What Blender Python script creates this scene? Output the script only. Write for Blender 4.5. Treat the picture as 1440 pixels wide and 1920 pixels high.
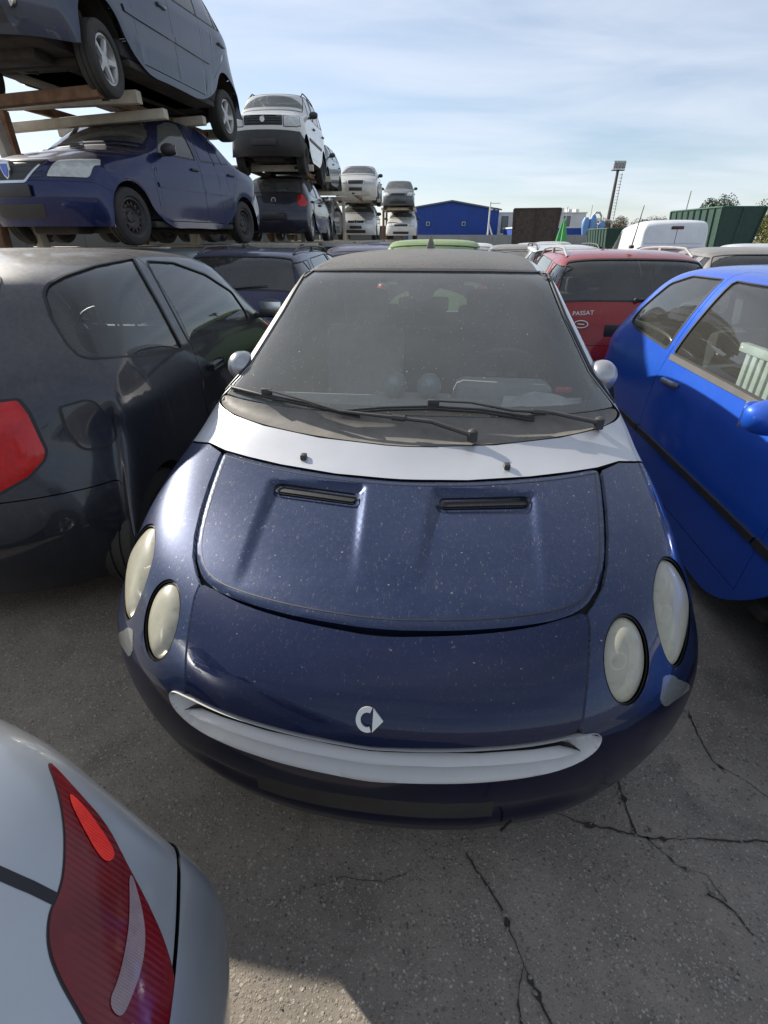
import bpy, bmesh, math, random, sys
import numpy as np
from mathutils import Vector, Matrix
from mathutils.bvhtree import BVHTree
from mathutils.geometry import delaunay_2d_cdt
rng = random.Random(7)
R = math.radians
sc = bpy.context.scene
col = sc.collection
for o in list(bpy.data.objects): bpy.data.objects.remove(o)

# ------------------------------------------------------------------ camera
EYE = 1.553
cd = bpy.data.cameras.new('camera'); cam = bpy.data.objects.new('camera', cd); col.objects.link(cam)
cd.sensor_fit = 'VERTICAL'; cd.sensor_height = 24.0; cd.lens = 24.0*900/1920
cd.clip_start = 0.02; cd.clip_end = 3000
cam.location = (0, 0, EYE); cam.rotation_euler = (R(90-29.731), 0, 0)
sc.camera = cam
# ------------------------------------------------------------------ light
SUN_AZ, SUN_EL = 50.4, 29.0          # degrees to the left of +Y, elevation
w = bpy.data.worlds.new('World'); sc.world = w; w.use_nodes = True
nt = w.node_tree; nt.nodes.clear()
def N(nt, t, **k):
    n = nt.nodes.new(t)
    for a, b in k.items():
        if a == 'loc': continue
        setattr(n, a, b)
    return n
out = N(nt, 'ShaderNodeOutputWorld'); bg = N(nt, 'ShaderNodeBackground'); sky = N(nt, 'ShaderNodeTexSky')
sky.sky_type = 'NISHITA'; sky.sun_disc = False; sky.sun_elevation = R(SUN_EL); sky.sun_rotation = R(-SUN_AZ)
sky.altitude = 0; sky.air_density = 1.0; sky.dust_density = 0.35; sky.ozone_density = 3.0
tc = N(nt, 'ShaderNodeTexCoord'); sep = N(nt, 'ShaderNodeSeparateXYZ'); nt.links.new(tc.outputs['Generated'], sep.inputs[0])
def mth(nt, op, a, b=None, c=None, clamp=False):
    n = N(nt, 'ShaderNodeMath', operation=op, use_clamp=clamp)
    for i, x in enumerate((a, b, c)):
        if x is None: continue
        if isinstance(x, (int, float)): n.inputs[i].default_value = x
        else: nt.links.new(x, n.inputs[i])
    return n.outputs[0]
zz = mth(nt, 'ADD', mth(nt, 'MAXIMUM', sep.outputs['Z'], 0.0), 0.12)
cx_ = mth(nt, 'DIVIDE', sep.outputs['X'], zz); cy_ = mth(nt, 'DIVIDE', sep.outputs['Y'], zz)
cmb = N(nt, 'ShaderNodeCombineXYZ'); nt.links.new(cx_, cmb.inputs[0]); nt.links.new(cy_, cmb.inputs[1])
mp = N(nt, 'ShaderNodeMapping'); nt.links.new(cmb.outputs[0], mp.inputs[0])
mp.inputs['Rotation'].default_value = (0, 0, R(12)); mp.inputs['Scale'].default_value = (0.5, 1.1, 1)
nz = N(nt, 'ShaderNodeTexNoise'); nt.links.new(mp.outputs[0], nz.inputs['Vector'])
nz.inputs['Scale'].default_value = 1.3; nz.inputs['Detail'].default_value = 9; nz.inputs['Roughness'].default_value = 0.55; nz.inputs['Distortion'].default_value = 0.5
cr = N(nt, 'ShaderNodeMapRange'); nt.links.new(nz.outputs[0], cr.inputs[0])
cr.inputs[1].default_value = 0.30; cr.inputs[2].default_value = 0.72; cr.inputs[3].default_value = 0.24; cr.inputs[4].default_value = 0.74
mixc = N(nt, 'ShaderNodeMix', data_type='RGBA'); nt.links.new(cr.outputs[0], mixc.inputs[0])
nt.links.new(sky.outputs[0], mixc.inputs[6]); mixc.inputs[7].default_value = (7.2, 7.6, 8.4, 1)
nt.links.new(mixc.outputs[2], bg.inputs[0]); bg.inputs[1].default_value = 0.078
nt.links.new(bg.outputs[0], out.inputs[0])
sl = bpy.data.lights.new('sun', 'SUN'); sl.energy = 5.0; sl.angle = R(0.53); sl.color = (1.0, 0.93, 0.82)
sun = bpy.data.objects.new('sun', sl); col.objects.link(sun)
sd = Vector((-math.sin(R(SUN_AZ))*math.cos(R(SUN_EL)), math.cos(R(SUN_AZ))*math.cos(R(SUN_EL)), math.sin(R(SUN_EL))))
sun.rotation_euler = sd.to_track_quat('Z', 'Y').to_euler()
sc.view_settings.view_transform = 'Standard'; sc.view_settings.look = 'None'; sc.view_settings.gamma = 1
sc.view_settings.use_curve_mapping = False; sc.view_settings.exposure = 0.74

# ------------------------------------------------------------------ materials
MATS = {}
def newmat(name):
    m = bpy.data.materials.new(name); m.use_nodes = True; nt = m.node_tree; nt.nodes.clear()
    o = N(nt, 'ShaderNodeOutputMaterial'); b = N(nt, 'ShaderNodeBsdfPrincipled'); nt.links.new(b.outputs[0], o.inputs[0])
    return m, nt, b, o
def coords(nt, scale=(1, 1, 1)):
    t = N(nt, 'ShaderNodeTexCoord'); p = N(nt, 'ShaderNodeMapping'); nt.links.new(t.outputs['Object'], p.inputs[0]); p.inputs['Scale'].default_value = scale
    return p.outputs[0]
def noise(nt, vec, s, d=4, r=0.55, dist=0.0):
    n = N(nt, 'ShaderNodeTexNoise'); nt.links.new(vec, n.inputs['Vector']); n.inputs['Scale'].default_value = s
    n.inputs['Detail'].default_value = d; n.inputs['Roughness'].default_value = r; n.inputs['Distortion'].default_value = dist
    return n.outputs[0]
def mrange(nt, x, a, b, c=0.0, d=1.0):
    n = N(nt, 'ShaderNodeMapRange'); nt.links.new(x, n.inputs[0])
    for i, v in enumerate((a, b, c, d)): n.inputs[i+1].default_value = v
    return n.outputs[0]
def mixrgb(nt, f, a, b, mode='MIX'):
    n = N(nt, 'ShaderNodeMix', data_type='RGBA', blend_type=mode)
    for s, x in ((0, f), (6, a), (7, b)):
        if isinstance(x, (int, float)): n.inputs[s].default_value = x
        elif isinstance(x, tuple): n.inputs[s].default_value = (*x[:3], 1)
        else: nt.links.new(x, n.inputs[s])
    return n.outputs[2]
def specks(nt, vec, scale, thr, stretch=None):
    v = N(nt, 'ShaderNodeTexVoronoi'); nt.links.new(vec, v.inputs['Vector']); v.inputs['Scale'].default_value = scale
    return mrange(nt, v.outputs['Distance'], thr, thr*0.55, 0, 1)
DUST = (0.30, 0.27, 0.225)
def upfac(nt, lo=0.35, hi=1.0, c=0.0, d=1.0):
    g = N(nt, 'ShaderNodeNewGeometry'); s = N(nt, 'ShaderNodeSeparateXYZ'); nt.links.new(g.outputs['Normal'], s.inputs[0])
    return mrange(nt, s.outputs['Z'], lo, hi, c, d)
def paint(name, c, metal=0.0, rough=0.35, dust=0.25, sp=0.0, coat=1.0, crough=0.04, spot=0.2):
    if name in MATS: return MATS[name]
    m, nt, b, o = newmat(name)
    v = coords(nt)
    n1 = noise(nt, v, 3.0, 5, 0.6); n2 = noise(nt, v, 55.0, 3, 0.7)
    base = mixrgb(nt, mrange(nt, n1, 0.3, 0.7), tuple(x*0.92 for x in c), tuple(min(1, x*1.08) for x in c))
    up = upfac(nt, 0.1, 1.0, 0.12, 1.0)
    df = mth(nt, 'MULTIPLY', mth(nt, 'MULTIPLY', mrange(nt, n1, 0.25, 0.75, 0.6, 1.3), mrange(nt, n2, 0.3, 0.7, 0.7, 1.2)), mth(nt, 'MULTIPLY', up, dust), clamp=True)
    # run-off stains
    st = noise(nt, coords(nt, (14, 14, 1.5)), 2.0, 4, 0.6)
    df = mth(nt, 'ADD', df, mth(nt, 'MULTIPLY', mrange(nt, st, 0.55, 0.8), spot*dust), clamp=True)
    if sp > 0:
        vs = coords(nt, (1, 0.55, 1))
        s1 = mth(nt, 'MULTIPLY', specks(nt, vs, 66, 0.13), .6); s2 = specks(nt, coords(nt, (0.6, 1, 1)), 24, 0.05)
        gate = mrange(nt, noise(nt, v, 9.0, 3), 0.42, 0.62)
        s1 = mth(nt, 'MULTIPLY', s1, gate)
        # fine long hairs and seeds
        wv = noise(nt, coords(nt, (1, .25, 1)), 160, 2, .5, 2.0)
        s3 = mth(nt, 'MULTIPLY', mrange(nt, wv, 0.62, 0.76), 0.35)
        ss = mth(nt, 'MULTIPLY', mth(nt, 'MULTIPLY', mth(nt, 'MAXIMUM', mth(nt, 'MAXIMUM', s1, s2), s3), sp), up, clamp=True)
        base = mixrgb(nt, ss, base, (0.52, 0.46, 0.36)); df0 = df; df = mth(nt, 'MAXIMUM', df, mth(nt, 'MULTIPLY', ss, .5), clamp=True)
    cc = mixrgb(nt, df if sp <= 0 else df0, base, DUST)
    nt.links.new(cc, b.inputs['Base Color'])
    nt.links.new(mth(nt, 'MULTIPLY', mth(nt, 'SUBTRACT', 1.0, df), metal), b.inputs['Metallic'])
    b.inputs['Specular IOR Level'].default_value = 0.10; b.inputs['Coat IOR'].default_value = 1.42
    nt.links.new(mth(nt, 'ADD', mth(nt, 'MULTIPLY', df, 0.45), rough, clamp=True), b.inputs['Roughness'])
    nt.links.new(mth(nt, 'MULTIPLY', mth(nt, 'SUBTRACT', 1.0, mth(nt, 'MULTIPLY', df, 1.3, clamp=True)), coat), b.inputs['Coat Weight'])
    nt.links.new(mth(nt, 'ADD', mth(nt, 'MULTIPLY', df, 0.35), crough), b.inputs['Coat Roughness'])
    bp = N(nt, 'ShaderNodeBump'); bp.inputs['Strength'].default_value = 0.05; bp.inputs['Distance'].default_value = 0.002
    nt.links.new(noise(nt, v, 28, 3, .6), bp.inputs['Height']); nt.links.new(bp.outputs[0], b.inputs['Coat Normal'])
    MATS[name] = m; return m
def plain(name, c, rough=0.6, metal=0.0, var=0.2, bump=0.0, bs=60, coat=0.0, dust=0.0):
    if name in MATS: return MATS[name]
    m, nt, b, o = newmat(name); v = coords(nt)
    n1 = noise(nt, v, 6, 6, 0.65)
    cc = mixrgb(nt, mrange(nt, n1, 0.3, 0.7), tuple(x*(1-var) for x in c), tuple(min(1, x*(1+var)) for x in c))
    if dust > 0:
        df = mth(nt, 'MULTIPLY', mth(nt, 'MULTIPLY', upfac(nt, 0.0, 0.9, 0.15, 1), mrange(nt, noise(nt, v, 14, 5, .7), 0.25, .75, .4, 1.2)), dust, clamp=True)
        cc = mixrgb(nt, df, cc, DUST)
    nt.links.new(cc, b.inputs['Base Color'])
    b.inputs['Roughness'].default_value = rough; b.inputs['Metallic'].default_value = metal; b.inputs['Coat Weight'].default_value = coat
    if bump:
        bp = N(nt, 'ShaderNodeBump'); bp.inputs['Strength'].default_value = bump; bp.inputs['Distance'].default_value = 0.004
        nt.links.new(noise(nt, v, bs, 3, .6), bp.inputs['Height']); nt.links.new(bp.outputs[0], b.inputs['Normal'])
    MATS[name] = m; return m
def glass(name, tint=(0.55, 0.62, 0.6), dust=0.18, specks_=0.0, dcol=(0.42, 0.42, 0.38)):
    if name in MATS: return MATS[name]
    m, nt, b, o = newmat(name); nt.nodes.remove(b); v = coords(nt)
    tr = N(nt, 'ShaderNodeBsdfTransparent'); tr.inputs[0].default_value = (*tint, 1)
    gl = N(nt, 'ShaderNodeBsdfGlossy'); gl.inputs['Roughness'].default_value = 0.015; gl.inputs[0].default_value = (1, 1, 1, 1)
    fr = N(nt, 'ShaderNodeFresnel'); fr.inputs[0].default_value = 1.52
    lw = mth(nt, 'MULTIPLY', fr.outputs[0], 1.25, clamp=True)
    mx = N(nt, 'ShaderNodeMixShader'); nt.links.new(lw, mx.inputs[0]); nt.links.new(tr.outputs[0], mx.inputs[1]); nt.links.new(gl.outputs[0], mx.inputs[2])
    df = N(nt, 'ShaderNodeBsdfDiffuse'); df.inputs[0].default_value = (*dcol, 1)
    n1 = noise(nt, v, 5, 5, .6); n2 = noise(nt, v, 120, 3, .7)
    f = mth(nt, 'MULTIPLY', mth(nt, 'MULTIPLY', mrange(nt, n1, .25, .75, .86, 1.14), mrange(nt, n2, .3, .7, .93, 1.07)), dust, clamp=True)
    if specks_ > 0:
        s1 = mth(nt, 'MULTIPLY', specks(nt, v, 60, 0.10), specks_)
        s2 = mth(nt, 'MULTIPLY', specks(nt, coords(nt, (1, .6, .6)), 24, 0.05), specks_*1.2)
        f = mth(nt, 'MAXIMUM', f, mth(nt, 'MAXIMUM', s1, s2), clamp=True)
    m2 = N(nt, 'ShaderNodeMixShader'); nt.links.new(f, m2.inputs[0]); nt.links.new(mx.outputs[0], m2.inputs[1]); nt.links.new(df.outputs[0], m2.inputs[2])
    nt.links.new(m2.outputs[0], o.inputs[0]); MATS[name] = m; return m
def lampglass(name, c1, c2, rough=0.25, ribs=0, trans=0):
    if name in MATS: return MATS[name]
    m, nt, b, o = newmat(name); v = coords(nt)
    n1 = noise(nt, v, 11, 4, .6, .6); n2 = noise(nt, v, 40, 3, .6)
    cc = mixrgb(nt, mrange(nt, n1, .35, .65), c1, c2)
    cc = mixrgb(nt, mrange(nt, n2, .55, .75, 0, .5), cc, tuple(x*.75 for x in c1))
    nt.links.new(cc, b.inputs['Base Color']); b.inputs['Roughness'].default_value = rough
    b.inputs['Coat Weight'].default_value = .55; b.inputs['Coat Roughness'].default_value = 0.08; b.inputs['Specular IOR Level'].default_value = .2
    b.inputs['Subsurface Weight'].default_value = 0.0
    wv = N(nt, 'ShaderNodeTexWave'); nt.links.new(v, wv.inputs['Vector']); wv.inputs['Scale'].default_value = ribs; wv.inputs['Distortion'].default_value = .4
    bp = N(nt, 'ShaderNodeBump'); bp.inputs['Strength'].default_value = .14 if ribs else 0; bp.inputs['Distance'].default_value = .002; nt.links.new(wv.outputs[1], bp.inputs['Height']); nt.links.new(bp.outputs[0], b.inputs['Normal'])
    if trans:
        tr = N(nt, 'ShaderNodeBsdfTransparent'); tr.inputs[0].default_value = (.9, .88, .8, 1); mx = N(nt, 'ShaderNodeMixShader'); nt.links.new(mrange(nt, n1, .3, .7, trans*.6, min(1, trans*1.3)), mx.inputs[0]); nt.links.new(b.outputs[0], mx.inputs[1]); nt.links.new(tr.outputs[0], mx.inputs[2]); nt.links.new(mx.outputs[0], o.inputs[0])
    MATS[name] = m; return m
BLACKP = plain('black_plastic', (0.022, 0.022, 0.023), 0.5, var=.25, bump=.1, bs=200, dust=.12)
DUSTYP = plain('dusty_plastic', (0.075, 0.072, 0.068), 0.65, var=.25, bump=.15, bs=150, dust=.45)
SEAL_AND_SHADE = plain('rubber_seal_and_gap_shade', (0.012, 0.012, 0.013), 0.55)  # rubber seals and dark joints; also the painted gap shade around the grille blade
TYRE = plain('tyre_rubber', (0.022, 0.021, 0.02), 0.75, var=.3, bump=.2, bs=90, dust=.12)
STEEL = plain('steel_rim', (0.05, 0.05, 0.052), 0.5, 0.5, var=.3)
RUSTY = plain('rusty_hub', (0.10, 0.055, 0.03), 0.8, 0.2, var=.5)
ALLOY = plain('alloy_rim', (0.42, 0.42, 0.41), 0.38, 0.7, var=.1)
UNDER = plain('underbody', (0.035, 0.030, 0.026), 0.8, var=.5, bump=.6, bs=25)
FABRIC = plain('seat_fabric', (0.045, 0.047, 0.052), 0.9, bump=.3, bs=300)
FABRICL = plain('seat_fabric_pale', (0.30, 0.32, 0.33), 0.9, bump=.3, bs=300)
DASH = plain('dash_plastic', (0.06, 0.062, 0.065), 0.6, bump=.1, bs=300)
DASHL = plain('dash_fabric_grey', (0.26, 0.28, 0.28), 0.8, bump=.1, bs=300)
GLASS = glass('car_glass', (0.66, 0.72, 0.71), 0.07)
GLASSD = glass('tinted_glass', (0.28, 0.32, 0.32), 0.06)
GLASSW = glass('dusty_windscreen', (0.88, 0.92, 0.91), 0.125, .7, (.66, .66, .60))
GLASSR = glass('rack_glass', (0.42, 0.46, 0.46), 0.20)
HEAD = lampglass('headlight_lens', (0.45, 0.46, 0.45), (0.62, 0.63, 0.60), 0.15)
HAZY = lampglass('hazed_lens', (0.42, 0.405, 0.31), (0.60, 0.575, 0.47), 0.35, 0, .38)
REDL = lampglass('red_lens', (0.42, 0.006, 0.008), (0.55, 0.012, 0.012), 0.2, 60)
DREDL = lampglass('dark_red_lens', (0.12, 0.003, 0.005), (0.17, 0.006, 0.008), 0.15, 45)
HREDL = lampglass('bright_red_lens', (0.75, 0.02, 0.015), (0.95, 0.05, 0.03), 0.2, 90)
CLEARL = lampglass('clear_lens', (0.22, 0.16, 0.17), (0.30, 0.22, 0.23), 0.15, 110)
PLATE = plain('plate_black', (0.02, 0.02, 0.022), 0.45, var=.3, dust=.2)
CHROME = plain('chrome', (0.6, 0.6, 0.6), 0.2, 1.0, var=.05)
CREAM = plain('rack_paint', (0.46, 0.42, 0.34), 0.65, var=.2, bump=.3, bs=20)
RUST = plain('rack_rust', (0.16, 0.085, 0.045), 0.85, var=.5, bump=.5, bs=25)

# ------------------------------------------------------------------ mesh helpers
def tag(o, label=None, cat=None, group=None, kind=None):
    if label: o['label'] = label
    if cat: o['category'] = cat
    if group: o['group'] = group
    if kind: o['kind'] = kind
    return o
def mesh(name, v, f, mat=None, parent=None, smooth=True, normals=None, sharp=None):
    me = bpy.data.meshes.new(name); me.from_pydata([tuple(map(float, p)) for p in v], [], [tuple(map(int, q)) for q in f]); me.update()
    if mat: me.materials.append(mat)
    if smooth: me.polygons.foreach_set('use_smooth', [True]*len(me.polygons))
    if normals is not None: me.normals_split_custom_set_from_vertices([tuple(map(float, q)) for q in normals])
    elif sharp: me.set_sharp_from_angle(angle=R(sharp))
    o = bpy.data.objects.new(name, me); col.objects.link(o)
    if parent: o.parent = parent
    return o
def empty(name, loc=(0, 0, 0), rz=0, rx=0, ry=0):
    o = bpy.data.objects.new(name, None); col.objects.link(o); o.location = loc; o.rotation_euler = (rx, ry, rz); o.empty_display_size = .2
    return o
class MB:
    def __init__(s): s.v = []; s.f = []
    def add(s, v, f):
        n = len(s.v); s.v += [tuple(p) for p in v]; s.f += [tuple(i+n for i in q) for q in f]; return s
    def box(s, a, b, bev=0.0, M=None):
        bm = bmesh.new(); bmesh.ops.create_cube(bm, size=1)
        for q in bm.verts: q.co = Vector([(a[i]+b[i])/2 + q.co[i]*(b[i]-a[i]) for i in range(3)])
        if bev: bmesh.ops.bevel(bm, geom=list(bm.edges), offset=bev, segments=2, affect='EDGES', profile=.5)
        if M is not None: bm.transform(M)
        bm.verts.index_update(); s.add([q.co[:] for q in bm.verts], [[q.index for q in f.verts] for f in bm.faces]); bm.free(); return s
    def tube(s, pts, r, n=8, cap=True, flat=1.0):
        P = [Vector(p) for p in pts]; rr = r if isinstance(r, (list, tuple)) else [r]*len(P)
        rings = []; up = Vector((0, 0, 1))
        for i, p in enumerate(P):
            t = (P[min(i+1, len(P)-1)]-P[max(i-1, 0)]).normalized()
            a = t.cross(up)
            if a.length < 1e-3: a = t.cross(Vector((1, 0, 0)))
            a.normalize(); b = a.cross(t)
            rings.append([p+a*math.cos(2*math.pi*k/n)*rr[i]+b*math.sin(2*math.pi*k/n)*rr[i]*flat for k in range(n)])
        v = [q for rg in rings for q in rg]; f = []
        for i in range(len(P)-1):
            for k in range(n): f.append((i*n+k, i*n+(k+1) % n, (i+1)*n+(k+1) % n, (i+1)*n+k))
        if cap: f.append(tuple(range(n))[::-1]); f.append(tuple((len(P)-1)*n+k for k in range(n)))
        return s.add(v, f)
    def lathe(s, prof, n=32, c=(0, 0, 0), axis='x', a0=0, a1=2*math.pi):
        v = []; full = abs(a1-a0-2*math.pi) < 1e-6; m = n if full else n+1
        for k in range(m):
            a = a0+(a1-a0)*k/n
            for (h, r) in prof:
                p = (h, r*math.cos(a), r*math.sin(a)) if axis == 'x' else ((r*math.cos(a), r*math.sin(a), h) if axis == 'z' else (r*math.cos(a), h, r*math.sin(a)))
                v.append((p[0]+c[0], p[1]+c[1], p[2]+c[2]))
        L = len(prof); f = []
        for k in range(n):
            k2 = (k+1) % m
            for i in range(L-1): f.append((k*L+i, k2*L+i, k2*L+i+1, k*L+i+1))
        return s.add(v, f)
    def obj(s, name, mat, parent=None, sharp=35, smooth=True):
        return mesh(name, s.v, s.f, mat, parent, smooth, sharp=sharp)

# ------------------------------------------------------------------ smooth shell of a car body
def bsp(t):
    t2 = t*t; t3 = t2*t
    return (np.stack([(1-t)**3/6, (3*t3-6*t2+4)/6, (-3*t3+3*t2+3*t+1)/6, t3/6], -1),
            np.stack([-(1-t)**2/2, (3*t2-4*t)/2, (-3*t2+2*t+1)/2, t2/2], -1))
class Shell:
    def __init__(s, half, sub=6, lam=.6):
        H = np.array(half, float)                       # rows x cols x 3, x >= 0
        L = H[:, :0:-1].copy(); L[..., 0] *= -1
        P = np.concatenate([L, H], 1); s.nv, s.nu = P.shape[:2]; s.uc = (s.nu-1)/2
        B = P.copy()
        B[1:-1] = (P[:-2]+4*P[1:-1]+P[2:])/6; B2 = B.copy(); B2[:, 1:-1] = (B[:, :-2]+4*B[:, 1:-1]+B[:, 2:])/6
        P = P+lam*(P-B2)
        Q = np.pad(P, ((1, 1), (1, 1), (0, 0)), mode='edge')
        Q[0] = 2*Q[1]-Q[2]; Q[-1] = 2*Q[-2]-Q[-3]; Q[:, 0] = 2*Q[:, 1]-Q[:, 2]; Q[:, -1] = 2*Q[:, -2]-Q[:, -3]
        s.Q = Q
        s.sg = 1; p, n = s.ev(np.array([[s.uc, s.nv*.6]])); s.sg = 1 if n[0, 2] > 0 else -1
        us = np.linspace(0, s.nu-1, (s.nu-1)*sub+1); vs = np.linspace(0, s.nv-1, (s.nv-1)*sub+1)
        U, V = np.meshgrid(us, vs); s.tuv = np.stack([U.ravel(), V.ravel()], 1); p, n = s.ev(s.tuv)
        m = len(us); k = len(vs); s.tri = []
        for j in range(k-1):
            for i in range(m-1):
                a = j*m+i; s.tri += [(a, a+1, a+m+1), (a, a+m+1, a+m)]
        s.tp = p; s.bvh = BVHTree.FromPolygons([Vector(q) for q in p], s.tri)
    def ev(s, uv):
        uv = np.asarray(uv, float); u = np.clip(uv[:, 0], 0, s.nu-1-1e-9); v = np.clip(uv[:, 1], 0, s.nv-1-1e-9)
        iu = u.astype(int); iv = v.astype(int); bu, du = bsp(u-iu); bv, dv = bsp(v-iv)
        G = s.Q[iv[:, None, None]+np.arange(4)[None, :, None], iu[:, None, None]+np.arange(4)[None, None, :]]
        p = np.einsum('nijk,ni,nj->nk', G, bv, bu); a = np.einsum('nijk,ni,nj->nk', G, bv, du); b = np.einsum('nijk,ni,nj->nk', G, dv, bu)
        n = np.cross(a, b)*s.sg; n /= np.linalg.norm(n, axis=1)[:, None]+1e-12; s._a, s._b = a, b
        return p, n
    def _uv(s, loc, idx):
        t = s.tri[idx]; A, B, C = (s.tp[i] for i in t); v0, v1, v2 = B-A, C-A, np.array(loc)-A
        d00, d01, d11, d20, d21 = v0@v0, v0@v1, v1@v1, v2@v0, v2@v1; de = d00*d11-d01*d01+1e-18
        b = (d11*d20-d01*d21)/de; c = (d00*d21-d01*d20)/de
        return (1-b-c)*s.tuv[t[0]]+b*s.tuv[t[1]]+c*s.tuv[t[2]]
    def near(s, pts):
        r = []
        for p in pts:
            h = s.bvh.find_nearest(Vector(p)); r.append(s._uv(h[0], h[2]))
        return np.array(r)
    def cast(s, o, d):
        h = s.bvh.ray_cast(Vector(o), Vector(d).normalized())
        if h[0] is None: h = s.bvh.find_nearest(Vector(o)+Vector(d).normalized()*5); return s._uv(h[0], h[2])
        return s._uv(h[0], h[2])
    def side(s, pts, dense=.06, closed=True):          # (y,z) seen from +x
        return np.array([s.cast((3, y, z), (-1, 0, 0)) for y, z in densify(pts, dense, closed)])
    def _fr(s, x, z, y0, d):
        for k in range(40):
            h = s.bvh.ray_cast(Vector((x, y0, z)), Vector((0, d, 0)))
            if h[0] is not None: return s._uv(h[0], h[2])
            x *= .985
        return s.cast((x, y0, z), (0, d, 0))
    def front(s, pts, dense=.05, closed=True):         # (x,z) seen from -y
        return np.array([s._fr(x, z, -3, 1) for x, z in densify(pts, dense, closed)])
    def rear(s, pts, dense=.05, closed=True):
        return np.array([s._fr(x, z, 9, -1) for x, z in densify(pts, dense, closed)])
    def top(s, pts, dense=.06, closed=True):
        return np.array([s.cast((x, y, 4), (0, 0, -1)) for x, y in densify(pts, dense, closed)])
    def mir(s, uv):
        uv = np.array(uv); uv[:, 0] = s.nu-1-uv[:, 0]; return uv[::-1]
    def half2full(s, uv):                 # open right half from centre to centre -> closed outline
        a = np.array(uv).copy(); a[0, 0] = s.uc; a[-1, 0] = s.uc; return np.concatenate([a, s.mir(a)[1:-1]])
def densify(pts, d, closed=True):
    P = [np.array(p, float) for p in pts]; r = []
    for i in range(len(P) if closed else len(P)-1):
        a, b = P[i], P[(i+1) % len(P)]; k = max(1, int(np.linalg.norm(b-a)/d))
        for j in range(k): r.append(a+(b-a)*j/k)
    if not closed: r.append(P[-1])
    return r
def chaikin(P, it=2, closed=True, w=.25):
    P = np.array(P, float)
    for _ in range(it):
        Q = np.roll(P, -1, 0); 
        if closed: P = np.stack([P*(1-w)+Q*w, P*w+Q*(1-w)], 1).reshape(-1, P.shape[1])
        else: P = np.concatenate([P[:1], np.stack([P[:-1]*(1-w)+P[1:]*w, P[:-1]*w+P[1:]*(1-w)], 1).reshape(-1, P.shape[1]), P[-1:]])
    return P
def inside(P, poly):
    x, y = P[:, 0], P[:, 1]; c = np.zeros(len(P), bool); n = len(poly)
    for i in range(n):
        x1, y1 = poly[i]; x2, y2 = poly[i-1]
        if y1 == y2: continue
        m = ((y1 > y) != (y2 > y)) & (x < (x2-x1)*(y-y1)/(y2-y1)+x1); c ^= m
    return c
def segdist(P, poly):
    d = np.full(len(P), 1e9)
    for i in range(len(poly)):
        a = poly[i-1]; b = poly[i]; ab = b-a; L = ab@ab+1e-15
        t = np.clip(((P-a)@ab)/L, 0, 1); d = np.minimum(d, np.hypot(*(P-(a+t[:, None]*ab)).T))
    return d
def resamp(poly, sp):
    poly = np.array(poly); r = []
    for i in range(len(poly)):
        a = poly[i]; b = poly[(i+1) % len(poly)]; L = np.hypot(*(b-a))
        if L < sp*.18 and r and len(poly) > 8 and i % 2: continue
        k = max(1, int(math.ceil(L/sp)))
        for j in range(k): r.append(a+(b-a)*j/k)
    r2 = [r[0]]
    for p in r[1:]:
        if np.hypot(*(p-r2[-1])) > 1e-5: r2.append(p)
    if np.hypot(*(r2[0]-r2[-1])) < 1e-5: r2.pop()
    return np.array(r2)
def area2(P): x, y = P[:, 0], P[:, 1]; return .5*np.sum(x*np.roll(y, -1)-np.roll(x, -1)*y)
def inset(P, d):
    P = np.array(P); s = np.sign(area2(P)); a = np.roll(P, 1, 0); b = np.roll(P, -1, 0); t = b-a
    t /= np.hypot(t[:, 0], t[:, 1])[:, None]+1e-12
    n = np.stack([-t[:, 1], t[:, 0]], 1)*s
    return P+n*d
def scale_of(S, uv):
    uv = np.array(uv); c = np.stack([np.linspace(uv[:, 0].min(), uv[:, 0].max(), 7)[1:-1].repeat(5), np.tile(np.linspace(uv[:, 1].min(), uv[:, 1].max(), 7)[1:-1], 5)], 1)
    S.ev(c); return np.array([np.linalg.norm(S._a, axis=1).mean(), np.linalg.norm(S._b, axis=1).mean()])
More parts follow.
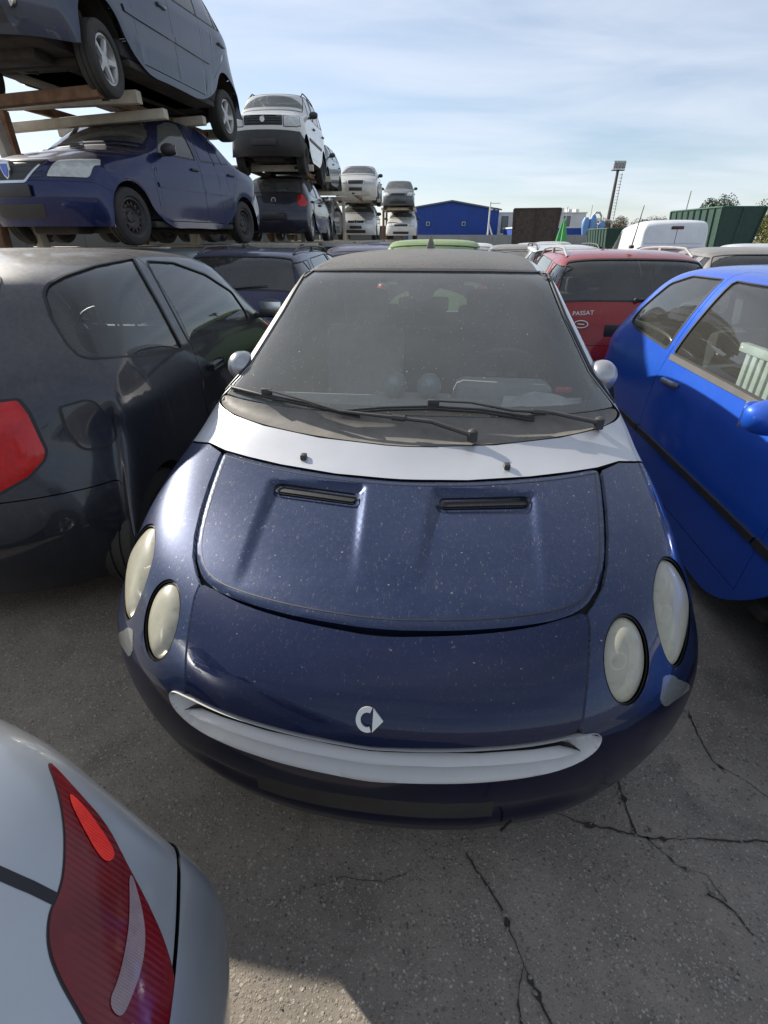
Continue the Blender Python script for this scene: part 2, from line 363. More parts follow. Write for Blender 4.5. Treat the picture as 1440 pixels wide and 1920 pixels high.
def patch(S, name, mat, parent, outer, holes=(), sp=.05, off=0., flange=0., gap=0., disp=None, grow=0., analytic=True, hflange=True):
    sca = scale_of(S, outer); O = resamp(inset(np.array(outer)*sca, gap), sp); Hs = [resamp(inset(np.array(h)*sca, -grow), sp) for h in holes]
    lo, hi = O.min(0), O.max(0); nx = max(2, int((hi[0]-lo[0])/sp)); ny = max(2, int((hi[1]-lo[1])/sp))
    X, Y = np.meshgrid(np.linspace(lo[0], hi[0], nx+1), np.linspace(lo[1], hi[1], ny+1)); X[1::2] += .5*(hi[0]-lo[0])/nx
    G = np.stack([X.ravel(), Y.ravel()], 1); G = G[inside(G, O)]
    if len(G): G = G[segdist(G, O) > sp*.45]
    for h in Hs:
        if len(G): G = G[~inside(G, h)]
        if len(G): G = G[segdist(G, h) > sp*.45]
    pts = [O]; edges = []; n = 0; loops = []
    for L in [O]+Hs:
        k = len(L); edges += [(n+i, n+(i+1) % k) for i in range(k)]; loops.append((n, k)); n += k
    A = np.concatenate([O]+Hs+[G]) if len(G) else np.concatenate([O]+Hs)
    vo, eo, fo, ov, oe, of = delaunay_2d_cdt([Vector(p) for p in A], edges, [], 0, 1e-7)
    V2 = np.array([p[:] for p in vo]); T = np.array([f for f in fo if len(f) == 3]); c = V2[T].mean(1); k = inside(c, O)
    for h in Hs: k &= ~inside(c, h)
    T = T[k]; p, nn = S.ev(V2/sca)
    p = p+nn*off
    if disp is not None: p = disp(p, nn, V2, O)
    t0 = T[0]; s_ = 0
    fn = np.cross(p[T[:, 1]]-p[T[:, 0]], p[T[:, 2]]-p[T[:, 0]]); s_ = (fn*nn[T[:, 0]]).sum()
    if s_ < 0: T = T[:, ::-1]
    faces = [tuple(t) for t in T]; verts = list(p); norms = list(nn)
    if flange:
        inv = {}
        for i, l in enumerate(ov):
            for q in l: inv[q] = i
        for li, (a, k) in enumerate(loops):
            if li and not hflange: continue
            ids = [inv.get(a+i) for i in range(k)]
            if None in ids: continue
            b = len(verts)
            for i in ids: verts.append(p[i]-nn[i]*flange); norms.append(nn[i])
            for i in range(k):
                q = (ids[i], ids[(i+1) % k], b+(i+1) % k, b+i); faces.append(q)
    o = mesh(name, verts, faces, mat, parent, True, norms if (analytic and disp is None) else None)
    if disp is not None: o.data.set_sharp_from_angle(angle=R(40))
    return o
def ribbon(S, name, mat, parent, uv, width=.006, off=.0012, closed=False, th=0.0, sp=.03):
    sca = scale_of(S, uv); P = np.array(uv)*sca
    Q = np.array(densify(P, sp, closed))
    if closed: a = np.roll(Q, 1, 0); b = np.roll(Q, -1, 0)
    else: a = np.concatenate([Q[:1], Q[:-1]]); b = np.concatenate([Q[1:], Q[-1:]])
    t = b-a; t /= np.hypot(t[:, 0], t[:, 1])[:, None]+1e-9; n = np.stack([-t[:, 1], t[:, 0]], 1)*width/2
    pl, nl = S.ev((Q+n)/sca); pr, nr = S.ev((Q-n)/sca); k = len(Q)
    if callable(off): off = off(pl)[:, None]
    v = np.concatenate([pl-nl*.003, pl+nl*(off+th), pr+nr*(off+th), pr-nr*.003]); f = []
    for i in range(k if closed else k-1):
        j = (i+1) % k
        for r in range(3): f.append((r*k+i, r*k+j, (r+1)*k+j, (r+1)*k+i))
    o = mesh(name, v, f, mat, parent, True); o.data.set_sharp_from_angle(angle=R(40)); return o

# ------------------------------------------------------------------ wheels
_wm = {}
def wheel_mesh(kind, r=.30, wd=.19):
    key = (kind, r, wd)
    if key in _wm: return _wm[key]
    h = wd/2; rr = r*.64
    ty = MB().lathe([(-h*.75, rr), (-h*.98, rr+.02), (-h, r*.86), (-h*.9, r*.95), (-h*.7, r*.993), (-h*.33, r), (-h*.30, r-.008), (-h*.22, r-.008), (-h*.19, r), (h*.19, r), (h*.22, r-.008), (h*.30, r-.008), (h*.33, r), (h*.7, r*.993), (h*.9, r*.95), (h, r*.86), (h*.98, rr+.02), (h*.75, rr)], 40)
    ri = MB().lathe([(h*.78, rr+.004), (h*.80, rr-.012), (h*.60, rr-.022), (h*.2, rr-.04), (-h*.7, rr-.045), (-h*.78, rr)], 40)
    dk = MB()
    if kind == 'steel':
        prof = [(h*.1, rr-.04), (h*.45, rr-.055), (h*.55, rr*.62), (h*.30, rr*.5), (h*.25, rr*.32), (h*.38, rr*.28), (h*.42, .02), (h*.42, .001)]
        ri.lathe(prof, 40)
        for k in range(14):
            a = 2*math.pi*k/14; c = Vector((h*.52, math.cos(a)*rr*.72, math.sin(a)*rr*.72)); t = Vector((0, -math.sin(a), math.cos(a))); q = Vector((-.12, math.cos(a), math.sin(a)))
            dk.add([c-t*.010-q*.017+Vector((.006, 0, 0)), c+t*.010-q*.017+Vector((.006, 0, 0)), c+t*.013+q*.017+Vector((.006, 0, 0)), c-t*.013+q*.017+Vector((.006, 0, 0))], [(0, 1, 2, 3)])
        for k in range(4):
            a = 2*math.pi*(k+.5)/4; dk.lathe([(h*.3, .011), (h*.5, .009), (h*.52, .001)], 8, (0, math.cos(a)*.055, math.sin(a)*.055))
    else:
        for k in range(5):
            a0 = 2*math.pi*k/5
            def pt(rad, off, x): return (x, math.cos(a0)*rad-math.sin(a0)*off, math.sin(a0)*rad+math.cos(a0)*off)
            w0, w1 = .038, .026
            v = [pt(.03, -w0, h*.35), pt(.03, w0, h*.35), pt(.03, w0*.6, h*.62), pt(.03, -w0*.6, h*.62), pt(rr-.02, -w1, h*.45), pt(rr-.02, w1, h*.45), pt(rr-.02, w1*.7, h*.75), pt(rr-.02, -w1*.7, h*.75)]
            ri.add(v, [(0, 1, 5, 4), (1, 2, 6, 5), (2, 3, 7, 6), (3, 0, 4, 7)])
        ri.lathe([(h*.2, .07), (h*.62, .065), (h*.7, .04), (h*.7, .001)], 24)
        dk.lathe([(h*.05, rr-.045), (h*.02, .06), (h*.0, .001)], 24)
    def mk(mb, nm, mt):
        me = bpy.data.meshes.new(nm); me.from_pydata(mb.v, [], mb.f); me.materials.append(mt); me.polygons.foreach_set('use_smooth', [True]*len(me.polygons)); me.set_sharp_from_angle(angle=R(30)); return me
    _wm[key] = (mk(ty, 'wheel', TYRE), mk(ri, 'rim', STEEL if kind == 'steel' else ALLOY), mk(dk, 'hub', RUSTY if kind == 'steel' else STEEL))
    return _wm[key]
def wheel(parent, x, y, z, side, kind, r=.30, wd=.19, steer=0, camber=0):
    a, b, c = wheel_mesh(kind, r, wd)
    o = bpy.data.objects.new('wheel', a); col.objects.link(o); o.parent = parent; o.location = (x, y, z)
    o.rotation_euler = (0, R(camber), (0 if side > 0 else math.pi)+R(steer))
    for nm, me in (('rim', b), ('hub', c)):
        q = bpy.data.objects.new(nm, me); col.objects.link(q); q.parent = o
        if nm == 'hub' and kind == 'steel': q['kind'] = 'stuff'
    return o

# ------------------------------------------------------------------ generic car
def lerp(a, b, t): return a+(b-a)*t
def car_shell(p):
    L, W, H = p['L'], p['W'], p['H']; fy, ry, AR = p['fa'], p['ra'], p.get('AR', .345); hub = .30; zs = p.get('sill', .20)
    zh = p['hood_z']; yh = p.get('hood_y', .12); cy, cz = p['cowl']; wy, wz = p['wtop']; r1y, r1z = p['roof_r']; gy, gz = p['glass_b']
    nr = p.get('nr', .36); tr = p.get('tr', .24); belt0 = p.get('belt', .93); belt1 = p.get('belt_r', belt0+.04); rail = p.get('rail', .73)
    def arch(c, deg): a = R(deg); return (c+AR*math.cos(a), max(zs-.0, hub+AR*math.sin(a)))
    def belt(y): return lerp(belt0, belt1, (y-cy)/(gy-cy))
    s0, s1 = fy+AR+.03, ry-AR-.03
    rows = []
    zb = zs-.01
    nz = [(.08, zb), (.025, .31), (.0, .44), (.005, .56), (.035, lerp(.56, zh, .6)), (yh*.75, zh)]
    ends = [(fy-AR-.04, zb), arch(fy, 178), arch(fy, 163), arch(fy, 147), arch(fy, 131), arch(fy, 114)]
    for (y, z), e in zip(nz, ends): rows.append(('n', y, z, e))
    for t, a in ((.22, 92), (.52, 68), (.82, 40)):
        rows.append(('h', lerp(yh, cy, t), lerp(zh, cz, t)+.035*math.sin(math.pi*t), arch(fy, a), 1-t))
    rows.append(('g', cy, cz+.01, arch(fy, 12)))
    bul = p.get('wbulge', .025)
    for t in (.33, .7, 1.0):
        rows.append(('g', lerp(cy, wy, t), lerp(cz, wz, t)+bul*math.sin(math.pi*t), (lerp(s0, s1, t*.42), zs)))
    for t in (.33, .66):
        rows.append(('g', lerp(wy, r1y, t), lerp(wz, r1z, t)+p.get('rbulge', .04)*math.sin(math.pi*(t*.9+.05)), (lerp(s0, s1, .42+t*.55), zs)))
    rows.append(('g', r1y, r1z, arch(ry, 168)))
    rows.append(('g', lerp(r1y, gy, .55), lerp(r1z, gz, .5)+.01, arch(ry, 130)))
    by, bz = p.get('boot', (None, None))
    if by:
        rows.append(('g', gy, gz, arch(ry, 100))); rows.append(('b', lerp(gy, by, .55), lerp(gz, bz, .5)+.012, arch(ry, 75))); rows.append(('b', by, bz, arch(ry, 52)))
    else:
        rows.append(('g', gy, gz, arch(ry, 90)))
    tz = bz if by else gz; ty_ = by if by else gy
    rows.append(('t', lerp(ty_, L, .55), lerp(tz, .60, .45), arch(ry, 35)))
    rows.append(('t', L-.02, .60, arch(ry, 20))); rows.append(('t', L, .46, arch(ry, 8))); rows.append(('t', L-.03, .32, arch(ry, 0))); rows.append(('t', L-.09, zb, (ry+AR+.04, zb)))
    F = [0, .26, .5, .68, .82, .92, .975]; T = []
    for r in rows:
        k, y, z, e = r[:4]; row = []
        Wy = W*(1-.05*max(0, 1-y/.9)**2-.05*max(0, 1-(L-y)/.9)**2)
        if k in 'nt':
            sg = 1 if k == 'n' else -1; sw = nr if k == 'n' else tr; tap = 1-.05*abs(z-.5)
            for f in F: row.append((f*Wy*tap, y+sg*sw*f**2.8, z-(.03*f*f if z > .6 else 0)))
            c6 = row[-1]; row.append((Wy, lerp(c6[1], e[0], .5), lerp(c6[2], e[1], .5)))
        elif k in 'hb':
            sg = 1 if k == 'h' else -1; sw = (nr*.75*r[4] if k == 'h' else tr*.5)
            dz = [0, -.004, -.015, -.03, -.05, -.085, -.16]
            for f, d in zip(F, dz): row.append((f*Wy, y+sg*sw*f**2.8, z+d))
            c6 = row[-1]; row.append((W, lerp(c6[1], e[0], .55), lerp(c6[2], e[1], .5)))
        else:
            b = belt(y); t = min(1, max(0, (z-b)/(H-b))); xr = W*lerp(.90, rail, t)
            rear = y > (wy+r1y)/2; sg = -1 if rear else 1; slope = 1 if (y < wy+.01 or y > r1y-.01) else .3
            sw = .11*slope*sg
            for f in (0, .33, .62, .87): row.append((f*xr, y+sw*f**2, z-.02*f**2-(.012*(f > .8))))
            row.append((xr, y+sw*1.15, z-.05-.025*t))
            zc4 = z-.06; zb_ = min(b, zc4-.03) if t < .15 else b
            ym = lerp(y, e[0], .35); c6 = (W*.955, lerp(y+sw, e[0], .5), zb_)
            if z < b+.06: c6 = (W*.96, lerp(y+sw, e[0], .25), z-.12)
            c4 = row[-1]; c5 = (lerp(c4[0], c6[0], .52)+.012, lerp(c4[1], c6[1], .5), lerp(c4[2], c6[2], .5)); row.append(c5); row.append(c6)
            row.append((W, lerp(c6[1], e[0], .6), lerp(c6[2], e[1], .45)))
        row.append((W*.995 if 's' else W, e[0], e[1])); T.append(row)
    return T
def rect_uv(S, u0, u1, v0, v1, bow=0.0, n=10):
    c = S.uc; a = [(c+lerp(-u0, u0, i/n), v0+bow*(1-(2*i/n-1)**2)) for i in range(n+1)]; b = [(c+lerp(u1, -u1, i/n), v1) for i in range(n+1)]
    return chaikin(a+b, 2)
def build_car(name, p, loc, rz, paintm, label, cat='car', group=None, sp=.06, tilt=(0, 0)):
    root = empty(name, loc, rz, tilt[0], tilt[1]); tag(root, label, cat, group)
    S = Shell(car_shell(p), sub=p.get('sub', 5)); W, L, H = p['W'], p['L'], p['H']; sed = 'boot' in p
    gl = p.get('glass', GLASS)
    vC = 9.0; vT = 12.0; vR = 15.0; vG = 17.0; nvm = S.nv-1
    ws = rect_uv(S, 3.75, 3.6, vC+.28, vT-.12, -.12)
    rg = rect_uv(S, p.get('rgu', 3.45), p.get('rgu', 3.45)-.1, vR+.22, vG-.12, .0)
    vb = 3.35; vbr = p.get('vbr', nvm-3.2)
    holes = [ws, rg]; wins = []
    for poly in p['side']:
        q = chaikin(S.side(poly), 1) if not isinstance(poly, str) else chaikin(S.mir(feat(p['traced'], poly, S, root)), 1)
        wins.append(q); holes += [q, S.mir(q)]
    lampF = chaikin(S.front(p['lamp']), 2) if 'lamp' in p else None
    lampR = chaikin(S.mir(feat(p['traced'], 'tail', S, root)), 1) if 'traced' in p else chaikin(S.rear(p['tail'] if p.get('sharp_tail') else chaikin(p['tail'], 1)), 1) if 'tail' in p else None
    bodyholes = []
    if 'door' in p and p.get('doors', True):
        doors = [S.side(d) for d in p['door']]
    else: doors = []
    # skin outline: everything between the bumpers
    U = S.nu-1; n = 40
    outer = [(lerp(0, U, i/n), vb) for i in range(n+1)]+[(U, lerp(vb, vbr, i/60)) for i in range(1, 60)]+[(lerp(U, 0, i/n), vbr) for i in range(n+1)]+[(0, lerp(vbr, vb, i/60)) for i in range(1, 60)]
    inner = [ws, rg]; dw = {}
    for wq in wins:
        c = wq.mean(0); owner = None
        for di, d in enumerate(doors):
            if inside(c[None], d)[0]: owner = di
        dw.setdefault(owner, []).append(wq)
    for wq in dw.get(None, []): inner += [wq, S.mir(wq)]
    for d in doors: inner += [d, S.mir(d)]
    for l in (lampF, lampR):
        if l is not None: inner += [l, S.mir(l)]
    if 'grille' in p: gr = chaikin(S.front(p['grille']), 1)
    else: gr = None
    if gr is not None and gr[:, 1].min() > vb+.05: inner.append(gr)
    cr_ = p.get('crease')
    def crf(pp, nn, V2, O):
        a = np.clip((np.abs(pp[:, 0])-W*.70)/.1, 0, 1)*np.clip(np.abs(nn[:, 0])*1.6-.3, 0, 1)
        for (y0, z0, y1, z1, h, wd) in cr_:
            zc = z0+(z1-z0)*(pp[:, 1]-y0)/(y1-y0); d = pp[:, 2]-zc; e = np.clip((pp[:, 1]-y0)/.25, 0, 1)*np.clip((y1-pp[:, 1])/.25, 0, 1)
            pr_ = np.where(d > 0, np.clip(1-d/(wd*2.2), 0, 1)**2, np.clip(1+d/(wd*.55), 0, 1)**1.2)
            pp = pp+nn*(h*a*e*pr_)[:, None]
        return pp
    CR = crf if cr_ else None
    try: patch(S, 'body', paintm, root, outer, inner, sp, flange=.015, disp=CR)
    except Exception as ex: print('BODY FAIL', name, ex)
    bm_ = p.get('bump_mat', paintm)
    bo = [(lerp(0, U, i/n), 0) for i in range(n+1)]+[(lerp(U, 0, i/n), vb) for i in range(n+1)]
    patch(S, 'bumper', bm_, root, bo, [], sp, gap=.003, flange=.015, off=p.get('bump_off', 0))
    bo = [(lerp(0, U, i/n), vbr) for i in range(n+1)]+[(lerp(U, 0, i/n), nvm) for i in range(n+1)]
    patch(S, 'bumper', bm_, root, bo, [], sp, gap=.003, flange=.015, off=p.get('bump_off', 0))
    for di, d in enumerate(doors):
        for m in (0, 1):
            f = (lambda q: q) if m == 0 else S.mir
            dd = patch(S, 'door', paintm, root, f(d), [f(q) for q in dw.get(di, [])], sp, gap=.0035, flange=.015, disp=CR)
            hp = p.get('handle', [])
            if di < len(hp):
                y, z = hp[di]; uv = S.side([(y, z)]); pp, nn = S.ev(uv); x = pp[0, 0]*(1 if m == 0 else -1); s_ = 1 if m == 0 else -1
                MB().box((x-.004*s_-.0, y-.085, z-.014), (x+.032*s_, y+.085, z+.014), .007).obj('handle', p.get('handle_mat', BLACKP), dd)
    for wq in wins:
        for f in (lambda q: q, S.mir):
            patch(S, 'side_window', gl, root, f(wq), [], sp, off=-.006, gap=-.002)
            ribbon(S, 'window_seal', SEAL_AND_SHADE, root, f(wq), .011, .002, True)
    patch(S, 'windscreen', p.get('wglass', gl), root, ws, [], sp, off=-.004, gap=-.002)
    ribbon(S, 'windscreen_seal', SEAL_AND_SHADE, root, ws, .03, .002, True)
    patch(S, 'rear_window', gl, root, rg, [], sp, off=-.004, gap=-.002)
    ribbon(S, 'window_seal', SEAL_AND_SHADE, root, rg, .02, .002, True)
    def bulge(h):
        def f(pp, nn, V2, O):
            d = segdist(V2, O); return pp+nn*(h*np.clip(d/.05, 0, 1)**.5)[:, None]
        return f
    for l, mt, nm in ((lampF, p.get('lamp_mat', HEAD), 'headlight'), (lampR, p.get('tail_mat', REDL), 'tail_light')):
        if l is None: continue
        for f in (lambda q: q, S.mir):
            o = patch(S, nm, mt, root, f(l), [], min(sp, .03), off=0.0, gap=.004, disp=bulge(.008))
            ribbon(S, 'lamp_seal', SEAL_AND_SHADE, o, f(l), .012, .001, True)
    if gr is not None:
        patch(S, 'grille', BLACKP, root, gr, [], min(sp, .04), off=.002 if gr[:, 1].min() < vb+.05 else -.02)
        zs_ = [z for x, z in p['grille']]; xs_ = [x for x, z in p['grille']]
        for k in range(p.get('slats', 3)):
            z = lerp(min(zs_), max(zs_), (k+1)/(p.get('slats', 3)+1)); xx = max(xs_)*.93
            try: ribbon(S, 'grille_slat', p.get('slat_mat', BLACKP), root, S.front([(-xx, z), (xx, z)], .1, False), .018, .004)
            except Exception: pass
        if p.get('grille_rim'): ribbon(S, 'grille_surround', CHROME, root, gr, .022, .006, True)
    if 'lower' in p:
        lo = chaikin(S.front(p['lower']), 1); patch(S, 'air_intake', BLACKP, root, lo, [], min(sp, .04), off=.003)
    for (kind, zc, hw, hh) in p.get('plates', []):
        if kind == 'f':
            q = S.front([(-hw, zc), (hw, zc)], .05); pp, _ = S.ev(q); y = pp[:, 1].min()-.012
            MB().box((-hw, y-.01, zc-hh), (hw, y+.012, zc+hh), .004).obj('number_plate', PLATE, root)
        else:
            q = S.rear([(-hw, zc), (hw, zc)], .05); pp, _ = S.ev(q); y = pp[:, 1].max()+.004
            MB().box((-hw, y-.012, zc-hh), (hw, y+.010, zc+hh), .004).obj('number_plate', PLATE, root)
    if 'strip' in p:
        ya, yb, z, hgt, mt = p['strip']
        cuts = [ya]+[c for c in p.get('strip_cuts', [])]+[yb]
        for a, b in zip(cuts[:-1], cuts[1:]):
            n_ = max(2, int((b-a)/.1)); uv = np.array([S.cast((3, lerp(a+.006, b-.006, i/n_), z), (-1, 0, 0)) for i in range(n_+1)])
            ribbon(S, 'rub_strip', mt, root, uv, hgt, .006, th=.008); ribbon(S, 'rub_strip', mt, root, S.mir(uv), hgt, .006, th=.008)
    if 'rails' in p:
        ya, yb = p['rails']; mt = p.get('rail_mat', BLACKP)
        for s_ in (-1, 1):
            pts = []
            for i in range(9):
                y = lerp(ya, yb, i/8); x = s_*(W*p.get('rail', .73)-.06); q = S.top([(x, y)]); pp, _ = S.ev(q); z = pp[0, 2]+(.05 if 0 < i < 8 else .0)
                pts.append((x, y, z))
            MB().tube(pts, .014, 6).box((pts[4][0]-.012, pts[4][1]-.04, pts[4][2]-.06), (pts[4][0]+.012, pts[4][1]+.04, pts[4][2])).obj('roof_rail', mt, root)
    # mirrors
    if p.get('mirror', True):
        my, mz = p.get('mirror_at', (p['cowl'][0]+.42, p['belt']+.05))
        for s_ in (-1, 1):
            x = s_*(W*.93); bm = bmesh.new(); bmesh.ops.create_uvsphere(bm, u_segments=14, v_segments=10, radius=1)
            for v in bm.verts:
                q = v.co; q.x = max(-.9, min(.9, q.x)); yy = q.y*.075 if q.y < 0 else q.y*.03; v.co = Vector((x+s_*.13+q.x*.105, my+yy, mz+q.z*.068+.03))
            bm.verts.index_update(); mb = MB(); mb.add([v.co[:] for v in bm.verts], [[v.index for v in f.verts] for f in bm.faces]); bm.free()
            mb.box((min(x-.02*s_, x+.08*s_), my-.025, mz-.035), (max(x-.02*s_, x+.08*s_), my+.02, mz), .006)
            o = mb.obj('wing_mirror', p.get('mirror_mat', BLACKP), root)
            g = MB().box((x+s_*.13-.085, my+.029, mz-.02), (x+s_*.13+.085, my+.033, mz+.08), .001).obj('mirror_glass', CHROME, o)
    # underbody, arches, wheels
    fy, ry = p['fa'], p['ra']; u = MB().box((-W*.62, .25, .20), (W*.62, L-.25, .30), .02).box((-W*.95, fy+.38, .20), (W*.95, ry-.38, .27), .02)
    if p.get('detail_under'):
        r_ = random.Random(3)
        u.tube([(.18, fy+.3, .19), (.15, fy+1.2, .18), (.22, ry-.3, .19), (.3, ry+.3, .19), (.3, L-.1, .22)], .028, 8)
        u.box((-.2, ry+.25, .14), (.35, L-.3, .24), .03).box((-.5, fy-.04, .13), (.5, fy+.06, .20), .02).box((-.6, ry-.05, .14), (.6, ry+.04, .20), .02)
        u.box((-.35, fy-.35, .12), (.3, fy-.1, .24), .03)
        for s_ in (-1, 1): u.tube([(s_*.2, fy+.25, .18), (s_*.62, fy, .2)], .03, 6); u.tube([(s_*.62, fy+.02, .2), (s_*.55, fy+.05, .55)], .045, 8)
    u.obj('underbody', UNDER, root)
    AR = p.get('AR', .345)
    ln = MB()
    for c in (fy, ry):
        for s_ in (-1, 1):
            x0, x1 = s_*W*.50, s_*(W*p.get('liner', .90))
            v = []; n = 14
            for i in range(n+1):
                a = math.pi*i/n; v += [(x0, c+math.cos(a)*(AR+.015), .28+math.sin(a)*(AR+.03)), (x1, c+math.cos(a)*(AR+.015), .28+math.sin(a)*(AR+.03))]
            f = [(2*i, 2*i+1, 2*i+3, 2*i+2) for i in range(n)]; v += [(x0, c-AR-.01, .2), (x0, c+AR+.01, .2)]
            f.append(tuple([2*i for i in range(n+1)]+[2*n+3, 2*n+2])); MB().add(v, f).obj('arch_liner', UNDER, root)
    wz = p.get('hang', 0.0); wr = p.get('wr', .30)
    for (c, fr) in ((fy, 1), (ry, 0)):
        for s_ in (-1, 1): wheel(root, s_*(W-.125), c, wr-wz, s_, p.get('wheel', 'steel'), wr, .19, steer=p.get('steer', 0) if fr else 0)
    # interior
    cy = p['cowl'][0]; be = p['belt']
    if p.get('interior', True):
        MB().box((-W*.86, cy+.05, be-.28), (W*.86, cy+.50, be-.03), .06).obj('dashboard', DASH, root)
        MB().box((-W*.9, cy+.2, .28), (W*.9, L-.45, .42), .03).obj('cabin_floor', FABRIC, root)
        sy = cy+1.05
        for s_ in (-1, 1): seat(root, s_*.36, sy, .42)
        if p.get('rear_seat', True): MB().box((-.60, sy+.75, .42), (.60, sy+1.2, .60), .05).box((-.60, sy+1.12, .5), (.60, sy+1.28, 1.0), .05).box((-.45, sy+1.15, 1.0), (-.2, sy+1.25, 1.16), .03).box((.2, sy+1.15, 1.0), (.45, sy+1.25, 1.16), .03).obj('rear_seat', FABRIC, root)
        steer_wheel(root, p.get('drv', .36), cy+.62, be-.05)
    return root, S
def seat(root, x, y, z, mat=None, k=1.0):
    m = MB().box((x-.25, y-.25, z), (x+.25, y+.27, z+.16), .05)
    Mx = Matrix.Translation((x, y+.27, z+.12)) @ Matrix.Rotation(R(-14), 4, 'X')
    m.box((-.235, -.055, 0), (.235, .075, .58*k), .05, Mx); m.box((-.13, -.04, .60*k), (.13, .06, .78*k), .04, Mx); m.tube([Mx @ Vector((-.06, .01, .5*k)), Mx @ Vector((-.06, .01, .64*k))], .008, 6); m.tube([Mx @ Vector((.06, .01, .5*k)), Mx @ Vector((.06, .01, .64*k))], .008, 6)
    return m.obj('seat', mat or FABRIC, root)
def steer_wheel(root, x, y, z, r=.185):
    Mx = Matrix.Translation((x, y, z)) @ Matrix.Rotation(R(-62), 4, 'X'); n = 28; pts = [Mx @ Vector((math.cos(2*math.pi*i/n)*r, math.sin(2*math.pi*i/n)*r, 0)) for i in range(n+1)]
    m = MB().tube(pts, .014, 8, cap=False); m.box((-r, -.02, -.012), (r, .02, .0), .004, Mx); m.box((-.018, -r, -.012), (.018, 0, 0), .004, Mx); m.box((-.07, -.06, -.02), (.07, .05, .02), .015, Mx); m.tube([Mx @ Vector((0, 0, 0)), Mx @ Vector((0, 0, -.3))], .03, 8)
    return m.obj('steering_wheel', BLACKP, root)
def disc_badge(name, root, c, nrm, r, mat, ring=None, th=.006):
    q = Vector(nrm).normalized().to_track_quat('Z', 'X').to_matrix().to_4x4(); Mx = Matrix.Translation(c) @ q
    m = MB(); m.lathe([(0, r), (th, r*.97), (th, .0005)], 24, axis='z'); m.v = [tuple(Mx @ Vector(v)) for v in m.v]; o = m.obj(name, mat, root)
    if ring:
        m = MB(); m.lathe([(th, r*.82), (th+.003, r*.84), (th+.003, r), (0, r*1.02)], 24, axis='z'); m.v = [tuple(Mx @ Vector(v)) for v in m.v]; m.obj('badge_ring', ring, o)
    return o, Mx
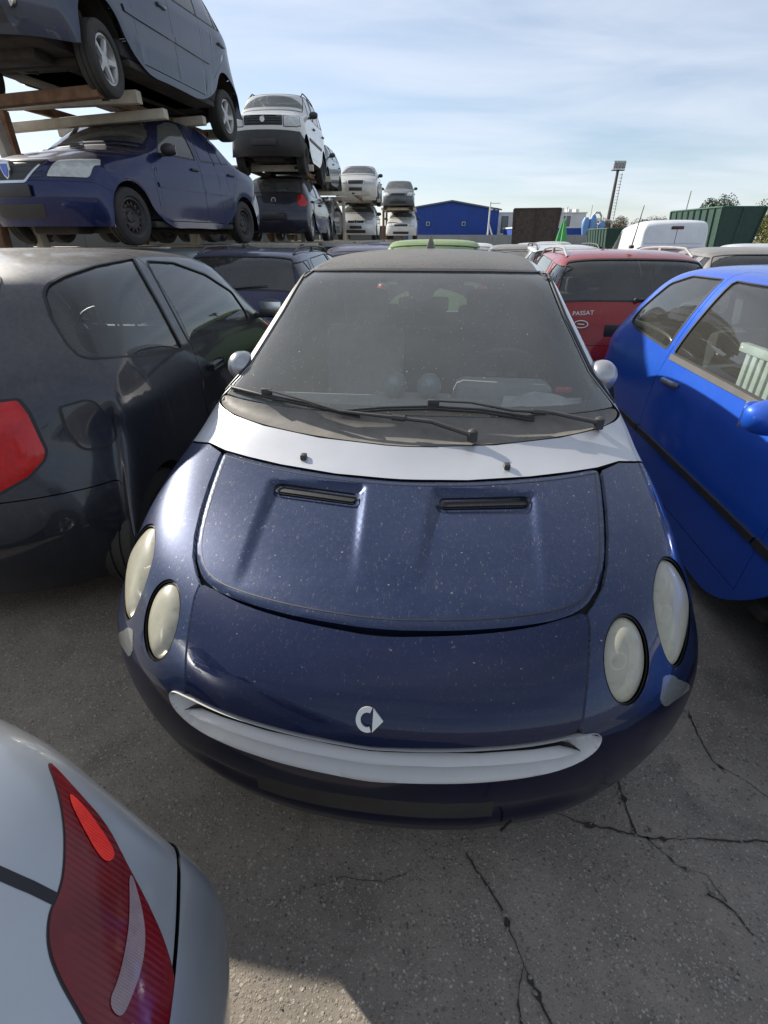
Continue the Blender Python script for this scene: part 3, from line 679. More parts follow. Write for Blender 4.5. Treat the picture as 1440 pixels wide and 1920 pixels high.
BAKED = {
'smart.hood_r': [[0.0287,0.7391,0.913],[0.0396,0.7399,0.9131],[0.0614,0.7416,0.9133],[0.0942,0.7444,0.9135],[0.116,0.7464,0.9136],[0.1378,0.7485,0.9135],[0.1599,0.7514,0.9136],[0.182,0.7544,0.9136],[0.2045,0.7582,0.9137],[0.2271,0.7622,0.9137],[0.2501,0.767,0.9138],[0.2732,0.7719,0.9139],[0.2967,0.7776,0.914],[0.3203,0.7833,0.9141],[0.3421,0.7891,0.9143],[0.3639,0.7949,0.9144],[0.3838,0.8005,0.9146],[0.4039,0.8063,0.9148],[0.4402,0.8175,0.9153],[0.4728,0.8286,0.9159],[0.503,0.8397,0.9166],[0.5307,0.8507,0.9173],[0.5558,0.8617,0.9181],[0.5785,0.8727,0.9188],[0.5957,0.8788,0.9187],[0.6072,0.8797,0.9177],[0.613,0.8752,0.9161],[0.6129,0.8652,0.9138],[0.6114,0.8482,0.91],[0.6085,0.8246,0.9048],[0.6043,0.7949,0.8982],[0.5991,0.76,0.8902],[0.5941,0.7276,0.8825],[0.5893,0.6974,0.8753],[0.5846,0.6692,0.8684],[0.5801,0.6429,0.8618],[0.5753,0.617,0.8554],[0.5704,0.5918,0.8489],[0.5654,0.567,0.8425],[0.5603,0.5429,0.8361],[0.5549,0.5208,0.8303],[0.5494,0.5006,0.8249],[0.5435,0.4822,0.8199],[0.5374,0.4655,0.8154],[0.5312,0.4503,0.8114],[0.5249,0.4365,0.8077],[0.5184,0.4241,0.8044],[0.5116,0.4128,0.8016],[0.5048,0.4021,0.7989],[0.4978,0.392,0.7964],[0.4906,0.3824,0.7941],[0.4832,0.3733,0.792],[0.4744,0.3642,0.7901],[0.464,0.3551,0.7885],[0.4522,0.346,0.7871],[0.4389,0.3369,0.7859],[0.4238,0.3282,0.7851],[0.407,0.3197,0.7846],[0.3885,0.3115,0.7845],[0.3682,0.3036,0.7847],[0.3471,0.2959,0.7849],[0.3252,0.2886,0.7853],[0.3024,0.2815,0.7858],[0.2787,0.2747,0.7863],[0.2552,0.2686,0.7868],[0.2317,0.263,0.7872],[0.2084,0.258,0.7876],[0.185,0.2536,0.788],[0.1609,0.2496,0.7883],[0.1359,0.246,0.7885],[0.1101,0.2428,0.7887],[0.0833,0.2401,0.7888],[0.0632,0.2382,0.7886],[0.0498,0.237,0.7885],[0.0431,0.2364,0.7884]],
'smart.vent_r': [[0.1251,0.6721,0.8979],[0.1437,0.6749,0.898],[0.1624,0.678,0.8981],[0.1811,0.681,0.8982],[0.1998,0.6842,0.8982],[0.2186,0.6875,0.8982],[0.2374,0.6909,0.8981],[0.2562,0.6943,0.898],[0.2751,0.6979,0.8978],[0.294,0.7015,0.8976],[0.3129,0.7051,0.8974],[0.3319,0.7089,0.8971],[0.351,0.7127,0.8968],[0.3701,0.7165,0.8965],[0.38,0.7088,0.8941],[0.3795,0.6904,0.8899],[0.3678,0.6794,0.8881],[0.3491,0.6756,0.8885],[0.3306,0.6719,0.8888],[0.312,0.6682,0.8891],[0.2936,0.6646,0.8894],[0.2751,0.661,0.8896],[0.2568,0.6576,0.8898],[0.2384,0.6542,0.89],[0.2201,0.6508,0.8901],[0.2018,0.6476,0.8902],[0.1836,0.6445,0.8902],[0.1654,0.6414,0.8902],[0.1472,0.6385,0.8901],[0.129,0.6356,0.89],[0.1211,0.6483,0.8929]],
'smart.fp_r': [[0.0293,0.2184,0.7816],[0.0398,0.2196,0.782],[0.0607,0.2221,0.7825],[0.0763,0.2241,0.7828],[0.092,0.2261,0.783],[0.1129,0.229,0.7832],[0.1338,0.232,0.7832],[0.1537,0.2354,0.7833],[0.1737,0.239,0.7832],[0.1928,0.2429,0.7832],[0.212,0.247,0.783],[0.2303,0.2515,0.7829],[0.2487,0.2561,0.7827],[0.2662,0.261,0.7825],[0.2838,0.266,0.7823],[0.3001,0.2713,0.7822],[0.3165,0.2768,0.782],[0.3316,0.2824,0.7821],[0.3469,0.2881,0.782],[0.3748,0.3001,0.7823],[0.4002,0.3125,0.783],[0.4218,0.3231,0.7835],[0.4393,0.3319,0.7838],[0.4528,0.3386,0.7841],[0.462,0.3432,0.7842],[0.469,0.3443,0.7834],[0.4739,0.3421,0.7816],[0.4765,0.3365,0.7788],[0.477,0.3277,0.7748],[0.4766,0.3173,0.7703],[0.4754,0.3055,0.765],[0.4735,0.2924,0.7589],[0.4708,0.2781,0.7519],[0.4682,0.2639,0.7444],[0.4655,0.2496,0.7363],[0.4629,0.2354,0.7276],[0.4603,0.2213,0.7181],[0.4577,0.2079,0.7082],[0.4552,0.1952,0.698],[0.4527,0.1831,0.6874],[0.4503,0.1718,0.6761],[0.4484,0.1625,0.6657],[0.4469,0.1549,0.6561],[0.4457,0.149,0.6475],[0.4448,0.1445,0.6401],[0.4375,0.1389,0.6347],[0.4241,0.1319,0.6314],[0.4045,0.1239,0.6301],[0.3791,0.1151,0.6303],[0.3531,0.1069,0.6306],[0.3264,0.0993,0.6311],[0.3126,0.0957,0.6315],[0.299,0.0923,0.6315],[0.2849,0.089,0.632],[0.2709,0.0859,0.6321],[0.2569,0.083,0.6324],[0.243,0.0803,0.6324],[0.2292,0.0777,0.6326],[0.2153,0.0753,0.6325],[0.2015,0.073,0.6326],[0.1878,0.0711,0.6323],[0.174,0.0691,0.6323],[0.1602,0.0675,0.632],[0.1466,0.0659,0.6318],[0.1331,0.0645,0.6313],[0.1196,0.0632,0.6309],[0.1062,0.062,0.6303],[0.0929,0.061,0.6297],[0.0796,0.0601,0.629],[0.0532,0.0586,0.6276],[0.0333,0.0577,0.6262],[0.02,0.0572,0.6251],[0.0133,0.057,0.6244]],
'smart.silver_f': [[0.0279,0.7495,0.9151],[0.0474,0.751,0.9153],[0.0669,0.7525,0.9155],[0.0864,0.7541,0.9156],[0.1059,0.7559,0.9157],[0.1254,0.7577,0.9157],[0.1449,0.7596,0.9157],[0.1643,0.7616,0.9156],[0.1838,0.7636,0.9155],[0.2033,0.7658,0.9153],[0.2241,0.7706,0.9156],[0.2449,0.7755,0.9158],[0.2658,0.7804,0.916],[0.2868,0.7855,0.9162],[0.3079,0.7906,0.9163],[0.329,0.7958,0.9164],[0.3503,0.8011,0.9165],[0.3715,0.8064,0.9165],[0.3929,0.8117,0.9166],[0.4145,0.819,0.9171],[0.4362,0.8263,0.9175],[0.458,0.8337,0.918],[0.4799,0.8412,0.9184],[0.502,0.8488,0.9188],[0.5242,0.8566,0.9192],[0.5463,0.8658,0.9198],[0.5687,0.8753,0.9203],[0.5913,0.8853,0.9207],[0.6143,0.8958,0.9208],[0.6405,0.9132,0.9218],[0.6674,0.9317,0.9225],[0.6952,0.9516,0.9227],[0.7238,0.9611,0.9194],[0.7544,0.9746,0.9144],[0.7899,1.0028,0.9018],[0.7997,0.993,0.8889],[0.8072,0.9827,0.8761]],
'smart.smile_r': [[0.0134,0.0561,0.6205],[0.0201,0.0562,0.6209],[0.0335,0.0566,0.6218],[0.0534,0.0573,0.6228],[0.0798,0.0586,0.6237],[0.0932,0.0594,0.6242],[0.1065,0.0604,0.6245],[0.12,0.0615,0.625],[0.1334,0.0627,0.6252],[0.147,0.0641,0.6256],[0.1606,0.0657,0.6258],[0.1744,0.0674,0.6261],[0.1882,0.0693,0.6261],[0.202,0.0713,0.6264],[0.2158,0.0735,0.6263],[0.2297,0.0759,0.6264],[0.2436,0.0785,0.6262],[0.2575,0.0812,0.6262],[0.2715,0.0842,0.6258],[0.2855,0.0872,0.6258],[0.2996,0.0906,0.6253],[0.3132,0.0939,0.6252],[0.327,0.0975,0.6248],[0.3536,0.1051,0.6244],[0.3794,0.1132,0.6242],[0.4045,0.1218,0.6241],[0.4261,0.1297,0.6233],[0.4443,0.1365,0.622],[0.4587,0.1423,0.6204],[0.4692,0.1464,0.6191],[0.4781,0.1499,0.6169],[0.4854,0.1525,0.6142],[0.4908,0.1541,0.6112],[0.4946,0.1547,0.6077],[0.497,0.1547,0.6032],[0.498,0.1537,0.5981],[0.4977,0.1521,0.5919],[0.496,0.1497,0.5847],[0.4928,0.147,0.5778],[0.488,0.1438,0.5714],[0.4814,0.14,0.5654],[0.4732,0.1356,0.5601],[0.4634,0.1311,0.5549],[0.4518,0.1258,0.5507],[0.4386,0.1205,0.5468],[0.4238,0.1147,0.5435],[0.4067,0.1086,0.5409],[0.3873,0.102,0.5392],[0.3658,0.0951,0.5383],[0.3421,0.0882,0.5378],[0.3164,0.0812,0.5377],[0.2888,0.0745,0.5379],[0.2739,0.0712,0.538],[0.2592,0.068,0.538],[0.2434,0.065,0.538],[0.2276,0.0621,0.5379],[0.2109,0.0594,0.5379],[0.1941,0.0569,0.5376],[0.1763,0.0546,0.5375],[0.1586,0.0526,0.5369],[0.1397,0.0507,0.5366],[0.1208,0.0492,0.5358],[0.1008,0.0479,0.535],[0.0807,0.0468,0.5339],[0.0656,0.0462,0.5326],[0.0505,0.0458,0.5312],[0.0301,0.0454,0.5289],[0.0199,0.0453,0.5276]],
'smart.lamp_in': [[0.5856,0.3733,0.7691],[0.5925,0.3725,0.7663],[0.5988,0.3704,0.7628],[0.6046,0.3672,0.7585],[0.6101,0.363,0.7533],[0.615,0.3578,0.7472],[0.6193,0.3519,0.7404],[0.6228,0.3452,0.7329],[0.6255,0.3378,0.7246],[0.6275,0.3297,0.7156],[0.6288,0.3218,0.7068],[0.6294,0.314,0.6982],[0.6292,0.3061,0.69],[0.6281,0.298,0.6822],[0.6261,0.2896,0.6749],[0.6229,0.2808,0.6681],[0.6186,0.2717,0.6619],[0.6134,0.2622,0.656],[0.6078,0.2534,0.6511],[0.602,0.2453,0.6469],[0.5958,0.2379,0.6436],[0.5892,0.231,0.6412],[0.5825,0.225,0.6397],[0.5755,0.2196,0.6393],[0.5684,0.2149,0.64],[0.561,0.2109,0.6417],[0.5538,0.2078,0.6443],[0.5469,0.2056,0.6478],[0.5403,0.2045,0.652],[0.534,0.2043,0.6571],[0.5281,0.2052,0.6629],[0.5227,0.2073,0.6694],[0.5177,0.2105,0.6767],[0.5132,0.2151,0.6845],[0.5096,0.2205,0.6923],[0.5067,0.2268,0.7],[0.5047,0.2341,0.7077],[0.5036,0.2423,0.7153],[0.5033,0.2512,0.7225],[0.5039,0.2606,0.7293],[0.5054,0.2707,0.7358],[0.5078,0.2812,0.7419],[0.5108,0.2917,0.7474],[0.5144,0.302,0.7523],[0.5186,0.3119,0.7567],[0.5234,0.3216,0.7605],[0.5284,0.3305,0.7638],[0.5337,0.3387,0.7665],[0.5392,0.3461,0.7687],[0.5449,0.3527,0.7705],[0.5505,0.3584,0.7718],[0.5562,0.3633,0.7726],[0.5617,0.3672,0.773],[0.5672,0.3702,0.773],[0.573,0.3722,0.7724],[0.5791,0.3732,0.7711]],
'smart.lamp_out': [[0.7476,0.5879,0.801],[0.7568,0.5914,0.7962],[0.7657,0.5934,0.7902],[0.7744,0.5942,0.7827],[0.7829,0.5939,0.7737],[0.7917,0.5931,0.7629],[0.7995,0.5908,0.751],[0.8062,0.5864,0.7383],[0.8112,0.5793,0.7255],[0.8138,0.5684,0.7134],[0.815,0.5564,0.7023],[0.8148,0.5433,0.692],[0.8131,0.529,0.6828],[0.8097,0.5133,0.6749],[0.8052,0.4969,0.6678],[0.7996,0.48,0.6615],[0.7929,0.4624,0.656],[0.7855,0.4446,0.651],[0.7779,0.428,0.6467],[0.7702,0.4127,0.6428],[0.7625,0.3987,0.6394],[0.7546,0.3857,0.6364],[0.7472,0.3747,0.6342],[0.74,0.3652,0.6332],[0.7328,0.3571,0.6334],[0.7257,0.3503,0.6347],[0.7187,0.3448,0.6372],[0.7118,0.3405,0.641],[0.7051,0.3377,0.6457],[0.6985,0.3362,0.6516],[0.6923,0.3363,0.6588],[0.6862,0.3379,0.6673],[0.6803,0.3411,0.6774],[0.6747,0.3458,0.6887],[0.6696,0.3517,0.7003],[0.6652,0.3589,0.7119],[0.6616,0.3677,0.7235],[0.6589,0.3782,0.735],[0.6574,0.3896,0.7451],[0.6569,0.4017,0.7542],[0.6575,0.4144,0.7622],[0.6589,0.4276,0.7694],[0.6616,0.4417,0.776],[0.6653,0.4565,0.782],[0.6702,0.472,0.7875],[0.6762,0.4882,0.7925],[0.6824,0.5035,0.7968],[0.6888,0.5179,0.8004],[0.6954,0.5311,0.8033],[0.7021,0.5431,0.8055],[0.7086,0.5536,0.8071],[0.7147,0.5625,0.808],[0.7206,0.5698,0.8083],[0.7262,0.5755,0.8079],[0.7324,0.5801,0.8066],[0.7396,0.5843,0.8043]],
'smart.bline': [[0.5008,0.1555,0.5991],[0.5164,0.1633,0.5982],[0.5326,0.1718,0.5964],[0.5492,0.1809,0.5939],[0.5664,0.1906,0.5908],[0.5822,0.2014,0.592],[0.5987,0.2131,0.5924],[0.6158,0.2256,0.592],[0.6337,0.239,0.5908],[0.6524,0.2535,0.5886],[0.6708,0.2695,0.5892],[0.6902,0.287,0.5886],[0.7111,0.3062,0.5865],[0.734,0.328,0.5821],[0.76,0.3538,0.574],[0.7724,0.3723,0.5819],[0.7872,0.3941,0.5868],[0.8059,0.4215,0.587]],
'smart.fen_l': [[0.4501,0.1407,0.6262],[0.4516,0.1487,0.6421],[0.4538,0.1582,0.6563],[0.4556,0.1683,0.6688],[0.4578,0.1793,0.6803],[0.4604,0.191,0.6912],[0.4632,0.2034,0.7016],[0.4654,0.2164,0.7119],[0.4679,0.2301,0.7217],[0.4707,0.2445,0.731],[0.4737,0.2596,0.74],[0.4757,0.2729,0.7474],[0.4779,0.2867,0.7546],[0.4804,0.3011,0.7615],[0.483,0.3161,0.7682],[0.4824,0.3322,0.7756],[0.482,0.349,0.7828],[0.4945,0.3661,0.7873],[0.5072,0.3837,0.7917],[0.5214,0.4077,0.7982],[0.5361,0.4325,0.8046],[0.5444,0.4558,0.8112],[0.5529,0.4799,0.8179],[0.5619,0.505,0.8246],[0.5674,0.5292,0.8312],[0.5732,0.5543,0.838],[0.5792,0.5803,0.8448],[0.5855,0.6072,0.8517],[0.59,0.6323,0.8581],[0.5946,0.6583,0.8646],[0.5994,0.6851,0.8712],[0.6045,0.7129,0.8779],[0.6091,0.7456,0.8857],[0.614,0.7798,0.8936],[0.6192,0.8156,0.9016],[0.6248,0.8532,0.9097],[0.6264,0.8826,0.9163]],
'smart.fentop': [[0.6922,0.9395,0.9203],[0.7206,0.9486,0.9171],[0.7507,0.9613,0.9124],[0.7888,0.9916,0.9004],[0.8086,0.98,0.8731]],
'smart.side_ind': [[-0.7024,0.3253,0.6342],[-0.6717,0.3055,0.6465],[-0.6665,0.29,0.6333],[-0.6632,0.2767,0.618],[-0.6628,0.2666,0.5992],[-0.6859,0.2764,0.5703],[-0.715,0.3019,0.5636],[-0.7551,0.3387,0.5451],[-0.8111,0.3988,0.5116],[-0.7315,0.3349,0.6023]],
'smart.blade_r': [[0.0137,0.0536,0.6097],[0.0303,0.054,0.611],[0.0469,0.0547,0.6121],[0.0634,0.0554,0.6131],[0.0798,0.0562,0.6138],[0.0936,0.0571,0.6146],[0.1073,0.0582,0.6153],[0.121,0.0593,0.6158],[0.1347,0.0605,0.6162],[0.1483,0.0619,0.6164],[0.162,0.0634,0.6164],[0.1757,0.065,0.6162],[0.1894,0.0667,0.6158],[0.2031,0.0685,0.6153],[0.2169,0.0706,0.6145],[0.2307,0.0727,0.6136],[0.2447,0.0753,0.6136],[0.2586,0.078,0.6136],[0.2727,0.081,0.6132],[0.2868,0.084,0.6128],[0.301,0.0873,0.612],[0.3153,0.0906,0.6111],[0.3297,0.0942,0.6098],[0.3442,0.0978,0.6085],[0.3587,0.1022,0.6082],[0.3733,0.1065,0.6079],[0.3881,0.1112,0.6072],[0.403,0.1161,0.6063],[0.4184,0.1199,0.599],[0.4343,0.1243,0.591],[0.4504,0.1291,0.5824],[0.4315,0.1218,0.5831],[0.4129,0.115,0.5832],[0.3945,0.1085,0.5828],[0.3799,0.1039,0.584],[0.3653,0.0995,0.5849],[0.3509,0.0953,0.5855],[0.3367,0.0913,0.5858],[0.3201,0.087,0.5871],[0.3038,0.0831,0.5881],[0.2875,0.0792,0.5888],[0.2714,0.0758,0.5891],[0.2553,0.0724,0.5892],[0.2399,0.0696,0.5898],[0.2246,0.0669,0.5903],[0.2093,0.0644,0.5905],[0.194,0.0621,0.5903],[0.1788,0.06,0.59],[0.1636,0.0581,0.5893],[0.1495,0.0566,0.5897],[0.1354,0.0553,0.5899],[0.1213,0.0542,0.5899],[0.1072,0.0531,0.5897],[0.0931,0.0522,0.5893],[0.079,0.0514,0.5887],[0.0648,0.0507,0.5879],[0.0506,0.0502,0.587],[0.0363,0.0497,0.5859],[0.022,0.0493,0.5847]],
'smart.wscowl': [[0.0161,1.7975,1.4288],[0.0442,1.7979,1.4288],[0.0721,1.7987,1.4287],[0.1,1.8,1.4286],[0.1279,1.8017,1.4285],[0.1557,1.8037,1.4283],[0.1835,1.806,1.4282],[0.2113,1.8087,1.428],[0.2391,1.8117,1.4278],[0.267,1.815,1.4276],[0.2949,1.8188,1.4273],[0.325,1.8213,1.4263],[0.3553,1.8246,1.4253],[0.3856,1.8287,1.4242],[0.4162,1.8345,1.4231],[0.4472,1.8426,1.4218],[0.4791,1.8558,1.4202],[0.5131,1.8796,1.418],[0.5594,1.9694,1.4122],[0.5493,1.8351,1.3954],[0.5516,1.7733,1.3757],[0.5567,1.7288,1.3555],[0.5628,1.6907,1.3353],[0.5693,1.6561,1.3154],[0.5759,1.6237,1.2956],[0.5827,1.5928,1.2762],[0.5919,1.5643,1.2566],[0.6009,1.5364,1.2373],[0.6099,1.509,1.2184],[0.6187,1.482,1.1997],[0.6273,1.4555,1.1813],[0.6359,1.4293,1.1632],[0.6442,1.4034,1.1455],[0.6524,1.3776,1.128],[0.6603,1.3519,1.1109],[0.6742,1.3347,1.0955],[0.6879,1.3177,1.0803],[0.7014,1.3005,1.0653],[0.7148,1.2838,1.0504],[0.7282,1.2673,1.0355],[0.7416,1.2516,1.0207],[0.7644,1.2322,0.9954],[0.7262,1.1565,0.9853],[0.6891,1.1215,0.9823],[0.6542,1.0911,0.9781],[0.6297,1.0763,0.9773],[0.6058,1.0628,0.976],[0.5824,1.0503,0.9745],[0.5594,1.0385,0.9728],[0.5367,1.0274,0.9709],[0.5143,1.0168,0.9689],[0.4922,1.0095,0.968],[0.4702,1.0024,0.9671],[0.4483,0.9955,0.9662],[0.4266,0.9887,0.9652],[0.405,0.982,0.9641],[0.3834,0.9755,0.963],[0.362,0.9691,0.9619],[0.3406,0.9627,0.9608],[0.3193,0.9563,0.9598],[0.2981,0.95,0.9587],[0.277,0.9463,0.9585],[0.2558,0.9428,0.9583],[0.2347,0.9393,0.9581],[0.2136,0.936,0.9578],[0.1925,0.9328,0.9575],[0.1715,0.9296,0.9571],[0.1504,0.9266,0.9567],[0.1294,0.9237,0.9563],[0.1084,0.9209,0.9558],[0.0873,0.9181,0.9553],[0.0663,0.9154,0.9548],[0.0453,0.9129,0.9542]],
'smart.ws': [[0.0167,1.7862,1.4253],[0.0446,1.7867,1.4252],[0.0725,1.7876,1.4251],[0.1003,1.7889,1.425],[0.128,1.7906,1.4249],[0.1558,1.7926,1.4247],[0.1835,1.795,1.4246],[0.2112,1.7976,1.4244],[0.2389,1.8006,1.4242],[0.2666,1.8038,1.424],[0.2944,1.8075,1.4238],[0.3242,1.8108,1.4232],[0.354,1.8147,1.4226],[0.3839,1.8194,1.4219],[0.4142,1.8263,1.4211],[0.4448,1.8355,1.4202],[0.4763,1.8486,1.4191],[0.5097,1.8725,1.4173],[0.5435,1.903,1.4115],[0.5414,1.8137,1.3932],[0.5452,1.7606,1.3737],[0.5509,1.7193,1.3539],[0.5572,1.6832,1.3343],[0.5639,1.6502,1.3148],[0.5708,1.6191,1.2956],[0.5777,1.5893,1.2765],[0.5869,1.5609,1.257],[0.596,1.5331,1.2378],[0.605,1.5057,1.2188],[0.6138,1.4788,1.2002],[0.6225,1.4522,1.1818],[0.631,1.426,1.1638],[0.6394,1.4,1.1461],[0.6475,1.3742,1.1286],[0.6555,1.3486,1.1116],[0.6709,1.3288,1.0941],[0.6861,1.3089,1.077],[0.701,1.2891,1.06],[0.7157,1.2693,1.0433],[0.7303,1.2499,1.0268],[0.7333,1.2336,1.0179],[0.6987,1.2043,1.0198],[0.6669,1.1816,1.0199],[0.637,1.1653,1.0208],[0.6081,1.1514,1.0211],[0.5799,1.1391,1.0209],[0.5522,1.1281,1.0204],[0.5251,1.1181,1.0195],[0.5022,1.1121,1.0196],[0.4795,1.1064,1.0197],[0.457,1.1011,1.0196],[0.4345,1.096,1.0195],[0.4122,1.091,1.0193],[0.3899,1.0862,1.0191],[0.3677,1.0815,1.0188],[0.3455,1.0769,1.0185],[0.3234,1.0726,1.0181],[0.3014,1.0683,1.0178],[0.2792,1.0657,1.0183],[0.2571,1.0632,1.0187],[0.235,1.0609,1.0191],[0.2129,1.0587,1.0194],[0.1908,1.0567,1.0197],[0.1687,1.0549,1.0199],[0.1466,1.0533,1.0201],[0.1245,1.0517,1.0202],[0.1024,1.0504,1.0203],[0.0802,1.0493,1.0203],[0.058,1.0483,1.0202],[0.0357,1.0475,1.0201]],
'smart.frit': [[-0.3324,1.7555,1.4031],[-0.2916,1.7523,1.4041],[-0.2511,1.7498,1.4051],[-0.2196,1.7462,1.405],[-0.1883,1.7429,1.4049],[-0.1434,1.7336,1.4027],[-0.116,1.7213,1.3985],[-0.1059,1.7067,1.3924],[-0.0958,1.6936,1.3868],[-0.0859,1.682,1.3818],[-0.076,1.672,1.3774],[-0.0662,1.6634,1.3736],[-0.0584,1.6534,1.3691],[-0.0527,1.6425,1.3639],[-0.0491,1.6305,1.3581],[-0.0474,1.6174,1.3517],[-0.0428,1.6056,1.3459],[-0.0353,1.5951,1.3406],[-0.0249,1.5857,1.336],[-0.0117,1.5775,1.332],[0.0009,1.573,1.3297],[0.013,1.5721,1.3292],[0.0245,1.5747,1.3304],[0.0356,1.5809,1.3334],[0.0443,1.5894,1.3376],[0.0505,1.6001,1.3429],[0.0544,1.613,1.3494],[0.0557,1.6287,1.3571],[0.0615,1.643,1.364],[0.0718,1.6562,1.3701],[0.0864,1.6682,1.3754],[0.1056,1.6789,1.3798],[0.123,1.6904,1.3846],[0.1387,1.703,1.3896],[0.1527,1.7163,1.3951],[0.1649,1.7309,1.4009],[0.1923,1.7429,1.4048],[0.2349,1.7521,1.4068],[0.2638,1.7555,1.4069],[0.2926,1.7593,1.4069],[0.329,1.7623,1.406],[0.3654,1.766,1.405],[0.3935,1.7681,1.4036],[0.4216,1.7713,1.4022],[0.4612,1.7746,1.3987],[0.4836,1.7729,1.3946],[0.4884,1.7634,1.3902],[0.4949,1.7478,1.3824],[0.5032,1.7265,1.3713],[0.5133,1.7012,1.3569],[0.5254,1.6724,1.3393],[0.5402,1.639,1.3172],[0.5576,1.6011,1.2908],[0.5776,1.5596,1.2601],[0.5888,1.5364,1.2428],[0.5999,1.514,1.2257],[0.6187,1.4688,1.1925],[0.634,1.423,1.1609],[0.6456,1.3765,1.1307],[0.6537,1.3293,1.1023],[0.6587,1.2916,1.0805],[0.6608,1.2633,1.065],[0.6604,1.2445,1.0553],[0.6573,1.2345,1.0511],[0.6508,1.2238,1.0479],[0.641,1.213,1.0453],[0.6279,1.202,1.0435],[0.6117,1.1911,1.0423],[0.5833,1.1772,1.0419],[0.5434,1.1619,1.0417],[0.5178,1.1539,1.0417],[0.4925,1.1465,1.0415],[0.4615,1.1387,1.0413],[0.4306,1.1313,1.0411],[0.3988,1.1245,1.041],[0.3672,1.1179,1.0409],[0.3345,1.112,1.0409],[0.3019,1.1064,1.0409],[0.2795,1.103,1.041],[0.2571,1.0999,1.0411],[0.2347,1.0968,1.0411],[0.2116,1.0941,1.0412],[0.1885,1.0917,1.0413],[0.1654,1.0894,1.0414],[0.1418,1.0874,1.0414],[0.1183,1.0857,1.0414],[0.0948,1.0841,1.0414],[0.0708,1.0829,1.0414],[0.0467,1.082,1.0413],[0.0227,1.0812,1.0411],[-0.0019,1.0808,1.041],[-0.0265,1.0807,1.0408],[-0.0513,1.0808,1.0405],[-0.0765,1.0814,1.0402],[-0.1019,1.0821,1.0399],[-0.1274,1.0831,1.0395],[-0.1508,1.0847,1.0393],[-0.1742,1.0864,1.039],[-0.1978,1.0884,1.0386],[-0.2299,1.092,1.0385],[-0.2623,1.096,1.0382],[-0.2914,1.1005,1.0383],[-0.3207,1.1054,1.0383],[-0.3467,1.1108,1.0388],[-0.373,1.1164,1.0392],[-0.3989,1.1229,1.0401],[-0.4251,1.1297,1.0409],[-0.4772,1.1456,1.0433],[-0.53,1.1651,1.0462],[-0.5842,1.1902,1.0492],[-0.6272,1.2163,1.0517],[-0.6575,1.2408,1.0544],[-0.6729,1.2598,1.0583],[-0.6716,1.2701,1.0641],[-0.6658,1.2904,1.0769],[-0.6552,1.3203,1.0969],[-0.6395,1.36,1.1247],[-0.6289,1.3846,1.1425],[-0.6182,1.4095,1.1606],[-0.6084,1.4328,1.1775],[-0.5984,1.4563,1.1945],[-0.5802,1.5005,1.2263],[-0.5639,1.5425,1.2557],[-0.5494,1.5817,1.2826],[-0.5353,1.6178,1.3072],[-0.5219,1.6515,1.3291],[-0.5091,1.6821,1.3483],[-0.4971,1.71,1.3648],[-0.487,1.7336,1.3778],[-0.4788,1.7525,1.3872],[-0.4721,1.7641,1.3932],[-0.4669,1.7684,1.3956],[-0.4411,1.7663,1.3982],[-0.3959,1.761,1.4008],[-0.364,1.7579,1.402]],
'smart.cowl': [[0.0362,1.0414,1.0164],[0.0528,1.042,1.0165],[0.0861,1.0435,1.0166],[0.111,1.0449,1.0166],[0.1358,1.0464,1.0165],[0.1579,1.048,1.0163],[0.1799,1.0497,1.0161],[0.202,1.0517,1.0159],[0.2336,1.0551,1.0157],[0.2653,1.059,1.0154],[0.2956,1.0634,1.0154],[0.3259,1.0681,1.0152],[0.3549,1.0733,1.0153],[0.384,1.0787,1.0153],[0.4118,1.0847,1.0156],[0.4397,1.0909,1.0158],[0.4649,1.097,1.0162],[0.4902,1.1035,1.0164],[0.5354,1.1167,1.0169],[0.5756,1.1308,1.0173],[0.6107,1.1461,1.0175],[0.6418,1.1617,1.0174],[0.6687,1.1773,1.0171],[0.691,1.1921,1.0167],[0.7086,1.2057,1.0165],[0.7234,1.2162,1.015],[0.735,1.223,1.0123],[0.743,1.225,1.0087],[0.7471,1.2213,1.0046],[0.7479,1.2139,1.001],[0.7456,1.2033,0.9979],[0.7406,1.1908,0.9948],[0.733,1.1765,0.9919],[0.7228,1.1617,0.9893],[0.7103,1.1468,0.987],[0.6953,1.1317,0.9851],[0.6781,1.1166,0.9833],[0.6562,1.0999,0.9817],[0.6299,1.0821,0.9799],[0.5994,1.0641,0.9778],[0.565,1.046,0.9754],[0.5257,1.0286,0.9728],[0.5036,1.02,0.9715],[0.4816,1.0117,0.9701],[0.457,1.0034,0.9687],[0.4325,0.9952,0.9674],[0.4054,0.9868,0.9661],[0.3784,0.9786,0.9647],[0.3502,0.9711,0.9636],[0.3222,0.9638,0.9625],[0.293,0.9572,0.9617],[0.2638,0.9506,0.9608],[0.2334,0.9448,0.9602],[0.203,0.9392,0.9595],[0.1819,0.936,0.9591],[0.1609,0.9329,0.9588],[0.1398,0.93,0.9583],[0.1161,0.9267,0.9578],[0.0924,0.9237,0.9572],[0.0608,0.9199,0.9563],[0.045,0.918,0.9559]],
'smart.wseal': [[0.5648,1.9391,1.4052],[0.558,1.815,1.3858],[0.5625,1.7554,1.3637],[0.5693,1.71,1.3413],[0.5769,1.6707,1.319],[0.5847,1.6345,1.297],[0.5927,1.6002,1.2753],[0.6022,1.5721,1.2557],[0.6116,1.5445,1.2363],[0.6208,1.5173,1.2172],[0.6299,1.4906,1.1984],[0.6388,1.4641,1.18],[0.6475,1.4379,1.1618],[0.6561,1.4121,1.1439],[0.6645,1.3863,1.1264],[0.6726,1.3606,1.1092],[0.6855,1.344,1.0942],[0.6984,1.3277,1.0794],[0.711,1.3112,1.0647],[0.7237,1.2953,1.0501],[0.7365,1.2802,1.0354],[0.7499,1.2671,1.0203]],
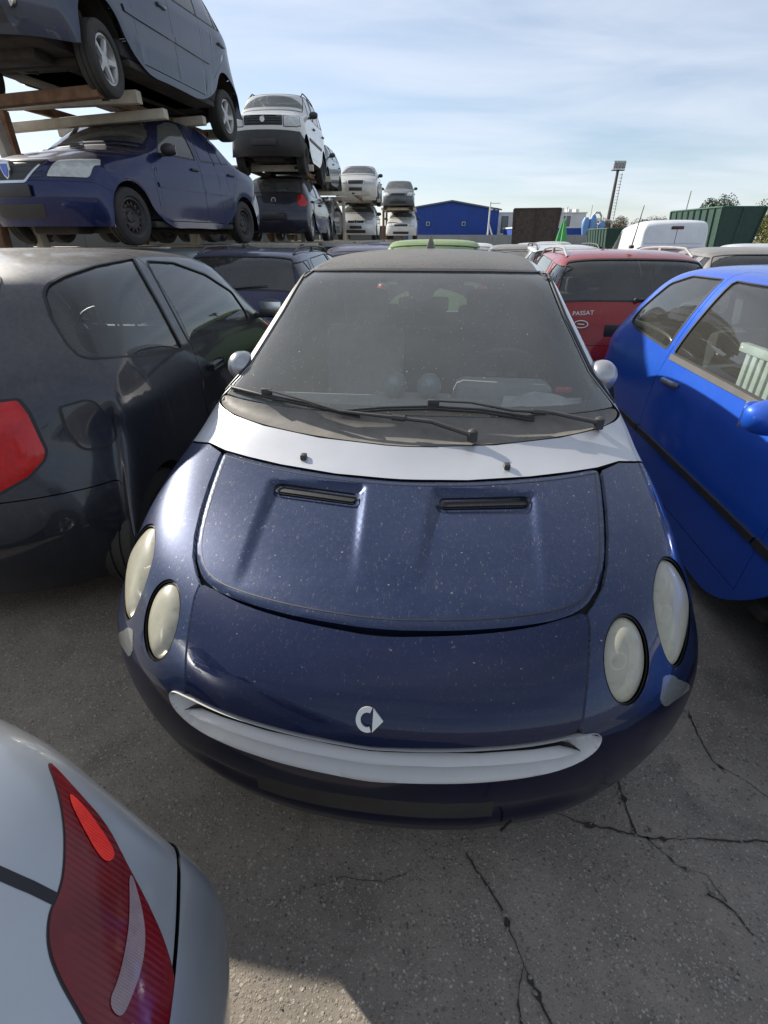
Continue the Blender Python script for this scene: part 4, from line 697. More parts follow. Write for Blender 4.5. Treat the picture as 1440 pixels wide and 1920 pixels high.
'smart.roof_f': [[0.5505,1.9792,1.4182],[0.5078,1.9027,1.4231],[0.4745,1.877,1.4254],[0.4435,1.8632,1.4269],[0.4133,1.8542,1.4283],[0.3836,1.8479,1.4295],[0.3542,1.8439,1.4306],[0.325,1.8408,1.4316],[0.2957,1.8384,1.4326],[0.2676,1.8341,1.4329],[0.2396,1.8302,1.4331],[0.2116,1.8268,1.4333],[0.1836,1.8237,1.4335],[0.1556,1.8211,1.4337],[0.1276,1.8188,1.4339],[0.0996,1.817,1.434],[0.0715,1.8157,1.4341],[0.0434,1.8149,1.4342],[0.0152,1.8145,1.4343]],
'smart.nozzle': [[0.3257,0.844,0.9271]],
'smart.emblem': [[-0.0039,0.0809,0.6809]],
'smart.wip1': [[0.2178,0.9611,0.9676],[0.1954,0.9685,0.9719],[0.1728,0.9757,0.9763],[0.1501,0.983,0.9808],[0.1271,0.9902,0.9854],[0.104,0.9975,0.9899],[0.0807,1.0049,0.9946],[0.0588,1.0062,0.9958],[0.0369,1.0077,0.9969],[0.0148,1.0093,0.998],[-0.0073,1.0112,0.9991],[-0.0295,1.0131,1.0001],[-0.0519,1.0154,1.001],[-0.0743,1.0178,1.0019],[-0.0969,1.0204,1.0027],[-0.1197,1.0231,1.0035],[-0.1425,1.026,1.0042],[-0.1656,1.0291,1.0048],[-0.1887,1.0324,1.0055],[-0.2121,1.0359,1.006],[-0.2356,1.0396,1.0065],[-0.2603,1.0488,1.0099],[-0.2853,1.0583,1.0133],[-0.3105,1.0679,1.0167],[-0.3361,1.0779,1.0201],[-0.362,1.0882,1.0234],[-0.3888,1.0981,1.0263],[-0.416,1.1084,1.0292],[-0.4435,1.119,1.032],[-0.4715,1.1301,1.0348],[-0.5001,1.1417,1.0374],[-0.5292,1.1543,1.0399]],
'smart.bl1': [[-0.7101,1.2376,1.0314],[-0.6708,1.2096,1.0332],[-0.6349,1.1875,1.0335],[-0.6012,1.1692,1.0328],[-0.569,1.1534,1.0315],[-0.538,1.1396,1.0297],[-0.5071,1.1287,1.0286],[-0.477,1.1187,1.0272],[-0.4474,1.1094,1.0258],[-0.4182,1.1006,1.0242],[-0.3895,1.092,1.0225],[-0.3611,1.0837,1.0209],[-0.336,1.0761,1.019],[-0.3112,1.0687,1.0171],[-0.2866,1.0616,1.0151],[-0.2623,1.0547,1.0132],[-0.2383,1.048,1.0112],[-0.2144,1.0415,1.0091],[-0.1908,1.0353,1.007],[-0.1675,1.0293,1.0048]],
'smart.wip2': [[0.6455,1.095,0.9821],[0.6222,1.0933,0.987],[0.5991,1.0923,0.9916],[0.5763,1.092,0.996],[0.5536,1.0922,1.0002],[0.531,1.0929,1.0043],[0.5085,1.0939,1.0083],[0.486,1.0951,1.0122],[0.4628,1.0921,1.0136],[0.4396,1.0892,1.0149],[0.4165,1.0866,1.0162],[0.3934,1.084,1.0174],[0.3704,1.0816,1.0186],[0.3474,1.0793,1.0197],[0.3245,1.0806,1.0228],[0.3016,1.082,1.026],[0.2786,1.0835,1.0291],[0.2556,1.0851,1.0321],[0.2325,1.0869,1.0351],[0.2094,1.0889,1.0381],[0.1842,1.0872,1.0389],[0.1591,1.0858,1.0395],[0.1339,1.0847,1.0401],[0.1087,1.0838,1.0406],[0.0834,1.0831,1.0411]],
'smart.bl2': [[-0.2271,1.0457,1.0106],[-0.2034,1.047,1.013],[-0.1798,1.0485,1.0154],[-0.1563,1.0501,1.0177],[-0.1329,1.0519,1.0199],[-0.1095,1.0539,1.0221],[-0.0862,1.056,1.0242],[-0.0632,1.0569,1.0254],[-0.0404,1.0579,1.0264],[-0.0175,1.0592,1.0274],[0.0053,1.0606,1.0283],[0.028,1.0623,1.0292],[0.0507,1.0641,1.03],[0.0733,1.0661,1.0308],[0.0982,1.0662,1.03],[0.123,1.0664,1.0292],[0.1477,1.067,1.0284],[0.1724,1.0677,1.0274],[0.1971,1.0686,1.0264],[0.2218,1.0697,1.0254],[0.2464,1.071,1.0243],[0.2693,1.0699,1.0217],[0.2922,1.069,1.0191],[0.3151,1.0682,1.0164],[0.3379,1.0675,1.0137],[0.3607,1.067,1.011],[0.3835,1.0664,1.0083],[0.4062,1.066,1.0055],[0.4289,1.0657,1.0027]],
'graphite.door_glass': [[-0.6437,2.6141,1.45],[-0.6484,2.5512,1.4458],[-0.6529,2.4843,1.4414],[-0.6569,2.4128,1.4367],[-0.6598,2.3348,1.4317],[-0.67,2.2792,1.4174],[-0.6791,2.2175,1.4024],[-0.6876,2.151,1.3866],[-0.6953,2.0785,1.3699],[-0.7027,2.0002,1.3522],[-0.7159,1.9334,1.3225],[-0.7284,1.8598,1.2911],[-0.7395,1.7766,1.2577],[-0.7489,1.682,1.2217],[-0.7679,1.6628,1.1783],[-0.7865,1.6405,1.1336],[-0.8037,1.6122,1.0871],[-0.8233,1.6174,1.0182],[-0.823,1.7743,1.0245],[-0.823,1.92,1.0304],[-0.8232,2.0556,1.036],[-0.8233,2.1818,1.0412],[-0.8235,2.2993,1.0461],[-0.8236,2.409,1.0506],[-0.8238,2.5117,1.0548],[-0.824,2.6081,1.0588],[-0.8241,2.6988,1.0626],[-0.817,2.7064,1.0938],[-0.8091,2.7117,1.1242],[-0.8001,2.7145,1.1537],[-0.79,2.7145,1.1825],[-0.7789,2.7123,1.2106],[-0.7671,2.7084,1.2383],[-0.7549,2.7035,1.2657],[-0.7423,2.6977,1.2928],[-0.7294,2.6909,1.3196],[-0.7158,2.6829,1.3462],[-0.7015,2.6731,1.3726],[-0.6858,2.6606,1.3987],[-0.6675,2.6427,1.4245]],
'graphite.quarter': [[-0.6182,2.6886,1.4646],[-0.6208,2.7675,1.4611],[-0.6219,2.8398,1.4578],[-0.6215,2.9059,1.4545],[-0.6197,2.9665,1.4513],[-0.6167,3.0222,1.4481],[-0.6169,3.0742,1.4421],[-0.6149,3.1208,1.4362],[-0.6118,3.164,1.4304],[-0.6052,3.2003,1.4244],[-0.5975,3.2336,1.4185],[-0.5889,3.2781,1.4058],[-0.5757,3.3143,1.3929],[-0.5787,3.3592,1.3641],[-0.5946,3.3827,1.3378],[-0.6082,3.4029,1.3113],[-0.6206,3.4214,1.2848],[-0.6367,3.4333,1.2623],[-0.6529,3.4452,1.2397],[-0.6686,3.4565,1.2171],[-0.684,3.4675,1.1944],[-0.705,3.4731,1.1727],[-0.725,3.4772,1.1505],[-0.7575,3.4596,1.1369],[-0.7745,3.4403,1.1347],[-0.7888,3.4159,1.1314],[-0.8006,3.3865,1.1271],[-0.8099,3.3515,1.1217],[-0.8165,3.3102,1.1149],[-0.8209,3.2629,1.107],[-0.823,3.2083,1.0999],[-0.8239,3.1485,1.092],[-0.8247,3.0852,1.0836],[-0.8256,3.0186,1.0748],[-0.8267,2.9483,1.0655],[-0.8278,2.874,1.0556],[-0.829,2.7952,1.0452],[-0.822,2.803,1.0784],[-0.8139,2.8083,1.1105],[-0.8049,2.8112,1.1418],[-0.7947,2.8113,1.1722],[-0.7833,2.8088,1.2019],[-0.7711,2.8043,1.231],[-0.7582,2.7985,1.2598],[-0.7458,2.7949,1.2864],[-0.733,2.7905,1.3128],[-0.7198,2.7849,1.3389],[-0.7057,2.7776,1.3647],[-0.6905,2.7682,1.3902],[-0.6736,2.7553,1.4154],[-0.6519,2.7331,1.4403]],
'graphite.tail': [[-0.4093,3.6598,1.0218],[-0.4328,3.6551,1.0208],[-0.4561,3.6501,1.0197],[-0.4793,3.6447,1.0184],[-0.5087,3.6357,1.0203],[-0.5379,3.6262,1.022],[-0.5535,3.631,0.9989],[-0.5682,3.6347,0.9753],[-0.5751,3.6401,0.9515],[-0.5813,3.6446,0.9272],[-0.587,3.6486,0.9025],[-0.5925,3.6524,0.8774],[-0.598,3.656,0.8521],[-0.6035,3.6597,0.8265],[-0.5952,3.6743,0.794],[-0.5779,3.6903,0.7755],[-0.5605,3.7061,0.7571],[-0.5429,3.7216,0.7386],[-0.5247,3.7339,0.7298],[-0.5062,3.7458,0.7208],[-0.4874,3.7572,0.7116],[-0.4683,3.7682,0.7023],[-0.4489,3.7787,0.6928],[-0.4281,3.7859,0.6937],[-0.407,3.7926,0.6943],[-0.3854,3.7987,0.6946],[-0.3635,3.8045,0.6947],[-0.3683,3.7952,0.7193],[-0.3729,3.786,0.7436],[-0.3772,3.7765,0.7678],[-0.3814,3.7669,0.7917],[-0.3852,3.7571,0.8155],[-0.389,3.7472,0.8391],[-0.3924,3.7371,0.8625],[-0.3957,3.7269,0.8857],[-0.3988,3.7164,0.9088],[-0.4015,3.7057,0.9317],[-0.404,3.6947,0.9545],[-0.4061,3.6834,0.9771],[-0.4079,3.6719,0.9996]],
'graphite.flap': [[-0.6626,3.5901,0.9796],[-0.6822,3.5784,0.9837],[-0.7016,3.5663,0.9877],[-0.721,3.5538,0.9917],[-0.7405,3.541,0.9957],[-0.7669,3.526,0.983],[-0.777,3.5208,0.9612],[-0.7859,3.5135,0.9383],[-0.7942,3.5049,0.9147],[-0.7967,3.5029,0.8763],[-0.8018,3.5049,0.8387],[-0.7871,3.5178,0.8103],[-0.769,3.5346,0.8082],[-0.7517,3.5518,0.8064],[-0.7342,3.5683,0.8045],[-0.7166,3.5841,0.8024],[-0.696,3.5968,0.8187],[-0.6868,3.5989,0.843],[-0.6776,3.6009,0.867],[-0.6687,3.603,0.8907],[-0.667,3.5991,0.9208],[-0.6651,3.595,0.9505]],
'silver_corner.lamp': [[-0.7604,3.691,0.8167],[-0.7602,3.6941,0.8148],[-0.759,3.7,0.8118],[-0.757,3.7082,0.8072],[-0.7543,3.7189,0.8012],[-0.7507,3.7319,0.7936],[-0.7474,3.7446,0.7855],[-0.744,3.7571,0.7769],[-0.7407,3.7697,0.7681],[-0.7373,3.7823,0.759],[-0.7329,3.7949,0.7502],[-0.7276,3.8075,0.7419],[-0.7214,3.82,0.7339],[-0.7142,3.8325,0.7266],[-0.7072,3.8449,0.719],[-0.7004,3.8572,0.7112],[-0.6936,3.8697,0.7031],[-0.6871,3.882,0.6947],[-0.6803,3.8942,0.6864],[-0.6734,3.9061,0.6783],[-0.6663,3.9178,0.6703],[-0.6591,3.9292,0.6622],[-0.6518,3.9398,0.6551],[-0.6444,3.9496,0.6486],[-0.637,3.9585,0.6427],[-0.6294,3.9667,0.6376],[-0.6215,3.9745,0.6332],[-0.6134,3.9817,0.6295],[-0.6049,3.9885,0.6264],[-0.5963,3.9947,0.6238],[-0.5867,3.995,0.6302],[-0.5765,3.9893,0.6441],[-0.5712,3.9836,0.6546],[-0.5661,3.9778,0.6642],[-0.5624,3.9721,0.6729],[-0.5589,3.9665,0.6812],[-0.5555,3.9608,0.689],[-0.552,3.9541,0.6981],[-0.5485,3.9475,0.7068],[-0.5447,3.9374,0.7188],[-0.5438,3.9307,0.7261],[-0.5456,3.9271,0.729],[-0.548,3.9222,0.7327],[-0.5508,3.916,0.7374],[-0.5541,3.9086,0.7431],[-0.5579,3.8999,0.7498],[-0.5619,3.8916,0.756],[-0.5661,3.8836,0.7616],[-0.5704,3.8761,0.7667],[-0.5748,3.8689,0.7714],[-0.5797,3.8623,0.7754],[-0.5851,3.856,0.7787],[-0.5909,3.8502,0.7813],[-0.5972,3.8449,0.7832],[-0.6033,3.8403,0.7844],[-0.6091,3.8367,0.785],[-0.6146,3.8339,0.7848],[-0.6198,3.8321,0.7838],[-0.6254,3.8297,0.7831],[-0.6314,3.8267,0.7827],[-0.6379,3.8231,0.7826],[-0.6448,3.8189,0.7828],[-0.6529,3.8131,0.7836],[-0.6622,3.8057,0.7852],[-0.6727,3.7966,0.7875],[-0.6847,3.7856,0.7904],[-0.696,3.7744,0.7936],[-0.7067,3.763,0.7971],[-0.7166,3.7516,0.8009],[-0.7256,3.7401,0.805],[-0.7338,3.7292,0.8086],[-0.7411,3.7188,0.8117],[-0.7472,3.7094,0.8147],[-0.7524,3.7006,0.8171],[-0.7564,3.6945,0.8181],[-0.7591,3.6911,0.8179]],
'silver_corner.strip': [[-0.6906,3.8698,0.7049],[-0.682,3.8809,0.6994],[-0.6739,3.8907,0.6945],[-0.6662,3.8995,0.6904],[-0.6588,3.9071,0.687],[-0.6518,3.9138,0.6845],[-0.6446,3.9199,0.6825],[-0.6372,3.9255,0.6813],[-0.6296,3.9305,0.6806],[-0.6218,3.9349,0.6806],[-0.614,3.9388,0.681],[-0.6061,3.9423,0.6819],[-0.5981,3.9452,0.6832],[-0.5901,3.9477,0.685],[-0.583,3.9497,0.6867],[-0.5768,3.9513,0.6884],[-0.5714,3.9525,0.6899],[-0.5668,3.9533,0.6915],[-0.5637,3.9527,0.6937],[-0.5621,3.9507,0.6966],[-0.562,3.9475,0.7002],[-0.5634,3.9429,0.7044],[-0.5659,3.939,0.7072],[-0.5694,3.9359,0.7086],[-0.5741,3.9336,0.7086],[-0.58,3.9321,0.7072],[-0.5862,3.9301,0.706],[-0.5929,3.9276,0.7051],[-0.6,3.9245,0.7044],[-0.6076,3.9208,0.704],[-0.6153,3.9169,0.7037],[-0.6231,3.9127,0.7036],[-0.6309,3.9082,0.7036],[-0.6388,3.9034,0.7039],[-0.6479,3.8972,0.7046],[-0.6582,3.8897,0.7059],[-0.6699,3.8806,0.7076],[-0.6764,3.8752,0.7088],[-0.6831,3.8698,0.7099],[-0.6911,3.8642,0.7103],[-0.6937,3.8642,0.7086]],
'silver_corner.hot': [[-0.7363,3.7508,0.7879],[-0.7346,3.7588,0.782],[-0.7326,3.7668,0.7761],[-0.7302,3.7751,0.7703],[-0.7273,3.7835,0.7645],[-0.7241,3.7919,0.7588],[-0.7207,3.8002,0.7532],[-0.7172,3.8084,0.7478],[-0.7137,3.8164,0.7425],[-0.71,3.8243,0.7373],[-0.7062,3.8303,0.734],[-0.7023,3.8344,0.7325],[-0.6984,3.8367,0.7329],[-0.6943,3.8371,0.7351],[-0.6914,3.8365,0.7376],[-0.6896,3.8347,0.7405],[-0.6889,3.8319,0.7437],[-0.6893,3.828,0.7472],[-0.6908,3.8227,0.7513],[-0.6935,3.816,0.756],[-0.6972,3.8079,0.7614],[-0.7021,3.7982,0.7674],[-0.7067,3.7891,0.7729],[-0.7112,3.7807,0.7779],[-0.7153,3.7728,0.7824],[-0.7193,3.7656,0.7865],[-0.7231,3.7591,0.7897],[-0.7268,3.7535,0.7922],[-0.7303,3.7487,0.794],[-0.7337,3.7447,0.7951],[-0.7359,3.7437,0.7944],[-0.7367,3.7457,0.792]],
'silver_corner.seam': [[-0.6099,3.7397,0.8651],[-0.6108,3.7464,0.8602],[-0.6118,3.7529,0.8548],[-0.6127,3.7594,0.8495],[-0.6137,3.7659,0.844],[-0.6147,3.7724,0.8385],[-0.6158,3.7788,0.8327],[-0.6168,3.7853,0.8269],[-0.6179,3.7918,0.821],[-0.619,3.7982,0.8148],[-0.6202,3.8046,0.8086],[-0.621,3.8114,0.8022],[-0.6218,3.8182,0.7956],[-0.6226,3.825,0.7889],[-0.6235,3.8318,0.7822]],
}

# ------------------------------------------------------------------ features measured on each body, in that car's own coordinates
def feat(car, key, S, root, closed=True, step=12):
    k = car+'.'+key
    return S.near(BAKED[k])

# ------------------------------------------------------------------ ground
def ground():
    m, nt, b, o = newmat('worn_concrete'); v = coords(nt)
    big = noise(nt, v, 0.9, 6, .6); mid = noise(nt, v, 6, 6, .65)
    base = mixrgb(nt, mrange(nt, big, .3, .7), (0.185, 0.160, 0.130), (0.33, 0.29, 0.24))
    base = mixrgb(nt, mrange(nt, mid, .35, .75, 0, .6), base, (0.10, 0.088, 0.074))
    oil = mrange(nt, noise(nt, v, 2.0, 6, .6, 1.2), .52, .70, 0, .62); base = mixrgb(nt, oil, base, (0.035, 0.033, 0.031))
    hs = None
    for s, thr, amt in ((100, .46, .9), (210, .50, .85), (52, .30, .55)):
        vo = N(nt, 'ShaderNodeTexVoronoi'); nt.links.new(v, vo.inputs['Vector']); vo.inputs['Scale'].default_value = s; vo.inputs['Randomness'].default_value = 1.0
        f = mrange(nt, vo.outputs['Distance'], thr, thr*.7)
        sp = N(nt, 'ShaderNodeSeparateColor'); nt.links.new(vo.outputs['Color'], sp.inputs[0])
        stone = mixrgb(nt, sp.outputs[0], (0.045, 0.040, 0.035), (0.46, 0.42, 0.36)); stone = mixrgb(nt, mrange(nt, sp.outputs[1], .6, 1), stone, (0.20, 0.13, 0.09))
        g = mth(nt, 'MULTIPLY', mth(nt, 'MULTIPLY', f, mrange(nt, sp.outputs[2], .35, .75)), mth(nt, 'MULTIPLY', mrange(nt, mid, .3, .6, .5, 1), amt))
        base = mixrgb(nt, g, base, stone); hs = g if hs is None else mth(nt, 'ADD', hs, g)
    nt.links.new(base, b.inputs['Base Color']); b.inputs['Roughness'].default_value = .85
    hh = mth(nt, 'ADD', mth(nt, 'MULTIPLY', hs, .8), mth(nt, 'MULTIPLY', noise(nt, v, 60, 5, .7), 1.2))
    bp = N(nt, 'ShaderNodeBump'); bp.inputs['Strength'].default_value = .55; bp.inputs['Distance'].default_value = .004
    nt.links.new(hh, bp.inputs['Height']); nt.links.new(bp.outputs[0], b.inputs['Normal'])
    g = mesh('ground', [(-900, -900, 0), (900, -900, 0), (900, 1500, 0), (-900, 1500, 0)], [(0, 1, 2, 3)], m, smooth=False); tag(g, kind='structure')
    # cracks: irregular grooves filled with dirt
    cm = plain('crack_dirt', (0.038, 0.033, 0.028), .95, var=.5, bump=.8, bs=80)
    def crack(pts, w0, seed):
        r = random.Random(seed); P = densify(pts, .012, False); v = []; f = []; off = 0
        for i, p in enumerate(P):
            off = off*.85+r.uniform(-.003, .003); a = P[max(0, i-1)]; b = P[min(len(P)-1, i+1)]; t = (b-a)/np.linalg.norm(b-a); n = np.array([-t[1], t[0]])
            ww = .55*w0*(.35+.9*abs(math.sin(i*.11+seed))*r.uniform(.5, 1.5))+(w0*1.6 if r.random() < .06 else 0)
            c = p+n*off; v += [(*(c+n*ww), .004), (*(c-n*ww), .004)]
            if i: f.append((2*i-2, 2*i-1, 2*i+1, 2*i))
        o = mesh('crack', v, f, cm, smooth=False); tag(o, kind='structure')
    for i, (pts, w0) in enumerate(CRACKS): crack(pts, w0, i+1)
    # loose stones
    r = random.Random(5); v = []; f = []; 
    bm = bmesh.new(); bmesh.ops.create_icosphere(bm, subdivisions=1, radius=1); bv = [q.co.copy() for q in bm.verts]; bf = [[q.index for q in t.verts] for t in bm.faces]; bm.free()
    spots = []
    for k in range(420): spots.append((r.uniform(-.9, 1.4), r.uniform(.12, 1.3), r.uniform(.0012, .0045)))
    for pts, w0 in CRACKS:
        P = densify(pts, .03, False)
        for p in P:
            if r.random() < .8: spots.append((p[0]+r.gauss(0, .012), p[1]+r.gauss(0, .012), r.uniform(.002, .007)))
    for (x, y, s) in spots:
        n = len(v); a = r.uniform(0, 6.28)
        sx, sy, sz = s*r.uniform(.8, 1.4), s*r.uniform(.7, 1.1), s*r.uniform(.4, .7)
        for q in bv: X, Y = q.x*sx, q.y*sy; v.append((x+X*math.cos(a)-Y*math.sin(a), y+X*math.sin(a)+Y*math.cos(a), .004+q.z*sz))
        f += [[i+n for i in t] for t in bf]
    tag(mesh('gravel', v, f, plain('pebble', (0.20, 0.18, 0.155), .8, var=.5), smooth=False), 'loose pebbles and grit scattered on the concrete', 'gravel', kind='stuff')
CRACKS = [([(.345, .47), (.31, .40), (.315, .33), (.27, .28)], .0016), ([(.78, .76), (.83, .69), (.90, .66), (.92, .60)], .002), ([(-.25, .62), (-.12, .66), (.0, .64), (.10, .68)], .0012),
          ([(.24, .72), (.30, .60), (.345, .47), (.375, .38), (.43, .25), (.47, .12), (.50, -.1)], .0045),
          ([(.40, .86), (.62, .80), (.78, .76), (1.3, .74)], .004), ([(.86, 1.25), (.80, 1.02), (.76, .90), (.755, .77)], .006),
          ([(1.15, 1.2), (1.12, 1.0), (1.25, .86)], .003), ([(.88, .62), (.93, .58), (.95, .53)], .004)]
ground()

# ------------------------------------------------------------------ the two-tone car in the middle
TH = R(-6.65); CX, CY = .103, -.567
loc = (-(math.cos(TH)*CX-math.sin(TH)*CY), -(math.sin(TH)*CX+math.cos(TH)*CY), 0)
def smart_table():
    A = [
    [(0,.135,.17),(.2,.145,.17),(.38,.185,.17),(.54,.245,.17),(.66,.32,.17),(.74,.385,.17),(.79,.43,.17),(0.812,0.47,0.17),(0.8,0.52,0.2)],
    [(0,.095,.28),(.2,.105,.28),(.4,.15,.28),(.56,.215,.28),(.69,.30,.28),(.775,.375,.28),(.825,.42,.28),(0.855,0.465,0.28),(0.845,0.505,0.28)],
    [(0,.06,.40),(.2,.07,.40),(.4,.115,.40),(.57,.19,.40),(.71,.29,.40),(.80,.38,.40),(.85,.44,.40),(0.87,0.475,0.4),(0.868,0.505,0.38)],
    [(0,.045,.52),(.2,.055,.52),(.4,.105,.52),(.57,.18,.52),(.71,.285,.52),(.80,.385,.52),(.85,.455,.52),(0.872,0.5,0.5),(0.87,0.525,0.46)],
    [(0,.055,.615),(.2,.067,.615),(.4,.115,.61),(.56,.19,.61),(.70,.305,.61),(.79,.41,.61),(.84,.49,.59),(0.87,0.535,0.575),(0.87,0.55,0.52)],
    [(0,.08,.68),(.2,.093,.678),(.39,.14,.672),(.54,.215,.665),(.67,.32,.663),(.765,.42,.658),(.825,.51,.64),(0.866,0.58,0.615),(0.869,0.58,0.575)],
    [(0,.135,.738),(.2,.15,.735),(.38,.195,.728),(.53,.27,.725),(.65,.36,.727),(.748,.45,.715),(.815,.54,.69),(0.862,0.625,0.655),(0.869,0.625,0.61)],
    [(0,.235,.79),(.2,.25,.787),(.38,.295,.78),(.53,.36,.778),(.65,.435,.780),(.748,.52,.765),(.815,.60,.735),(0.86,0.685,0.69),(0.869,0.69,0.64)],
    [(0,.41,.84),(.2,.42,.838),(.39,.455,.831),(.54,.505,.827),(.665,.565,.827),(.762,.63,.812),(.818,.69,.777),(0.859,0.765,0.715),(0.869,0.77,0.655)],
    [(0,.59,.882),(.2,.60,.880),(.4,.63,.874),(.56,.67,.870),(.68,.715,.870),(.772,.765,.854),(.823,.81,.812),(0.859,0.845,0.73),(0.869,0.86,0.655)],
    [(0,.76,.918),(.2,.768,.917),(.4,.79,.912),(.57,.82,.908),(.69,.86,.903),(.778,.90,.887),(.822,.925,.842),(0.856,0.95,0.735),(0.866,0.95,0.625)],
    [(0,.92,.955),(.2,.93,.954),(.4,.955,.952),(.58,.99,.95),(.69,1.03,.942),(.772,1.05,.927),(.812,1.05,.872),(0.848,1.04,0.71),(0.858,1.03,0.57)],
    [(0,1.06,1.028),(.22,1.07,1.026),(.43,1.10,1.022),(.60,1.14,1.018),(.735,1.19,1.0),(.785,1.18,.955),(.80,1.14,.89),(0.84,1.1,0.66),(0.845,1.12,0.42)],
    [(0,1.25,1.15),(.2,1.26,1.147),(.4,1.285,1.14),(.56,1.315,1.13),(.69,1.345,1.09),(.745,1.34,1.04),(.785,1.3,.94),(.835,1.2,.65),(0.82,1.2,0.22)],
    [(0,1.5,1.292),(.19,1.51,1.288),(.37,1.525,1.282),(.51,1.545,1.272),(.635,1.565,1.235),(.70,1.56,1.14),(.775,1.55,.97),(.84,1.5,.65),(.82,1.45,.22)],
    [(0,1.76,1.418),(.18,1.762,1.415),(.35,1.765,1.408),(.48,1.77,1.396),(.585,1.775,1.362),(.655,1.77,1.23),(.77,1.77,1.0),(.84,1.77,.65),(.82,1.77,.22)],
    [(0,1.97,1.465),(.18,1.97,1.462),(.35,1.97,1.452),(.485,1.97,1.436),(.595,1.97,1.39),(.66,1.97,1.25),(.77,1.97,1.0),(.84,1.97,.65),(.82,1.97,.22)],
    [(0,2.3,1.492),(.18,2.3,1.49),(.35,2.3,1.48),(.485,2.3,1.462),(.575,2.3,1.425),(.645,2.3,1.26),(.77,2.3,1.0),(.84,2.3,.65),(.82,2.3,.22)],
    [(0,2.7,1.497),(.18,2.7,1.495),(.35,2.7,1.485),(.485,2.7,1.465),(.575,2.7,1.425),(.645,2.65,1.26),(.77,2.65,1.0),(.84,2.6,.65),(.82,2.6,.22)],
    [(0,3.05,1.47),(.18,3.05,1.468),(.35,3.04,1.458),(.48,3.03,1.44),(.56,3.0,1.40),(.64,2.95,1.25),(.765,2.9,1.02),(.84,2.85,.72),(.84,2.84,.30)],
    [(0,3.32,1.40),(.18,3.31,1.40),(.35,3.29,1.39),(.46,3.27,1.37),(.54,3.23,1.34),(.62,3.18,1.22),(.75,3.1,1.04),(.84,3.0,.8),(.85,2.98,.55)],
    [(0,3.47,1.25),(.18,3.46,1.25),(.36,3.44,1.24),(.48,3.41,1.22),(.56,3.37,1.20),(.64,3.3,1.12),(.75,3.22,1.0),(.84,3.18,.8),(.85,3.18,.64)],
    [(0,3.58,1.02),(.2,3.57,1.02),(.4,3.55,1.01),(.54,3.51,1.0),(.64,3.46,1.0),(.72,3.4,.97),(.79,3.34,.9),(.84,3.3,.75),(.85,3.36,.62)],
    [(0,3.70,.70),(.2,3.69,.70),(.4,3.66,.70),(.56,3.62,.70),(.68,3.56,.70),(.76,3.5,.70),(.82,3.44,.66),(.845,3.44,.6),(.85,3.5,.52)],
    [(0,3.72,.45),(.2,3.71,.45),(.4,3.68,.45),(.56,3.64,.45),(.68,3.58,.45),(.77,3.52,.45),(.82,3.48,.43),(.845,3.5,.42),(.84,3.52,.35)],
    [(0,3.62,.2),(.2,3.61,.2),(.4,3.59,.2),(.54,3.56,.2),(.66,3.52,.2),(.74,3.5,.2),(.79,3.5,.2),(.81,3.53,.2),(.80,3.53,.2)]]
    return A
def evfit(x, y, X): return np.polyval(np.polyfit(np.asarray(x)**2, y, 3), np.asarray(X)**2)
REFL = plain('reflector_bowl', (.45, .45, .42), .25, .8, var=.25)
